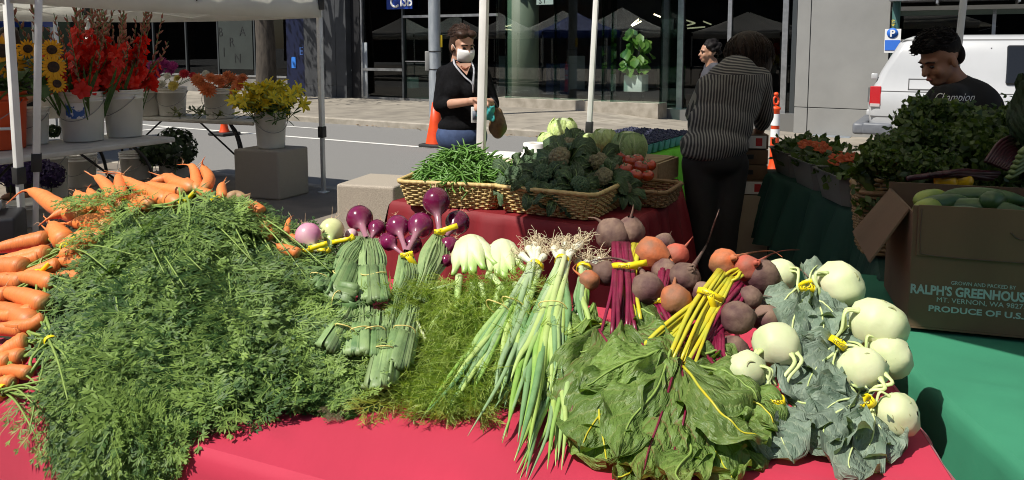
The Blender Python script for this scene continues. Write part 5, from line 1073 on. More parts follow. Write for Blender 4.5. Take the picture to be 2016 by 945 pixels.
# ================================================================ flowers
m_stem = M('flower_stem', (.09, .17, .04), (.06, .12, .03), 20, .5)
m_gleaf = M('flower_leaf', (.05, .11, .03), (.08, .15, .04), 14, .5, tr=.25, rnd=.15)
def petal(g, c, Mx, L, W, up, curl=0., t=.5, n=5):
    V = np.linspace(0, 1, n); wv = np.sin(np.pi * np.clip(V * .9 + .07, 0, 1)) ** .7; P = []
    for v, w_ in zip(V, wv):
        z = up * v + curl * v * v; P.append([(u * W * .5 * w_, L * v, L * z + (.12 * W * (1 - u * u))) for u in (-1, -.4, .4, 1)])
    g.grid(np.array(P) @ np.array(Mx).T + np.array(c), tint=t + .25 * srs.uniform(-1, 1))
def rotz(a): c, s_ = math.cos(a), math.sin(a); return np.array([[c, -s_, 0], [s_, c, 0], [0, 0, 1]])
m_glad = M('gladiolus_red', (.62, .012, .008), r=.5, tr=.35, trc=(1.3, .8, .8), tint=(.8, .05, .02), rnd=.2)
m_bud = M('gladiolus_bud', (.34, .06, .05), (.24, .15, .09), 20, .5, rnd=.2)
def glad_proto(seed, name='gladiolus'):
    r = np.random.RandomState(seed); t = thing(name, 'x', 'flower', (0, 0, 0)); H = 1.0 if seed < 3 else 1.16; C = bez([(0, 0, 0), (.02, 0, .5), (.02 + r.normal(0, .03), r.normal(0, .03), H)], 12)
    G().tube(C, np.linspace(.007, .003, 12), 6).build('stem', m_stem, t); g = G(); gb = G()
    for k in range(15):
        f = .42 + .57 * k / 15; i = min(int(f * 11), 10); p = lerp(C[i], C[i + 1], f * 11 - i); sd = (1 if k % 2 else -1); a = (0 if sd > 0 else math.pi) + r.normal(0, .5); e = np.array([math.cos(a), math.sin(a) * .8 - .3, .6])
        if k < (9 if seed < 3 else 3):
            Mx = frame(unit(e)); s_ = (.075 - .004 * k) * r.uniform(.9, 1.15)
            for q in range(6): petal(g, p + unit(e) * .012, Mx @ rotz(q * 1.047 + r.uniform(-.2, .2)), s_, s_ * .8, .75 + .2 * r.rand(), -.45, .4)
        else: L = .075 * (1.35 - f * .75); q = unit(e + np.array([0, 0, .9])); gb.tube([p, p + q * L * .5, p + q * L], [.007, .014 * (1.4 - f * .8), .002], 6)
    g.build('blossom', m_glad, t); gb.build('buds', m_bud, t, kind='stuff')
    for k in range(2): gl2 = G(); a = r.uniform(0, 6.28); leaf(gl2, [(0, 0, .05), (.05 * math.cos(a), .05 * math.sin(a), .35), (.14 * math.cos(a), .14 * math.sin(a), .62)], .03, seed + k, .0, .1, .002, shape='x', nu=4, nv=8, up=(math.cos(a), math.sin(a), .2)); gl2.build('leaf', m_gleaf, t)
    return t
def plant(protos, spots, lab, grp, rs, tmax=.35, sc=(.85, 1.1)):
    """copies of the prototype stems: base point, lean"""
    trees = [tree_of(p) for p in protos]
    for k, (b, lean_) in enumerate(spots):
        i = k % len(protos)
        if k < len(protos): o = protos[i]; o.location = b; o.rotation_euler = (lean_[0], lean_[1], rs.uniform(0, 6.28)); o.scale = (rs.uniform(*sc),) * 3
        else: o = dup(protos[i], b, (lean_[0], lean_[1], rs.uniform(0, 6.28)), scale=rs.uniform(*sc), tree=trees[i])
        o['label'] = lab; o['group'] = grp
def ring_spots(P, r, n, z, lean, rs):
    out = []
    for k in range(n): a = rs.uniform(0, 6.28); f = math.sqrt(rs.rand()); e = f * lean * rs.uniform(.6, 1.15); out.append((Vector((P.x + r * f * math.cos(a), P.y + r * f * math.sin(a), P.z + z)), (-e * math.sin(a), e * math.cos(a))))
    return out
gp = [glad_proto(k) for k in range(5)]
plant(gp, ring_spots(PA, .13, 26, .06, .5, srs) + ring_spots(PB, .12, 24, .05, .42, srs), 'red gladiolus spike among the others in the white buckets', 'red gladiolus stems in the two near buckets', srs, sc=(.85, 1.2))
# sunflowers
m_sunp = M('sunflower_petal', (.82, .4, .008), r=.5, tr=.3, trc=(1.1, .9, .4), tint=(.85, .5, .01), rnd=.08); m_sund = M('sunflower_disc', (.045, .02, .01), (.02, .01, .005), 60, .8, .004, 120)
SUNF = [((4, 100), 30, 'sunflower cut by the left edge of the picture'), ((20, 126), 29, 'sunflower facing out, lower left beside the near tent leg'), ((80, 132), 22, 'sunflower turned aside between the two tent legs'), ((105, 132), 24, 'sunflower edge-on right of the second tent leg'), ((102, 98), 20, 'upper sunflower right of the second tent leg'), ((55, 96), 18, 'sunflower between the tent legs, seen from above the leaves'), ((112, 165), 18, 'low drooping sunflower above the small white bucket')]
for k, ((px, py), rp, lab) in enumerate(SUNF):
    c = np.array(at(px, py, 5.9 + .12 * (k % 3))); r = rp * c[1] / F_PX; fd = unit(np.array([-c[0] * .7 + srs.normal(0, .6) + (1.6 if k in (2, 3, 6) else 0), -c[1] * .5, srs.uniform(.3, 1.3)])); Mx = frame(fd)
    t = thing('sunflower', lab, 'flower', c); G().ball(c + fd * .005, (r * .46, r * .46, r * .14), Mx, 16, 7).build('disc', m_sund, t); g = G()
    for q in range(34): petal(g, c + Mx @ rotz(q * .37) @ np.array([0, r * .38, -.006 * (q % 2)]), Mx @ rotz(q * .37 + srs.normal(0, .05)), r * srs.uniform(.55, .72), r * .24, srs.uniform(.0, .3), srs.uniform(-.3, .1))
    g.build('petals', m_sunp, t); b = np.array([PO.x, PO.y, PO.z + .4]); G().tube(bez([c - fd * .01, c - fd * .08 + np.array([0, 0, -.05]), b], 8), .009, 6).build('stem', m_stem, t)
    for q in range(3): gl2 = G(); p = lerp(c, b, .3 + .2 * q); a = srs.uniform(0, 6.28); leaf(gl2, [p, p + np.array([.09 * math.cos(a), .09 * math.sin(a), .02]), p + np.array([.2 * math.cos(a), .2 * math.sin(a), -.08])], .14, k + q * 3., .008, .1, .006, nu=7, nv=9, up=(0, 0, 1)); gl2.build('leaf', m_gleaf, t)
# round-headed flowers (dahlias, hydrangea)
def dahlia(px, py, Y, rp, mat, lab, base, grp=None, layers=5, name='dahlia'):
    c = np.array(at(px, py, Y)); r = rp * Y / F_PX; fd = unit(np.array([srs.normal(0, .4), -.8, srs.uniform(.3, 1)])); Mx = frame(fd); t = thing(name, lab, 'flower', c, grp); g = G()
    for l in range(layers):
        n = 15 - 2 * l; rr = r * (1 - .16 * l)
        for q in range(n): petal(g, c + fd * r * .08 * l, Mx @ rotz(q * 6.283 / n + l * .3), rr, rr * .36, .15 + .3 * l + srs.uniform(-.05, .1), -.1, .3 + .1 * l, 4)
    g.build('blossom', mat, t); G().tube(bez([c - fd * .01, (c + np.array(base)) / 2 + srs.normal(0, .03, 3), np.array(base)], 6), .004, 5).build('stem', m_stem, t)
def mflow(n, c, c2, tr=.25): return M(n, c, r=.55, tr=tr, trc=(1.1, 1, .9), tint=c2, rnd=.1)
m_do, m_dw, m_dy, m_dr, m_dm = mflow('dahlia_orange', (.62, .16, .05), (.72, .26, .1)), mflow('dahlia_white', (.66, .66, .58), (.74, .74, .66)), mflow('dahlia_yellow', (.68, .56, .12), (.75, .65, .2)), mflow('dahlia_red', (.42, .01, .03), (.55, .03, .05)), mflow('magenta_flower', (.3, .015, .16), (.4, .04, .24))
for k, (px, py, rp) in enumerate([(408, 178, 19), (432, 160, 16), (455, 158, 17), (390, 158, 15), (470, 168, 15), (440, 178, 14), (415, 155, 13), (478, 155, 12), (425, 184, 13), (462, 180, 12), (398, 168, 12), (448, 150, 12)]): dahlia(px, py, 8.35 + .2 * (k % 3), rp, m_do, 'orange dahlia in the bucket before the orange traffic post', (PE.x, PE.y, PE.z + .3), 'orange dahlias in one bucket')
for px, py, rp, mt, lb in ((318, 168, 12, m_dw, 'white dahlia at the left of the mixed bucket'), (342, 169, 12, m_dy, 'yellow dahlia at the rim of the mixed bucket'), (363, 146, 11, m_dr, 'dark red dahlia above the mixed bucket'), (380, 150, 9, m_dr, 'small red dahlia right of the dark red one'), (350, 155, 9, m_dy, 'pale yellow dahlia half hidden behind the front yellow one'), (330, 150, 8, m_dw, 'small white dahlia high in the mixed bucket'), (405, 145, 8, m_dw, 'white dahlia behind the orange ones')): dahlia(px, py, 8.6, rp, mt, lb, (PD.x, PD.y, PD.z + .3))
for k, (px, py) in enumerate([(300, 130), (315, 140), (328, 128), (305, 150), (335, 142), (292, 142), (318, 122), (340, 130), (298, 165)]): dahlia(px, py, 8.8, 11, m_dm, 'magenta bloom behind the red gladioli', (PC.x, PC.y, PC.z + .3), 'magenta blooms in the back bucket', 4, 'magenta_bloom')
for k, (px, py) in enumerate([(108, 165), (120, 172), (112, 178), (128, 165), (100, 175)]): dahlia(px, py, 7.5, 8, m_dr, 'small red bloom over the small white bucket', (PG.x, PG.y, PG.z + .26), 'small red blooms', 3, 'red_bloom')
def puff(px, py, Y, rp, mat, name, lab, base, n=260, s_=.016, cat='flower'):
    c = np.array(at(px, py, Y)); r = rp * Y / F_PX; t = thing(name, lab, cat, c); g = G()
    for k in range(n): d_ = unit(srs.normal(0, 1, 3)); p = c + d_ * r * srs.uniform(.75, 1.05); L = s_ * srs.uniform(.7, 1.2); g.faces(np.array([(0, -L, 0), (L, 0, .3 * L), (0, L, 0), (-L, 0, .3 * L)]) @ frame(d_ + srs.normal(0, .3, 3)).T + p, [(0, 1, 2, 3)], tint=srs.rand())
    g.build('florets', mat, t, kind='stuff'); G().tube([c - np.array([0, 0, r * .6]), np.array(base)], .006, 5).build('stem', m_stem, t)
m_hyd = mflow('hydrangea_green', (.2, .3, .13), (.5, .56, .42)); m_pur = mflow('statice_purple', (.035, .02, .09), (.1, .06, .2)); m_dg = M('dark_foliage', (.025, .05, .02), r=.45, tr=.2, tint=(.05, .09, .03))
puff(126, 128, 7.4, 18, m_hyd, 'hydrangea', 'green white hydrangea head left of the gladioli', (PG.x, PG.y, PG.z + .26)); puff(120, 148, 7.3, 13, m_dw, 'hydrangea', 'white hydrangea head below the green one', (PG.x, PG.y, PG.z + .26)); puff(146, 160, 6.7, 15, m_pur, 'statice', 'dark purple flower head at the rim of the labelled bucket', (PA.x, PA.y, PA.z + .38))
for k, (px, py, rp, lb) in enumerate([(62, 330, 34, 'purple statice mass between the tent legs under the table'), (100, 345, 26, 'purple statice clump right of the second tent leg'), (20, 335, 32, 'purple statice mass at the left edge under the table')]): puff(px, py, 7.3, rp, m_pur, 'statice', lb, onp(px, 400, 0), 900, .014)
for k, (px, py, rp, lb) in enumerate([(345, 292, 40, 'dark leafy foliage bunch in the bucket behind the carrots'), (300, 300, 26, 'smaller dark foliage clump beside the leafy bunch')]): puff(px, py, 8.9, rp, m_dg, 'foliage_bunch', lb, onp(px, 345, .1), 620, .03, 'plant')
puff(105, 258, 6.6, 12, m_dg, 'foliage_bunch', 'low wilted foliage lying on the near flower table', onp(105, 268, .745), 160, .02, 'plant')
# yellow lilies
m_lil = mflow('lily_yellow', (.85, .68, .02), (.9, .78, .08), .35); m_lbud = M('lily_bud', (.42, .44, .06), (.3, .36, .06), 20, .5, rnd=.12)
def lily_proto(seed):
    r = np.random.RandomState(seed); t = thing('lily', 'x', 'flower', (0, 0, 0)); H = .36; G().tube(bez([(0, 0, 0), (.01, 0, .2), (r.normal(0, .02), r.normal(0, .02), H)], 7), .004, 5).build('stem', m_stem, t); g = G(); gb = G()
    for k in range(3):
        a = k * 2.1 + r.uniform(0, 1); e = unit([math.cos(a), math.sin(a), .55 if k else 1.2]); p = np.array([0, 0, H - .05 * k]) + e * .03; Mx = frame(e)
        if k < 2 or seed == 0:
            for q in range(6): petal(g, p, Mx @ rotz(q * 1.047), .085, .036, .75, -.5, .4)
        else: gb.tube([p, p + e * .04, p + e * .085], [.005, .012, .003], 7)
    for k in range(3): a = r.uniform(0, 6.28); e = unit([math.cos(a), math.sin(a), 1.3]); p = np.array([0, 0, H - .02]) ; gb.tube([p, p + e * .045, p + e * .1], [.004, .011, .003], 7)
    g.build('blossom', m_lil, t); gb.build('buds', m_lbud, t, kind='stuff'); gl2 = G()
    for k in range(7): a = r.uniform(0, 6.28); z = r.uniform(.1, .3); petal(gl2, (0, 0, z), rotz(a) @ np.eye(3), .11, .018, .6, -.2)
    gl2.build('leaves', m_gleaf, t); return t
plant([lily_proto(k) for k in range(4)], ring_spots(PF, .12, 46, .2, .85, srs), 'yellow lily in the bucket on the granite block', 'yellow lilies in one bucket', srs, sc=(.9, 1.25))
g = G(); STEMS = []      # cut greenery left lying on the far table
for k in range(9):
    a = onp(330 + k * 12, 224 + (k % 3) * 5, .76); b = a + Vector((srs.uniform(-.2, .3), srs.uniform(-.1, .1), .04)); STEMS.append(bez([a, (a + b) / 2 + Vector((0, 0, .03)), b], 5))
    for q in range(9): petal(g, lerp(np.array(a), np.array(b), srs.rand()) + np.array([0, 0, .02]), rotz(srs.uniform(0, 6.28)), .08, .03, srs.uniform(-.1, .9), -.2)
t = thing('cut_greenery', 'loose cut stems and leaves lying on the far flower table', 'plant', onp(380, 228, .745)); g.build('leaves', M('cut_leaf', (.12, .15, .05), (.2, .2, .09), 10, .5, tr=.2), t, kind='stuff'); [G().tube(q, .004, 5).build('stem', m_stem, t) for q in STEMS]

# ================================================================ second vegetable table
q = [np.array(p) for p in ((-.62, 3.95), (.46, 3.32), (.86, 4.02), (-.22, 4.64))]
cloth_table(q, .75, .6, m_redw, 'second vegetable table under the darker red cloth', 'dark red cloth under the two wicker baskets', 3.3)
q2 = [np.array(p) for p in ((.24, 4.5), (.9, 4.1), (1.0, 4.62), (.42, 5.1))]
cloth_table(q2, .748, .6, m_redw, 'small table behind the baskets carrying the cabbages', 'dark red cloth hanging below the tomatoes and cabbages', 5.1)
m_wick = M('wicker', (.62, .47, .2), (.5, .36, .13), 40, .55, rnd=.05); m_wickd = M('wicker_dark', (.28, .17, .07), (.2, .12, .05), 40, .6)
def wicker(name, lab, a, b, depth, h, flare=.035, mat=m_wick, rows=11, z=.752):
    a, b = np.array(a), np.array(b); u = unit(b - a); n_ = np.array([-u[1], u[0]]); W = np.linalg.norm(b - a); c = (a + b) / 2 + n_ * depth / 2; t = thing(name, lab, 'basket', (*c, z))
    def per(f):     # rounded rectangle perimeter at height fraction f
        w_, d_ = W / 2 + flare * f, depth / 2 + flare * f; P = []
        for sx, sy, a0 in ((1, -1, -90), (1, 1, 0), (-1, 1, 90), (-1, -1, 180)):
            for k in (0, 45, 90): P.append((sx * (w_ - .04) + .04 * math.cos(R(a0 + k)), sy * (d_ - .04) + .04 * math.sin(R(a0 + k))))
        P.append(P[0]); P = np.array(P); L = np.concatenate([[0], np.cumsum(np.linalg.norm(np.diff(P, axis=0), axis=1))]); n = 2 * int(L[-1] / .027 / 2 + .5) * 3; s_ = np.linspace(0, L[-1], n + 1)
        return np.stack([np.interp(s_, L, P[:, 0]), np.interp(s_, L, P[:, 1])], 1), n
    _, n0 = per(0)
    def pts(f, off):
        P, n = per(f); P = np.array([P[int(round(i * n / n0))] for i in range(n0 + 1)]); r_ = 1 + (off / np.linalg.norm(P, axis=1)); X = P * r_[:, None]; return np.stack([c[0] + X[:, 0] * u[0] + X[:, 1] * n_[0], c[1] + X[:, 0] * u[1] + X[:, 1] * n_[1], np.full(n0 + 1, z + h * f)], 1)
    g = G(); i = np.arange(n0 + 1)
    for k in range(rows): f = (k + .6) / (rows + .4); g.tube(pts(f, .0055 * np.cos(np.pi * (i / 3 + k))), h / rows * .52, 6, cap=False, flat=.8, up=(0, 0, 1))
    g.build('weave', mat, t, kind='stuff'); g = G(); A0, A1 = pts(.02, 0 * i), pts(1, 0 * i)
    for j in range(0, n0, 3): g.tube([A0[j], A1[j]], .004, 5)
    g.build('stakes', mat, t, kind='stuff'); g = G().tube(pts(1.02, .004 * np.sin(i * 2.2)), .011, 7, cap=False); g.build('rim', mat, t)
    B = pts(.06, 0 * i); G().faces(B[:-1], [tuple(range(n0))]).build('base', mat, t, smooth=False)
    return t, c, u, n_
_, bc1, bu1, bn1 = wicker('wicker_basket', 'pale wicker basket heaped with green beans', (-.53, 3.82), (-.085, 3.71), .5, .125)
_, bc2, bu2, bn2 = wicker('wicker_basket', 'pale wicker basket half in shade holding broccoli and cauliflower', (-.045, 3.685), (.36, 3.47), .52, .125)
m_bean = M('green_bean', (.085, .2, .03), (.12, .26, .045), 12, .4, rnd=.22)
def bean_mesh(seed):
    r = np.random.RandomState(seed); L = r.uniform(.06, .082); b = r.uniform(-.035, .045); C = bez([(-L, 0, b), (-L * .4, r.normal(0, .006), 0), (L * .4, r.normal(0, .006), 0), (L * .95, 0, b), (L * 1.12, .004, b * 1.3)], 11)
    return C, np.array([.0016, .003, .0042, .0046, .0046, .0046, .0045, .0043, .003, .0014, .0008])
BM = [bean_mesh(k) for k in range(8)]
protos = []
for k, (C, rd) in enumerate(BM): protos.append(G().tube(C, rd, 7).build('green_bean', m_bean)); tag(protos[-1], 'green bean in the heap on the wicker basket', 'green bean', 'green beans heaped on the basket')
def bean_place(k, stuff=None, low=0):
    a = srs.uniform(0, 6.28); f = math.sqrt(srs.rand()); x, y = .25 * f * math.cos(a) * 1.0, .27 * f * math.sin(a); z = .752 + .1 + (.165 * (1 - f ** 1.7) + srs.uniform(-.012, .012)) * (1 - low) + (.03 if f > .8 else 0)
    p = Vector((bc1[0] + bu1[0] * x + bn1[0] * y, bc1[1] + bu1[1] * x + bn1[1] * y, z)); return p, (srs.uniform(0, 6.28), srs.normal(0, .22) + .35 * f, a + srs.normal(0, .9))
for k in range(290):
    p, e = bean_place(k)
    if k < 8: o = protos[k]
    else: o = protos[k % 8].copy(); COL.objects.link(o)
    o.location = p; o.rotation_euler = e
from mathutils import Euler
g = G()
for k in range(420): p, e = bean_place(k, low=.15); C, rd = BM[k % 8]; Rm = np.array(Euler(e).to_matrix()); g.tube(C @ Rm.T + np.array(p) - np.array([0, 0, .018]), rd, 5)
tag(g.build('green_beans', m_bean, kind='stuff'), 'packed green beans underneath the loose ones in the basket', 'green beans')
# broccoli, cauliflower
m_broc = M('broccoli_head', (.05, .1, .045), (.085, .14, .07), 60, .8, .006, 140); m_brl = M_leaf('brassica_leaf', (.035, .075, .03), (.07, .12, .05), (.2, .27, .14), .15, 5); m_caul = M('cauliflower_curd', (.24, .22, .12), (.17, .15, .08), 40, .7, .006, 90); m_bst = M('brassica_stalk', (.2, .3, .1), (.15, .24, .08), 12, .5)
def brassica(px, py, Y, rp, kind, lab, nl=7, fd=(0, -.8, .7)):
    c = np.array(at(px, py, Y)); r = rp * Y / F_PX; t = thing(kind, lab, kind, c); Mx = frame(unit(fd)); g = G()
    for k in range(46):
        f = math.sqrt((k + .5) / 46) * 1.25; a = k * 2.4; d_ = Mx @ np.array([math.sin(f) * math.cos(a), math.sin(f) * math.sin(a), math.cos(f)]); g.ball(c + d_ * r * .8, r * srs.uniform(.2, .3), n=7, m=5)
    g.build('head', m_broc if kind == 'broccoli' else m_caul, t); ax = unit(fd); G().tube([c + ax * r * .2, c - ax * r * 1.0], [r * .45, r * .3], 9).build('stalk', m_bst, t)
    for k in range(nl):
        a = k * 6.28 / nl + srs.uniform(-.3, .3); e = Mx @ np.array([math.cos(a), math.sin(a), .1]); b = c - ax * r * .8; gl2 = G(); Lf = srs.uniform(1.7, 2.6) * r
        P = [b, b + e * r * .85 + ax * r * .5, b + e * (r * .6 + Lf * .6) + ax * r * .9 + np.array([0, 0, srs.uniform(-.6, .0) * r]), b + e * (r * .6 + Lf) + ax * r * .6 - np.array([0, 0, srs.uniform(.4, 1.3) * r])]
        C = leaf(gl2, P, r * srs.uniform(1.1, 1.6), srs.rand() * 90, .25 * r, .12, .12 * r, srs.normal(0, .3), 'kohl', 9, 12, up=tuple(ax), tint=srs.uniform(0, .5)); o = gl2.build('leaf', m_brl, t); G().tube(C[:9], np.linspace(.1, .03, 9) * r, 6).build('midrib', m_bst, o)
for a in ((1010, 346, 3.75, 19, 'broccoli', 'broccoli head at the edge of the sunlight beside the beans', 5), (1035, 322, 3.95, 17, 'broccoli', 'broccoli head farther back right of the beans', 5), (990, 362, 3.7, 15, 'broccoli', 'small sunlit broccoli floret low by the beans', 4), (1118, 296, 4.1, 25, 'cauliflower', 'topmost greenish cauliflower in front of the cabbages', 7), (1105, 318, 3.8, 28, 'cauliflower', 'pinkish cauliflower in the middle of the shaded basket', 8), (1190, 352, 3.75, 22, 'cauliflower', 'yellowish cauliflower at the right of the shaded basket', 7), (1070, 345, 3.7, 22, 'broccoli', 'dark broccoli in the shade buried in leaves', 8), (1140, 368, 3.62, 22, 'broccoli', 'low dark broccoli at the front of the shaded basket', 8), (1062, 318, 4.0, 18, 'broccoli', 'broccoli on end left of the topmost cauliflower', 6), (1178, 322, 4.0, 22, 'cauliflower', 'leafy cauliflower in front of the big cabbage', 8), (1228, 372, 3.7, 16, 'cauliflower', 'small leafy cauliflower hanging over the basket end', 7), (1095, 385, 3.55, 16, 'broccoli', 'leafy broccoli stalks spilling at the rim of the basket', 7), (1045, 372, 3.6, 15, 'broccoli', 'lowest broccoli at the rim near the light edge', 6)):
    brassica(*a, fd=(srs.normal(0, .4), -.8, .8))
for (a, b, c_) in (((1090, 390), (1075, 360), (1110, 330)), ((1080, 385), (1095, 350), (1120, 335)), ((1120, 350), (1160, 345), (1205, 350)), ((1140, 300), (1160, 320), (1175, 345))):
    pass
# cabbages on a crate
m_cab = M_leaf('cabbage_leaf', (.36, .5, .15), (.5, .6, .24), (.62, .7, .42), .12, 4, r=.4, bump=.003); m_cabg = M_leaf('cabbage_leaf_green', (.17, .28, .09), (.26, .36, .14), (.5, .58, .3), .1, 4, r=.4, bump=.003)
cc = Vector((.62, 4.68, .75)); cz = thing('wooden_crate', 'wooden crate under the cabbages', 'crate', cc); gsl = [((0, -.17, .07), (.7, .015, .12)), ((0, .17, .07), (.7, .015, .12)), ((-.345, 0, .07), (.015, .325, .12)), ((.345, 0, .07), (.015, .325, .12)), ((0, 0, .13), (.66, .32, .012))]
m_wood = M('crate_wood', (.4, .28, .15), (.3, .2, .1), 8, .7, stretch=(1, 6, 6))
for c_, s_ in gsl: G().box(Matrix.Rotation(-.55, 3, 'Z') @ Vector(c_) + cc, s_, -.55).build('board', m_wood, cz, smooth=False)
def cabbage(px, py, Y, rp, lab, mat):
    c = np.array(at(px, py, Y)); r = rp * Y / F_PX; t = thing('cabbage', lab, 'cabbage', c); G().ball(c, r * .93, n=20, m=12).build('head', mat, t)
    for k in range(8):
        a = k * 2.4 + srs.rand(); e = np.array([math.cos(a), math.sin(a), 0]); P = [c + r * 1.02 * (e * math.sin(f) + np.array([0, 0, -math.cos(f)])) * (1 + .06 * (f / 2.3) ** 3) for f in np.linspace(.35, 2.3 + .3 * srs.rand(), 7)]
        gl2 = G(); n = 12; C = bez(P, n); rows = []
        for i in range(n):
            T = unit(C[min(i + 1, n - 1)] - C[max(i - 1, 0)]); o_ = unit(C[i] - c); b = np.cross(T, o_); w_ = r * 1.25 * math.sin(math.pi * min(.93, .12 + i / n * .9)) ** .6; row = []
            for u in np.linspace(-1, 1, 9): p = C[i] + b * u * w_ * .8; d_ = p - c; rr = r * (1.02 + .025 * (k % 3) + .05 * abs(u) ** 3 * math.sin(i * 1.3 + k) + .03 * noise.noise((u * 3, i * .5, k * 7.)) + (.12 * max(0, i / n - .75))); row.append(c + unit(d_) * rr)
            rows.append(row)
        gl2.grid(rows, uv=np.stack(np.broadcast_arrays(np.linspace(-1, 1, 9)[None, :], np.linspace(0, 1, n)[:, None]), -1), tint=srs.uniform(0, .6)); gl2.build('leaf', mat, t)
for a in ((1107, 258, 4.75, 29, 'highest pale cabbage, half cut, behind the cauliflower', m_cab), (1078, 278, 4.7, 20, 'pale cabbage wedge left of the highest one', m_cab), (1160, 276, 4.75, 16, 'small bright cabbage between the two larger ones', m_cab), (1190, 276, 4.62, 25, 'bright yellow green cabbage in full sun', m_cab), (1238, 290, 4.5, 35, 'big grey green cabbage beside the tomatoes', m_cabg), (1060, 296, 4.6, 16, 'lowest pale cabbage next to the paper roll', m_cab)): cabbage(*a)
m_tom = M('tomato', (.36, .016, .009), (.42, .055, .014), 5, .2, coat=.4, rnd=.2); m_calyx = M('calyx', (.06, .12, .03))
_, tc3, _, _ = wicker('wicker_tray', 'low wicker tray of tomatoes at the end of the red table', (.5, 3.86), (.74, 3.74), .3, .08, .02, m_wickd, 6)
for px, py, Y, rp, lb in ((1220, 308, 4.12, 12.5, 'small red tomato on top of the tomato heap'), (1240, 318, 4.05, 15, 'orange red tomato below the small top one'), (1262, 330, 3.95, 16, 'ribbed orange tomato at the right of the heap'), (1278, 326, 4.05, 14, 'red tomato at the right end by the cloth'), (1232, 334, 3.95, 15, 'deep red tomato at the front left of the heap'), (1252, 345, 3.85, 14, 'tomato low at the front of the heap'), (1275, 346, 3.9, 13, 'tomato at the lower right of the heap'), (1232, 352, 3.8, 12, 'lowest tomato touching the cauliflower leaves'), (1255, 314, 4.15, 13, 'tomato at the back of the heap by the cabbage')):
    c = np.array(at(px, py, Y)); r = rp * Y / F_PX; t = thing('tomato', lb, 'tomato', c); Mx = frame(unit([srs.normal(0, .5), -.3, 1])); pr = [(.02, -.78), (.5, -.72), (.9, -.4), (1, 0), (.9, .4), (.6, .68), (.25, .72), (.02, .62)]
    G().lathe([(a * r, b * r) for a, b in pr], c, 24, Mx, 6, .03).build('fruit', m_tom, t); g = G(); [petal(g, c + Mx @ np.array([0, 0, .66 * r]), Mx @ rotz(k * 1.256), r * .5, r * .16, .3, .1) for k in range(5)]; g.build('calyx', m_calyx, t)
# paper roll and white bags behind the beans
c = np.array(at(1052, 292, 4.55)); c[2] = .755; t = thing('paper_roll', 'white paper roll standing behind the beans', 'paper roll', c); G().lathe([(.022, 0), (.065, 0), (.066, .002), (.066, .22), (.065, .222), (.022, .222), (.022, 0)], c, 24).build('paper', m_white, t); G().lathe([(.02, .001), (.0215, .001), (.0215, .221), (.02, .221), (.02, .001)], c, 16).build('core', m_wood, t)
c = at(1005, 312, 4.45); t = thing('carton', 'open pale carton with white paper behind the beans', 'box', c); G().box(Vector((c.x, c.y, .83)), (.3, .22, .15), -.5).build('body', M('pale_carton', (.62, .55, .4)), t, bevel=.006); G().box(Vector((c.x + .03, c.y, .915)), (.3, .2, .015), -.45).build('paper', m_white, t, bevel=.004)

# ================================================================ lime green berry table
cloth_table([np.array(p) for p in ((.93, 5.45), (1.6, 6.47), (1.0, 6.85), (.33, 5.83))], .75, .42, m_lime, 'berry table under the lime green cloth', 'lime green cloth on the berry table behind the tomatoes', 2.2)
m_pint = M('pulp_basket', (.09, .36, .33), (.07, .3, .28), 12, .8); m_berry = M('blueberry', (.018, .022, .06), (.05, .055, .11), 30, .55, rnd=.1)
def pint():
    t = thing('berry_basket', 'x', 'berry basket', (0, 0, 0)); G().box((0, 0, .038), (.085, .085, .074), taper=1.2).build('tray', m_pint, t, bevel=.008); g = G()
    for k in range(48): a = (k % 7) / 6 - .5; b = (k // 7) / 6 - .5; g.ball((a * .098 + srs.normal(0, .003), b * .098 + srs.normal(0, .003), .08 + .02 * (1 - 2 * max(abs(a), abs(b))) + srs.uniform(0, .008)), .0085, n=6, m=4)
    g.build('berries', m_berry, t, kind='stuff'); return t
p0 = pint(); tr_ = tree_of(p0); e1, e2 = Vector((.549, .836, 0)), Vector((-.845, .535, 0)); n_ = 0
for i in range(9):
    for j in range(5):
        p = Vector((.93, 5.45, .754)) + e1 * (.09 + .115 * i) + e2 * (.08 + .115 * j)
        o = p0 if n_ == 0 else dup(p0, p, tree=tr_); o.location = p; o.rotation_euler = (0, 0, math.atan2(e1.y, e1.x) + srs.normal(0, .06)); o['label'] = 'teal pulp basket of blueberries in the rows on the lime cloth'; o['group'] = 'berry baskets on the lime table'; n_ += 1

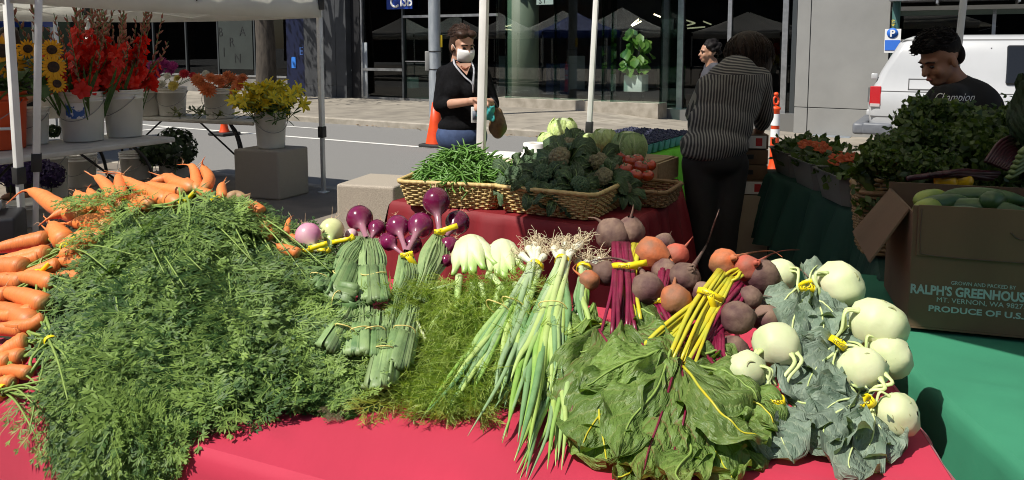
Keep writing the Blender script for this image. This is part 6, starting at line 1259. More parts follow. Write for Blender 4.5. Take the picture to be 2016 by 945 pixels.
# ================================================================ cartons beside the woman in the striped shirt
m_card = M('cardboard', (.15, .09, .05), (.12, .072, .04), 5, .8, .0006, 60, stretch=(1, 1, .3)); m_cardl = M('light_carton', (.42, .33, .24), (.36, .28, .2), 4, .8); m_lab = M('carton_label', (.75, .72, .68)); m_labr = M('carton_red', (.5, .03, .03))
c = Vector((1.42, 5.05, 0)); t = thing('carton', 'tall tan carton on the pavement under the stacked produce cartons', 'box', c); G().box(c + Vector((0, 0, .3)), (.46, .4, .6), -.1).build('body', m_cardl, t, bevel=.006)
for k, lb in enumerate(('lowest produce carton of the stack, with a white label', 'plain brown produce carton second from the bottom of the stack', 'brown produce carton third in the stack', 'topmost produce carton with a white and red end label')):
    z = .603 + k * .098; t = thing('produce_carton', lb, 'box', c + Vector((0, 0, z))); G().box(c + Vector((0, 0, z + .047)), (.44, .36, .094), -.1).build('body', m_card, t, bevel=.005)
    q = c + Vector((.1, -.19, z + .047)); M_ = Matrix.Rotation(-.1, 3, 'Z')
    if k in (0, 3): lb_ = G().box(c + M_ @ Vector((.13, -.1815, .0)) + Vector((0, 0, z + .047)), (.15, .003, .08), -.1).build('label', m_lab, t, smooth=False); G().box(c + M_ @ Vector((.16, -.1835, 0)) + Vector((0, 0, z + .047)), (.04, .002, .05), -.1).build('stripe', m_labr, lb_, smooth=False)
    else: G().box(c + M_ @ Vector((.08, -.1815, 0)) + Vector((0, 0, z + .05)), (.1, .003, .03), -.1).build('hand_hole', m_black, t, smooth=False)

# ================================================================ dark green table with tubs, and the greens stall at the right
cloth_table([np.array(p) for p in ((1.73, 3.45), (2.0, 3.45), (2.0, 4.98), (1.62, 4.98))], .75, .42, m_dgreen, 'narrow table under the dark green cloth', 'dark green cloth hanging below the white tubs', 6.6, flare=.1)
m_tub = M('clear_tub', (.26, .26, .24), (.22, .22, .2), 8, .3, tr=.25, trc=(1, 1, 1)); m_herb = M('herb_leaf', (.03, .065, .012), r=.45, tr=.3, tint=(.1, .155, .03), rnd=.12); m_nast = mflow('nasturtium', (.42, .05, .01), (.48, .1, .015), .3); m_chard = M('red_stalks', (.035, .005, .01), (.055, .009, .014), 30, .4)
def leafpile(g, c, ext, n, L0, rs, tn=(0, 1)):
    for k in range(n):
        p = np.array(c) + np.clip(rs.normal(0, .5, 3), -1.1, 1.1) * np.array(ext); L = L0 * rs.uniform(.6, 1.3); Mx = frame(unit(rs.normal(0, .7, 3) + np.array([0, -.4, .8]))) @ rotz(rs.uniform(0, 6.28))
        g.faces(np.array([(0, -L, 0), (.45 * L, -.35 * L, .1 * L), (.6 * L, .3 * L, -.1 * L), (0, L, .12 * L), (-.6 * L, .3 * L, -.1 * L), (-.45 * L, -.35 * L, .1 * L)]) @ Mx.T + p, [(0, 1, 2, 3), (0, 3, 4, 5)], tint=rs.uniform(*tn))
for k, (px, py, lb) in enumerate([(1582, 343, 'farthest white tub of leafy greens on the dark green cloth'), (1636, 374, 'middle white tub with orange nasturtium flowers'), (1688, 399, 'nearest white tub behind the open flap of the brown box')]):
    b = onp(px, py, .752); b = Vector((1.80 - .02 * k + .03, 4.78 - .42 * k, .752)); t = thing('plastic_tub', lb, 'tub', b)
    rows = []
    for f, s_ in ((0, .8), (1, 1), (1.02, 1.06), (1.0, 1.06), (.98, .97), (.1, .78)): rows.append([(b.x + sx * .17 * s_ * w1, b.y + sy * .19 * s_ * w2, b.z + .15 * f) for sx, sy, w1, w2 in ((-1, -1, 1, .8), (-1, -1, .8, 1), (1, -1, .8, 1), (1, -1, 1, .8), (1, 1, 1, .8), (1, 1, .8, 1), (-1, 1, .8, 1), (-1, 1, 1, .8))])
    G().grid(rows, closed=True).build('body', m_tub, t, smooth=False, solid=.003); t2 = thing('herb_bunch', ('loose leafy greens filling the farthest tub', 'nasturtium leaves and orange flowers in the middle tub', 'dark leaves in the nearest tub')[k], 'greens', b + Vector((0, 0, .12)))
    g = G(); leafpile(g, (b.x, b.y, b.z + .16), (.16, .2, .075), 420, .028, srs, (0, .8)); g.build('leaves', m_herb, t2, kind='stuff')
    if k:
        g = G()
        for q in range(16 if k == 1 else 8): p = np.array([b.x - .05 + srs.normal(0, .08), b.y - .05 + srs.normal(0, .1), b.z + .2 + srs.uniform(0, .04)]); [petal(g, p, frame(unit([srs.normal(0, .3), -.6, .8])) @ rotz(a * 1.256), .032, .034, .4, -.1) for a in range(5)]
        g.build('blossoms', m_nast, t2)
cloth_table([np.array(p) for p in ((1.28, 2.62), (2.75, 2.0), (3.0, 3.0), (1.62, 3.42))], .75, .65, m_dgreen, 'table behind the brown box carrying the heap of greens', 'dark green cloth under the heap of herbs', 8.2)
def herb_proto(k):
    t = thing('herb_bunch', 'x', 'greens', (0, 0, 0)); g = G(); r = np.random.RandomState(90 + k); gs = G()
    for i in range(16): a = r.uniform(0, 6.28); e = np.array([math.cos(a) * .09, math.sin(a) * .09, .2]); gs.tube(bez([(0, 0, 0), e * .5 + np.array([0, 0, .02]), e], 5), .0028, 5); leafpile(g, e, (.04, .04, .045), 95, .0125 + .004 * (k == 2), r)
    g.build('leaves', m_herb, t, kind='stuff'); gs.build('stem', m_stem, t); return t
hp = [herb_proto(k) for k in range(3)]; ht = [tree_of(p) for p in hp]; n_ = 0
for row, (Y, y0, x0, x1, nn) in enumerate(((3.3, 318, 1830, 2060, 6), (3.15, 312, 1800, 2000, 5), (3.0, 338, 1785, 2040, 7), (2.85, 352, 1770, 2030, 7), (3.2, 325, 1840, 2060, 5), (2.95, 372, 1760, 1990, 5), (3.25, 280, 1975, 2070, 4))):
    for i in range(nn):
        px = lerp(x0, x1, i / (nn - 1)); p = at(px, y0 + srs.uniform(-10, 14), Y + srs.uniform(-.07, .07)); e = (srs.normal(.75, .35), srs.normal(0, .4), srs.uniform(-.9, .9)); k = n_ % 3
        o = hp[k] if n_ < 3 else dup(hp[k], p, e, tree=ht[k]); o.location = p - Vector((0, 0, .06)); o.rotation_euler = e; o.scale = (srs.uniform(.9, 1.2),) * 3; o['label'] = 'bunch of green herbs in the heap before the young man'; o['group'] = 'herb bunches in the heap'; n_ += 1
hb = thing('produce_riser', 'dark covered riser under the heap of herb bunches', 'stand', (2.1, 2.95, .75)); G().prism([(1.62, 3.0), (2.75, 2.55), (2.9, 3.0), (1.75, 3.4)], .752, 1.06).build('cloth_cover', m_dgreen, hb, smooth=False, bevel=.05)
m_kale = M_leaf('dark_kale', (.02, .045, .025), (.035, .06, .03), (.1, .13, .08), .1, 6)
t = thing('kale_bunch', 'tall dark kale standing at the right edge of the picture', 'greens', at(2010, 300, 2.7))
for k in range(14): b = np.array(at(2000 + srs.uniform(0, 60), 310, 2.7 + srs.uniform(-.1, .1))); e = b + np.array([srs.uniform(-.06, .06), srs.uniform(-.1, .05), srs.uniform(.18, .32)]); g = G(); leaf(g, [b, lerp(b, e, .5) + np.array([srs.normal(0, .02), -.02, 0]), e], .1, k * 3.3, .02, .1, .014, srs.normal(0, .6), 'beet', 9, 12, up=(srs.normal(0, .4), -1, .2)); g.build('leaf', m_kale, t)
t = thing('rhubarb_bunch', 'dark red stalks lying across the greens stall', 'rhubarb', at(1880, 345, 2.6))
for k in range(16): a = at(1790 + k * 4 + srs.uniform(-10, 10), 352 - k * .6, 2.55); b = at(1940 + srs.uniform(-20, 30), 345 + srs.uniform(-6, 8), 2.6); G().tube(bez([a, (Vector(a) + b) / 2 + Vector((0, 0, .01)), b], 6), .0085, 7).build('stalk', m_chard, t)
for k in range(9): a = at(1940 + k * 5, 318 + k * 2, 2.5); b = at(1990 + k * 5, 268 + k * 6, 2.7); G().tube(bez([a, (Vector(a) + b) / 2 + Vector((0, 0, .02)), b], 6), .006, 7).build('stalk', m_chard, t)
m_cel = M('celery', (.16, .22, .07), (.12, .18, .05), 20, .45); t = thing('celery_bunch', 'pale green celery stalks at the right edge above the box', 'celery', at(2000, 330, 2.45))
for k in range(6): G().tube(bez([at(1985 + k * 5, 350 - k * 10, 2.4), at(2040, 318 - k * 9, 2.5)], 4), .011, 8, flat=.6).build('stalk', m_cel, t)

# ================================================================ brown produce box with its lettering
m_print = M('box_print', (.36, .47, .45), r=.7); m_cut = M('cut_line', (.09, .06, .04))
BL_ = np.array(on(1786, 645, .752)); BRr = np.array(on(2016, 667, .752)); bu = unit((BRr - BL_)[:2]); bn = np.array([-bu[1], bu[0]]); BW, BD, BH = .52, .4, .352
def bpt(x, y, z): p = BL_[:2] + bu * x + bn * y; return (p[0], p[1], .753 + z)
bx_ = thing('produce_box', 'big brown produce box with white lettering and an open side flap', 'box', bpt(BW / 2, BD / 2, 0))
def bpanel(name, x0, x1, y0, y1, z0, z1, mat=m_card, par=bx_, **k):
    v = [bpt(x, y, z) for z in (z0, z1) for x, y in ((x0, y0), (x1, y0), (x1, y1), (x0, y1))]
    return G().faces(v, [(0, 3, 2, 1), (4, 5, 6, 7), (0, 1, 5, 4), (1, 2, 6, 5), (2, 3, 7, 6), (3, 0, 4, 7)]).build(name, mat, par, smooth=False, **k)
bpanel('bottom', 0, BW, 0, BD, 0, .006); fp = bpanel('front_panel', 0, BW, 0, .006, .0065, BH); bpanel('back_panel', 0, BW, BD - .006, BD, .0065, BH); bpanel('side_panel', 0, .006, .0065, BD - .0065, .0065, BH - .02); bpanel('side_panel', BW - .006, BW, .0065, BD - .0065, .0065, BH)
ov = bpanel('folded_flap', .012, BW - .004, -.005, -.001, BH * .6, BH + .004, bevel=.001)
g = G(); g.tube(bez([bpt(.02, -.0062, BH * .98), bpt(.022, -.0062, BH * .68), bpt(.05, -.0062, BH * .61), bpt(.3, -.0062, BH * .6), bpt(BW - .02, -.0062, BH * .6)], 24), .0014, 4); g.tube(bez([bpt(.24, -.0062, BH * .83), bpt(.27, -.0062, BH * .78), bpt(.4, -.0062, BH * .77)], 9), .002, 4); g.build('cut_line', m_cut, ov)
px2m = 2.15 / F_PX
for txt, px0, py0, hpx, px1, bold in (('GROWN AND PACKED BY', 1866, 560, 7.5, 1990, 0), ("RALPH'S GREENHOUSE,", 1786, 583, 18, 2022, .0012), ('MT. VERNON, WA 98273', 1839, 597, 9.5, 2012, 0), ('PRODUCE OF U.S.A.', 1824, 617, 11.5, 2026, .0006)):
    x = (px0 - 1786) * px2m * .9 + .002; wtar = (px1 - px0) * px2m * .9; z = (647 - py0) * px2m + .012; g = G(); s_ = hpx * px2m * 1.42
    cu = bpy.data.curves.new('m', 'FONT'); cu.body = txt; cu.size = s_; o = bpy.data.objects.new('m', cu); COL.objects.link(o); bpy.context.view_layer.update(); w0 = o.dimensions.x; bpy.data.objects.remove(o); bpy.data.curves.remove(cu)
    text_mesh(g, txt, bpt(x, -.0012, z), (bu[0], bu[1], 0), (0, 0, 1), s_, .0005, bold=bold, squash=wtar / w0); g.build('lettering', m_print, fp, smooth=False)
fl = G(); a, b = np.array(bpt(-.001, .05, BH - .02)), np.array(bpt(-.001, BD - .03, BH - .02)); ou = np.array([-bu[0] * .105, -bu[1] * .105, -.15])
fl.faces([a, b, b + ou * 1.0, a + ou * 1.05 + np.array([.0, -.03, 0])], [(0, 1, 2, 3)]); fl.build('side_flap', m_card, bx_, smooth=False, solid=.005)
m_zuc = M('zucchini', (.03, .075, .02), (.06, .12, .03), 25, .35, stretch=(1, 1, .2)); m_zucl = M('pale_squash', (.3, .36, .06), (.2, .28, .05), 14, .35); m_ysq = M('yellow_squash', (.75, .45, .012), (.7, .38, .01), 6, .3)
def squash(p, q, r, mat, name, lab, cat): p, q = Vector(p), Vector(q); t = tag(G().tube(bez([p, (p + q) / 2 + Vector((0, 0, .01)), q], 12), r * np.array([.3, .75, .95, 1, 1, 1, .98, .95, .9, .8, .55, .25]), 12).build(name, mat), lab, cat)
for k, (x0, y0, x1, y1, z, mt, lb) in enumerate(((.03, .1, .2, .2, .34, m_zuc, 'dark green zucchini at the left of the brown box'), (.07, .06, .22, .05, .325, m_zuc, 'zucchini along the front edge of the brown box'), (.1, .16, .32, .1, .335, m_zuc, 'long zucchini across the middle of the brown box'), (.02, .05, .09, .13, .335, m_zucl, 'pale green squash in the left corner of the box'), (.12, .25, .35, .22, .35, m_zuc, 'zucchini at the back of the brown box'), (.24, .14, .44, .06, .32, m_zuc, 'zucchini lying to the right in the brown box'), (.05, .24, .16, .33, .33, m_zucl, 'paler squash at the back left of the box'), (.2, .1, .26, .16, .36, m_zuc, 'short zucchini lying on top of the others'))): squash(bpt(x0, y0, z - .015), bpt(x1, y1, z - .012), .028, mt, 'zucchini', lb, 'zucchini')
for px, py, px2, lb in ((1848, 362, 1880, 'yellow squash at the left of the pair above the box'), (1880, 360, 1912, 'yellow squash at the right of the pair above the box')): squash(at(px - 8, py, 2.62), at(px2 + 4, py + 1, 2.58), .032, m_ysq, 'yellow_squash', lb, 'squash')
wicker('wicker_basket', 'dark brown wicker basket behind the flap of the brown box', (1.33, 2.86), (1.52, 2.8), .25, .24, .025, m_wickd, 14, z=.76)
# ================================================================ people
m_skin = M('skin', (.56, .32, .22), (.5, .27, .18), 12, .5, sss=.08); m_skint = M('skin_tan', (.36, .18, .11), (.3, .145, .09), 12, .5, sss=.06); m_skinb = M('skin_brown', (.45, .25, .16), (.4, .21, .13), 12, .5, sss=.06)
m_hair = M('hair_dark', (.02, .012, .009), (.035, .02, .014), 60, .5, spec=.2, stretch=(1, 1, .15), b=.002, bsc=90); m_hairb = M('hair_brown', (.03, .016, .01), (.06, .03, .018), 60, .5, spec=.25, stretch=(1, 1, .15), b=.002, bsc=90); m_hairk = M('hair_black', (.007, .006, .006), (.013, .011, .011), 60, .6, spec=.12, b=.003, bsc=60)
m_knit = M('black_knit', (.005, .005, .006), (.009, .009, .01), 60, .9, .001, 200, spec=.1); m_tee = M('black_tee', (.008, .008, .009), r=.9); m_jean = M('denim', (.035, .06, .14), (.05, .085, .19), 18, .8, .001, 200); m_trou = M('dark_trousers', (.022, .02, .02), (.03, .027, .026), 9, .85, .002, 14)
m_eye = M('eye', (.02, .012, .01), r=.15); m_lip = M('lips', (.36, .12, .1), r=.45); m_mask = M('face_mask', (.82, .82, .8), (.76, .76, .75), 30, .7)
def blob(name, prims, vox, mat, parent, smooth=6, fac_=.5):
    """one continuous skin grown over capsules ('c', p, q, r0, r1) and ellipsoids ('e', c, radii, matrix)"""
    g = G()
    for p in prims:
        if p[0] == 'c':
            a, b, r0, r1 = np.array(p[1], float), np.array(p[2], float), p[3], p[4]; ax = unit(b - a); n = 7
            C = [a - ax * r0 * math.cos(t) for t in np.linspace(.25, 1.45, 4)] + [lerp(a, b, t) for t in np.linspace(.08, .92, n)] + [b + ax * r1 * math.sin(t) for t in np.linspace(.1, 1.35, 4)]
            rr = [r0 * math.sin(t) for t in np.linspace(.25, 1.45, 4)] + [lerp(r0, r1, t) for t in np.linspace(.08, .92, n)] + [r1 * math.cos(t) for t in np.linspace(.1, 1.35, 4)]
            g.tube(C, rr, 14)
        else: g.ball(p[1], p[2], p[3] if len(p) > 3 else None, 18, 12)
    o = g.build(name, mat, parent); m = o.modifiers.new('r', 'REMESH'); m.mode = 'VOXEL'; m.voxel_size = vox; m.use_smooth_shade = True
    s_ = o.modifiers.new('s', 'SMOOTH'); s_.iterations = smooth; s_.factor = fac_
    me = bpy.data.meshes.new_from_object(o.evaluated_get(bpy.context.evaluated_depsgraph_get())); o.modifiers.clear(); old = o.data; o.data = me; bpy.data.meshes.remove(old); me.name = name
    if not me.materials: me.materials.append(mat)
    return o
def headframe(f, up=(0, 0, 1)): f = unit(f); x = unit(np.cross(f, up)); return np.stack([x, f, np.cross(x, f)], 1)
def head_prims(c, Mx, s=1.0):
    L = lambda v: np.array(c) + Mx @ (np.array(v) * s); E = lambda v, r: ('e', L(v), tuple(np.array(r) * s), Mx)
    return [E((0, -.012, .035), (.074, .096, .086)), E((0, .028, -.03), (.06, .066, .082)), E((0, .05, -.09), (.036, .04, .03)), ('c', L((0, .088, .004)), L((0, .11, -.032)), .009 * s, .015 * s), E((0, .07, .02), (.054, .026, .016)), E((.076, -.006, -.02), (.011, .02, .031)), E((-.076, -.006, -.02), (.011, .02, .031)),
            E((.034, .062, -.035), (.026, .026, .03)), E((-.034, .062, -.035), (.026, .026, .03)), E((0, .086, -.062), (.024, .013, .007)), E((0, .083, -.075), (.021, .013, .008)), ('c', L((0, -.02, -.08)), L((0, -.03, -.17)), .056 * s, .06 * s)]
def face_parts(par, c, Mx, s=1.0):
    L = lambda v: np.array(c) + Mx @ (np.array(v) * s)
    for x in (-.03, .03): G().ball(L((x, .083, -.004)), tuple(np.array((.014, .009, .008)) * s), Mx, 10, 7).build('eye', m_eye, par); G().tube([L((x * .4, .097, .02)), L((x, .095, .025)), L((x * 1.75, .078, .017))], .0045 * s, 5).build('eyebrow', m_hair, par)
    G().ball(L((0, .096, -.068)), tuple(np.array((.022, .006, .009)) * s), Mx, 10, 6).build('lips', m_lip, par)
def hand(wr, dirv, palm_n, s=1.0, curl=.9):
    """palm, four bent fingers of unequal length and a thumb at the side"""
    d = unit(dirv); n_ = unit(np.array(palm_n) - d * np.dot(palm_n, d)); x = np.cross(d, n_); w = np.array(wr); out = [('c', w - d * .02, w + d * .03 * s, .027 * s, .03 * s), ('e', w + d * .05 * s, (.04 * s, .045 * s, .018 * s), np.stack([x, d, n_], 1))]
    for k, (o, l) in enumerate(((-.03, .062), (-.01, .074), (.01, .07), (.03, .054))):
        p0 = w + d * .085 * s + x * o * s; a1, a2, a3 = curl * .5, curl * 1.2, curl * 1.8; p1 = p0 + (d * math.cos(a1) + n_ * math.sin(a1)) * l * .5 * s; p2 = p1 + (d * math.cos(a2) + n_ * math.sin(a2)) * l * .34 * s; p3 = p2 + (d * math.cos(a3) + n_ * math.sin(a3)) * l * .26 * s
        out += [('c', w + d * .05 * s + x * o * .9 * s, p1, .0105 * s, .0095 * s), ('c', p1, p2, .0092 * s, .0085 * s), ('c', p2, p3, .0083 * s, .0072 * s)]
    t0 = w + d * .02 * s + x * -.036 * s; t1 = t0 + (d * .7 + x * -.5 + n_ * .5) * .04 * s; t2 = t1 + (d * .8 + n_ * .6 + x * .1) * .032 * s; return out + [('c', t0, t1, .014 * s, .011 * s), ('c', t1, t2, .0105 * s, .008 * s)]

def strands(par, c, Mx, rad, n, flow, L, mat, zmin=-.2, r=.0035, seed=1, fmax=9):
    """loose hair strands over a head: they start on the cap and follow the flow"""
    rs = np.random.RandomState(seed); g = G(); rad = np.array(rad); fl = np.array(flow, float)
    while n:
        d = unit(rs.normal(0, 1, 3))
        if d[2] < zmin or d[1] > fmax: continue
        n -= 1; P = []; p = d * rad
        for k in range(6):
            P.append(np.array(c) + Mx @ (p + unit(p) * .004 * k * rs.rand())); f = fl + rs.normal(0, .25, 3); nn = unit(p / rad ** 2); f = f - nn * np.dot(f, nn) * .85; p = p + unit(f) * L / 5 * rs.uniform(.6, 1.2)
        g.tube(P, [r * .6, r, r, r * .9, r * .7, r * .2], 5)
    g.build('hair_strands', mat, par, kind='stuff')
# ---- masked woman beyond the bean basket
Y0 = 5.6; A = lambda px, py, dz=0: np.array(at(px, py, Y0 + dz)); ft = A(905, 300); ft[2] = 0
w1 = thing('person', 'woman in a white face mask and black V-neck sweater holding a teal packet', 'person', tuple(ft))
fd = unit([.5, -.82, -.28]); HM = headframe(fd, (0, 0, 1)); hc = A(911, 88); sh_r, el_r, wr_r = A(876, 146, .02), A(866, 207, -.05), A(932, 199, -.26); sh_l, el_l, wr_l = A(947, 146, .04), A(968, 205, .02), A(962, 201, -.22)
handr = hand(wr_r, unit([.09, -.03, .0]), (.2, -.5, -.8)); handl = hand(wr_l, unit([-.06, -.06, .0]), (.1, -.5, -.8))
legs = []
for px, dz in ((892, .03), (926, -.02)):
    hip, kn, an = A(px, 278, dz), A(px + 1, 300, dz), A(px, 300, dz); kn[2] = .5; an[2] = .09; legs.append((hip, kn, an))
core = [('c', A(912, 128), A(911, 150), .055, .07), ('e', A(910, 172), (.175, .115, .19)), ('e', A(911, 225), (.15, .11, .17)), ('e', A(909, 268), (.175, .13, .15))]
body = head_prims(hc, HM) + core + [('c', sh_r, el_r, .048, .04), ('c', el_r, wr_r, .04, .026), ('c', sh_l, el_l, .048, .04), ('c', el_l, wr_l, .04, .026)] + handr + handl
for h, k, a in legs: body += [('c', h, k, .08, .055), ('c', k, a, .055, .038), ('e', a + np.array([.02, -.06, -.05]), (.04, .11, .035))]
blob('body', body, .0075, m_skin, w1, 4)
blob('sweater', [('c', sh_r, sh_l, .068, .068), ('e', A(909, 170), (.178, .13, .2)), ('e', A(897, 178, -.08), (.085, .075, .085)), ('e', A(930, 178, -.09), (.085, .075, .085)), ('e', A(910, 215), (.165, .13, .19)), ('e', A(909, 248), (.178, .138, .085)), ('c', sh_r, el_r, .062, .054), ('c', el_r, lerp(el_r, wr_r, .25), .052, .045), ('c', sh_l, el_l, .07, .06), ('c', el_l, lerp(el_l, wr_l, .25), .058, .05)], .012, m_knit, w1)
blob('jeans', [('e', A(909, 268), (.192, .148, .14))] + [q for h, k, a in legs for q in (('c', h, k, .1, .07), ('c', k, a, .068, .05))], .014, m_jean, w1)
L = lambda v: hc + HM @ np.array(v)
for h, k, a in legs: G().ball(a + np.array([.02, -.06, -.055]), (.045, .12, .035)).build('shoe', m_black, w1)
blob('hair', [('e', L((0, -.03, .052)), (.083, .1, .083), HM), ('e', L((.035, .035, .088)), (.045, .05, .03), HM), ('e', L((-.035, .035, .088)), (.045, .05, .03), HM), ('e', L((0, -.075, -.02)), (.07, .05, .09), HM), ('e', L((-.068, -.03, -.0)), (.018, .045, .07), HM), ('e', L((.068, -.03, -.0)), (.018, .045, .07), HM), ('e', L((-.02, -.12, -.06)), (.035, .04, .08), HM)], .007, m_hairb, w1, 5)
face_parts(w1, hc, HM); strands(w1, L((0, -.028, .05)), HM, (.084, .101, .086), 110, (0, -1, -.35), .1, m_hairb, .1, .0025, 1, .75)
P = [[L((.072 * math.sin(a) * w_, .03 + (.082 + b_) * math.cos(a) * .93, z)) for a in np.linspace(-1.25, 1.25, 15)] for z, w_, b_ in ((-.012, .95, .0), (-.028, 1, .016), (-.05, 1.0, .02), (-.075, .98, .016), (-.098, .85, .004), (-.112, .6, -.02))]
mk = G().grid(P).build('face_mask', m_mask, w1, solid=.002)
for sg in (-1, 1): G().tube([L((sg * .069, .05, -.03)), L((sg * .08, 0, .0)), L((sg * .082, -.012, .005))], .0022, 4).build('ear_loop', m_white, mk)
lan = M('lanyard', (.35, .36, .4), (.55, .56, .6), 60, .6); G().tube(bez([A(893, 116, -.0), A(896, 128, -.12), A(914, 150, -.15), A(930, 165, -.16), A(932, 182, -.16)], 14), .008, 6, flat=.3).build('lanyard', lan, w1); G().tube(bez([A(926, 118, -.03), A(933, 135, -.12), A(932, 160, -.15), A(932, 180, -.16)], 10), .007, 6, flat=.3).build('lanyard', lan, w1)
g = G(); [g.ball(p, .009, n=6, m=5) for p in bez([A(900, 122, -.09), A(914, 135, -.13), A(926, 130, -.11)], 11)]; g.build('bead_necklace', M('beads', (.3, .1, .05), r=.3), w1)
nk = G(); nk.faces([A(897, 125, -.115), A(928, 124, -.115), A(919, 148, -.139)], [(0, 1, 2)]); nk.build('neckline', m_skin, w1, smooth=False)
t = thing('id_card', 'clear card holder with a white card at the woman\'s waist', 'card', A(936, 225, -.3)); G().box(A(938, 226, -.3), (.075, .006, .11), .2).build('card', m_white, t, bevel=.003); G().box(A(936, 227, -.306), (.04, .004, .06), .2).build('photo_panel', M('photo_grey', (.12, .14, .18)), t)
t = thing('packet', 'crumpled teal packet hanging from the masked woman\'s hands', 'packet', A(955, 222, -.31)); g = G(); rows = []
for i in range(7): rows.append([A(940 + j * 5.5 + srs.normal(0, 1), 208 + i * 5.2 + srs.normal(0, 1) - (4 if j in (3, 4) else 0), -.33 + .02 * math.sin(j * 2 + i)) for j in range(7)])
g.grid(rows).build('wrapper', M('teal_plastic', (.05, .42, .45), (.1, .55, .56), 20, .25, tr=.2), t, solid=.008)
t = thing('handbag', 'brown patterned handbag hanging at the masked woman\'s side behind the tent leg', 'bag', A(980, 240, -.1)); blob('bag_body', [('e', A(980, 246, -.12), (.06, .1, .1)), ('c', A(979, 222, -.12), A(980, 250, -.12), .04, .07)], .008, M('bag_brown', (.16, .09, .035), (.09, .05, .02), 40, .6), t); G().tube(bez([A(966, 192, -.1), A(974, 200, -.12), A(984, 222, -.12)], 8), .006, 6).build('strap', m_black, t)

# ---- woman in the striped shirt, bending over the cartons with her back to us
Y0 = 4.6; ft = A(1408, 500); ft[2] = 0; w2 = thing('person', 'woman with long brown hair in a striped shirt bending over the cartons, seen from behind', 'person', tuple(ft))
def A0(px, z, dz): v = at(px, 300, Y0 + dz); return np.array([v.x, v.y, z])
hc = A(1478, 105, .3); HM = headframe([.25, .75, -.6]); shl, shr = A(1396, 172, .1), A(1494, 156, .13); elr, wrr = A(1504, 228, .22), A(1492, 268, .34); ell, wrl = A(1368, 225, .2), A(1400, 262, .42)
legs = [(A(1378, 322), A0(1384, .47, .0), A0(1392, .08, .03)), (A(1438, 322, .02), A0(1434, .47, .02), A0(1430, .08, .06))]
body = head_prims(hc, HM) + [('c', A(1462, 130, .22), A(1450, 150, .16), .06, .075), ('e', A(1440, 180, .12), (.18, .12, .19)), ('e', A(1418, 245, .05), (.165, .12, .17)), ('e', A(1406, 300, 0), (.18, .15, .15)), ('c', shl, ell, .05, .042), ('c', ell, wrl, .042, .028), ('c', shr, elr, .05, .042), ('c', elr, wrr, .042, .028)] + hand(wrr, unit([-.02, .06, -.1]), (-.8, .3, .2)) + hand(wrl, unit([.1, .05, -.05]), (.3, .3, -.8))
for h, k, a in legs: body += [('c', h, k, .085, .058), ('c', k, a, .058, .04), ('e', a + np.array([.0, .06, -.045]), (.04, .11, .034))]
blob('body', body, .0085, m_skint, w2, 4)
m_str = M('striped_shirt', (.3, .29, .27), r=.8); nt = m_str.node_tree; N = nt.nodes; K = nt.links.new
tc = N.new('ShaderNodeTexCoord'); nz = N.new('ShaderNodeTexNoise'); nz.inputs['Scale'].default_value = 3.5; nz.inputs['Detail'].default_value = 3; K(tc.outputs['Object'], nz.inputs[0]); sx = N.new('ShaderNodeSeparateXYZ'); K(tc.outputs['Object'], sx.inputs[0])
def mth(op, a, b=None):
    q = N.new('ShaderNodeMath'); q.operation = op
    for i, v in enumerate((a, b)):
        if v is None: continue
        if np.isscalar(v): q.inputs[i].default_value = v
        else: K(v, q.inputs[i])
    return q.outputs[0]
zy = float(A(1440, 146, .1)[2]); isy = mth('GREATER_THAN', sx.outputs[2], zy); cx_ = mth('SUBTRACT', mth('MULTIPLY', sx.outputs[0], 1.0), mth('MULTIPLY', sx.outputs[2], .12)); mixv = N.new('ShaderNodeMix'); K(isy, mixv.inputs[0]); K(cx_, mixv.inputs[2]); K(mth('ADD', sx.outputs[2], mth('MULTIPLY', sx.outputs[0], .12)), mixv.inputs[3])
wv = mth('PINGPONG', mth('ADD', mth('MULTIPLY', mixv.outputs[0], 1), mth('MULTIPLY', nz.outputs[0], .03)), .008); st_ = mth('GREATER_THAN', wv, .0045)
q = N.new('ShaderNodeMix'); q.data_type = 'RGBA'; K(st_, q.inputs[0]); q.inputs[6].default_value = (.03, .029, .032, 1); q.inputs[7].default_value = (.24, .225, .205, 1); K(q.outputs[2], N['Principled BSDF'].inputs['Base Color'])
n2 = N.new('ShaderNodeTexNoise'); n2.inputs['Scale'].default_value = 9; K(tc.outputs['Object'], n2.inputs[0]); bp = N.new('ShaderNodeBump'); bp.inputs['Distance'].default_value = .02; K(n2.outputs[0], bp.inputs['Height']); K(bp.outputs[0], N['Principled BSDF'].inputs['Normal'])
sh = blob('shirt', [('c', shl, shr, .082, .08), ('e', A(1446, 165, .1), (.18, .145, .15)), ('e', A(1450, 140, .14), (.12, .13, .1)), ('e', A(1432, 200, .09), (.205, .15, .2)), ('e', A(1418, 245, .05), (.2, .155, .17)), ('e', A(1406, 285, .0), (.208, .18, .11)), ('e', A(1395, 298, -.01), (.17, .165, .075)), ('c', shr, elr, .078, .062), ('c', elr, lerp(elr, wrr, .35), .06, .052), ('c', shl, ell, .078, .062), ('c', ell, lerp(ell, wrl, .4), .06, .05), ('c', A(1455, 128, .18), A(1450, 145, .15), .07, .09)], .012, m_str, w2, 5)
blob('trousers', [('e', A(1406, 308, 0), (.19, .16, .13))] + [q for h, k, a in legs for q in (('c', h, k, .112, .078), ('c', k, a, .078, .062))], .014, m_trou, w2)
for h, k, a in legs: G().ball(a + np.array([.0, .06, -.05]), (.045, .13, .036)).build('shoe', m_black, w2)
L = lambda v: hc + HM @ np.array(v)
m_hairv = M('hair_vendor', (.013, .008, .006), (.03, .017, .011), 60, .55, spec=.2, stretch=(1, 1, .15), b=.003, bsc=90)
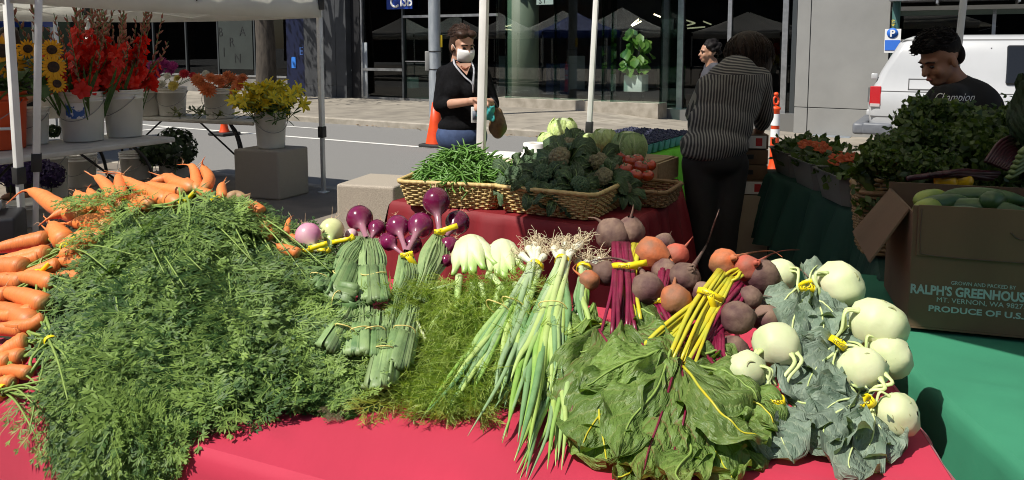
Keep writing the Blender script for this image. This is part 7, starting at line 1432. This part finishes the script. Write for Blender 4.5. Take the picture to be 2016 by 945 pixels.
blob('hair', [('e', A(1474, 98, .25), (.135, .13, .12)), ('e', A(1480, 124, .22), (.125, .11, .13)), ('c', A(1450, 100, .24), A(1436, 128, .2), .05, .018), ('c', A(1500, 112, .27), A(1507, 165, .22), .055, .014), ('c', A(1490, 112, .2), A(1497, 168, .16), .05, .012), ('c', A(1495, 112, .22), A(1488, 150, .18), .06, .02), ('c', A(1470, 110, .18), A(1458, 136, .15), .06, .02)], .01, m_hairv, w2, 5)

strands(w2, A(1474, 100, .25), np.eye(3), (.138, .132, .122), 170, (.12, -.35, -1), .17, m_hairv, -.1, .004, 2)
# ---- woman with curly hair walking beyond
Y0 = 9.3; ft = A(1404, 300); ft[2] = -.12; w3 = thing('person', 'woman with dark curly hair in profile on the street behind the striped shirt', 'person', tuple(ft))
hc = A(1394, 103); HM = headframe([-1, -.15, -.02]); ch = lambda z, dx=0, dy=0: np.array([hc[0] + .06 + dx, hc[1] + dy, z])
body = head_prims(hc, HM) + [('c', ch(1.36), ch(1.28), .055, .08), ('e', ch(1.15), (.12, .17, .18)), ('e', ch(.92), (.12, .16, .16))]
for sg in (-1, 1): body += [('c', ch(1.27, 0, sg * .17), ch(1.0, .03, sg * .2), .045, .038), ('c', ch(1.0, .03, sg * .2), ch(.8, -.08, sg * .18), .036, .026), ('c', ch(.85, 0, sg * .08), ch(.36, sg * .1 - .03, sg * .08), .08, .052), ('c', ch(.36, sg * .1 - .03, sg * .08), ch(-.04, sg * .16, sg * .08), .05, .036), ('e', ch(-.08, sg * .16 - .06, sg * .08), (.11, .04, .033))] + hand(ch(.8, -.08, sg * .18), (-.2, 0, -1), (-.9, 0, .1))
blob('body', body, .01, m_skinb, w3, 4)
blob('jacket', [('c', ch(1.28, 0, -.15), ch(1.28, 0, .15), .075, .075), ('e', ch(1.13), (.145, .19, .21)), ('e', ch(.92), (.145, .18, .16))] + [('c', ch(1.27, 0, s_ * .17), ch(1.0, .03, s_ * .2), .06, .055) for s_ in (-1, 1)] + [('c', ch(1.0, .03, s_ * .2), ch(.83, -.06, s_ * .18), .05, .045) for s_ in (-1, 1)], .015, M('grey_jacket', (.05, .05, .06), r=.8), w3)
blob('trousers', [('e', ch(.86), (.13, .16, .1))] + [q for s_ in (-1, 1) for q in (('c', ch(.85, 0, s_ * .08), ch(.36, s_ * .1 - .03, s_ * .08), .095, .066), ('c', ch(.36, s_ * .1 - .03, s_ * .08), ch(-.02, s_ * .16, s_ * .08), .066, .052))], .016, m_trou, w3)
L = lambda v: hc + HM @ np.array(v); pr = [('e', L((0, -.03, .055)), (.085, .09, .075), HM)]
for k in range(46): a, b = srs.uniform(0, 6.28), srs.uniform(-.5, 1.4); v = np.array([math.cos(a) * math.cos(b) * .1, math.sin(a) * math.cos(b) * .1 - .05, math.sin(b) * .1 + .04]); pr += [('e', L(v), (.03, .03, .03))] if v[1] < .04 else []
blob('hair', pr, .01, m_hairk, w3, 2); face_parts(w3, hc, HM)
G().tube([L((.078 * math.cos(0), -.006, -.05 - .02 * k)) for k in range(2)], .006, 6).build('earring', m_alu, w3)

# ---- young man in the black T-shirt
Y0 = 4.05; ft = A(1890, 300); ft[2] = 0; w4 = thing('person', 'young man with short black hair in a black T-shirt behind the heap of greens', 'person', tuple(ft))
hc = A(1851, 116); HM = headframe([-.88, -.22, -.42]); L = lambda v: hc + HM @ np.array(v); B0 = lambda px, z, dz=0: np.array([(px - CX) / F_PX * (Y0 + dz), Y0 + dz, z]); s1, s2 = B0(1868, 1.28, -.15), B0(1925, 1.27, .16); e1_, e2_ = B0(1852, .98, -.28), B0(1945, .98, .2)
core = [('c', A(1872, 150, .01), A(1892, 178, .02), .058, .075), ('e', B0(1896, 1.18, 0), (.13, .19, .2), Matrix.Rotation(.5, 3, 'Z')), ('e', B0(1896, .95, 0), (.12, .16, .18))]
body = head_prims(hc, HM, 1.06) + core + [('c', s1, e1_, .05, .042), ('c', e1_, B0(1835, .92, -.5), .04, .028), ('c', s2, e2_, .05, .042), ('c', e2_, B0(1900, .9, -.05), .04, .028)] + hand(B0(1835, .92, -.5), (-.3, -.9, 0), (0, 0, -1)) + hand(B0(1900, .9, -.05), (-.6, -.8, 0), (0, 0, -1))
for s_ in (-.09, .09): body += [('c', B0(1896, .88, s_), B0(1896, .48, s_), .085, .058), ('c', B0(1896, .48, s_), B0(1896, .08, s_), .056, .04), ('e', B0(1880, .045, s_ - .02), (.11, .05, .035))]
blob('body', body, .0075, m_skint, w4, 3)
blob('t_shirt', [('c', s1, s2, .082, .082), ('e', B0(1896, 1.2, 0), (.15, .215, .19), Matrix.Rotation(.5, 3, 'Z')), ('e', B0(1893, 1.0, 0), (.15, .19, .25)), ('c', s1, lerp(s1, e1_, .7), .08, .066), ('c', s2, lerp(s2, e2_, .7), .08, .068), ('c', A(1890, 176, .02), A(1897, 184, .02), .085, .1)], .012, m_tee, w4)
blob('jeans', [('e', B0(1896, .86, 0), (.16, .18, .12))] + [q for s_ in (-.09, .09) for q in (('c', B0(1896, .86, s_), B0(1896, .48, s_), .105, .075), ('c', B0(1896, .48, s_), B0(1896, .08, s_), .072, .056))], .016, m_jean, w4)
prh = [('e', L((0, -.03, .06)), (.085, .1, .085), HM), ('e', L((0, -.085, -.0)), (.07, .04, .075), HM), ('e', L((0, .03, .1)), (.075, .075, .05), HM), ('e', L((0, .07, .092)), (.055, .035, .03), HM)]
for k in range(16): a = srs.uniform(-.06, .06); prh.append(('c', L((a, .02 + srs.uniform(-.05, .03), .125)), L((a * 1.05, .098 + srs.uniform(-.02, .012), .085 + srs.uniform(-.02, .04))), .02, .006))
blob('hair', prh, .007, m_hairk, w4, 3); face_parts(w4, hc, HM, 1.06); strands(w4, L((0, -.01, .068)), HM, (.09, .108, .09), 230, (.15, .9, .35), .07, m_hairk, .05, .0045, 4)
mt = M('white_print', (.7, .7, .7)); g = G(); xd = unit([.93, -.3, -.03]); sp0 = B0(1838, 1.0, 0); tdir = unit(np.array([.97, -.25, 0]))
dg = bpy.context.evaluated_depsgraph_get(); ts = [c for c in kids(w4) if c.name.startswith('t_shirt')][0]
text_mesh(g, 'Champion', (0, 0, 0), (1, 0, 0), (0, 1, 0), .062, .0, shear=.45); V = g.V[0]; org = np.array(ORG[w4.name]); out = []
for v in V:
    d = np.array(ray(1838 + v[0] * 1.0 * F_PX / Y0 * .82, 199 - v[1] * F_PX / Y0)); ok, loc, n_, _ = ts.ray_cast(Vector(CAMP - org), Vector(unit(d))); out.append(np.array(loc) + org - unit(d) * .004 if ok else CAMP + d * (Y0 - .14) / d[1])
g.V[0] = np.array(out); g.build('script_print', mt, ts, smooth=False)

# ---- flower seller behind the sunflowers
Y0 = 7.7; ft = A(20, 200); ft[2] = 0; w5 = thing('person', 'dark haired flower seller half hidden behind the sunflowers at the left edge', 'person', tuple(ft))
hc = A(17, 78); HM = headframe([.25, -.95, -.15]); L = lambda v: hc + HM @ np.array(v); ch = lambda z, dx=0, dy=0: np.array([hc[0] + dx, hc[1] + .04 + dy, z])
body = head_prims(hc, HM) + [('c', ch(1.42), ch(1.34), .055, .08), ('e', ch(1.18), (.17, .12, .2)), ('e', ch(.95), (.16, .12, .17))]
for sg in (-1, 1): body += [('c', ch(1.32, sg * .17), ch(1.05, sg * .22, -.02), .046, .04), ('c', ch(1.05, sg * .22, -.02), ch(.95, sg * .12, -.24), .038, .027), ('c', ch(.88, sg * .08), ch(.48, sg * .09), .08, .056), ('c', ch(.48, sg * .09), ch(.08, sg * .09), .054, .038), ('e', ch(.04, sg * .09, -.06), (.045, .11, .034))] + hand(ch(.95, sg * .12, -.24), (-sg * .3, -1, 0), (0, 0, -1))
blob('body', body, .009, m_skint, w5, 3); face_parts(w5, hc, HM)
blob('shirt', [('c', ch(1.33, -.16), ch(1.33, .16), .075, .075), ('e', ch(1.17), (.19, .14, .22)), ('e', ch(.95), (.18, .14, .18))] + [('c', ch(1.32, s_ * .17), ch(1.05, s_ * .22, -.02), .065, .055) for s_ in (-1, 1)], .014, M('dark_shirt', (.03, .028, .035), r=.85), w5)
blob('trousers', [('e', ch(.9), (.17, .13, .1))] + [q for s_ in (-1, 1) for q in (('c', ch(.88, s_ * .08), ch(.48, s_ * .09), .095, .07), ('c', ch(.48, s_ * .09), ch(.08, s_ * .09), .07, .055))], .016, m_trou, w5)
blob('hair', [('e', L((0, -.025, .055)), (.088, .1, .08), HM), ('e', L((0, -.07, -.06)), (.09, .055, .14), HM), ('e', L((.075, -.01, -.06)), (.03, .05, .12), HM), ('e', L((-.075, -.01, -.06)), (.03, .05, .12), HM)], .009, m_hair, w5, 4)
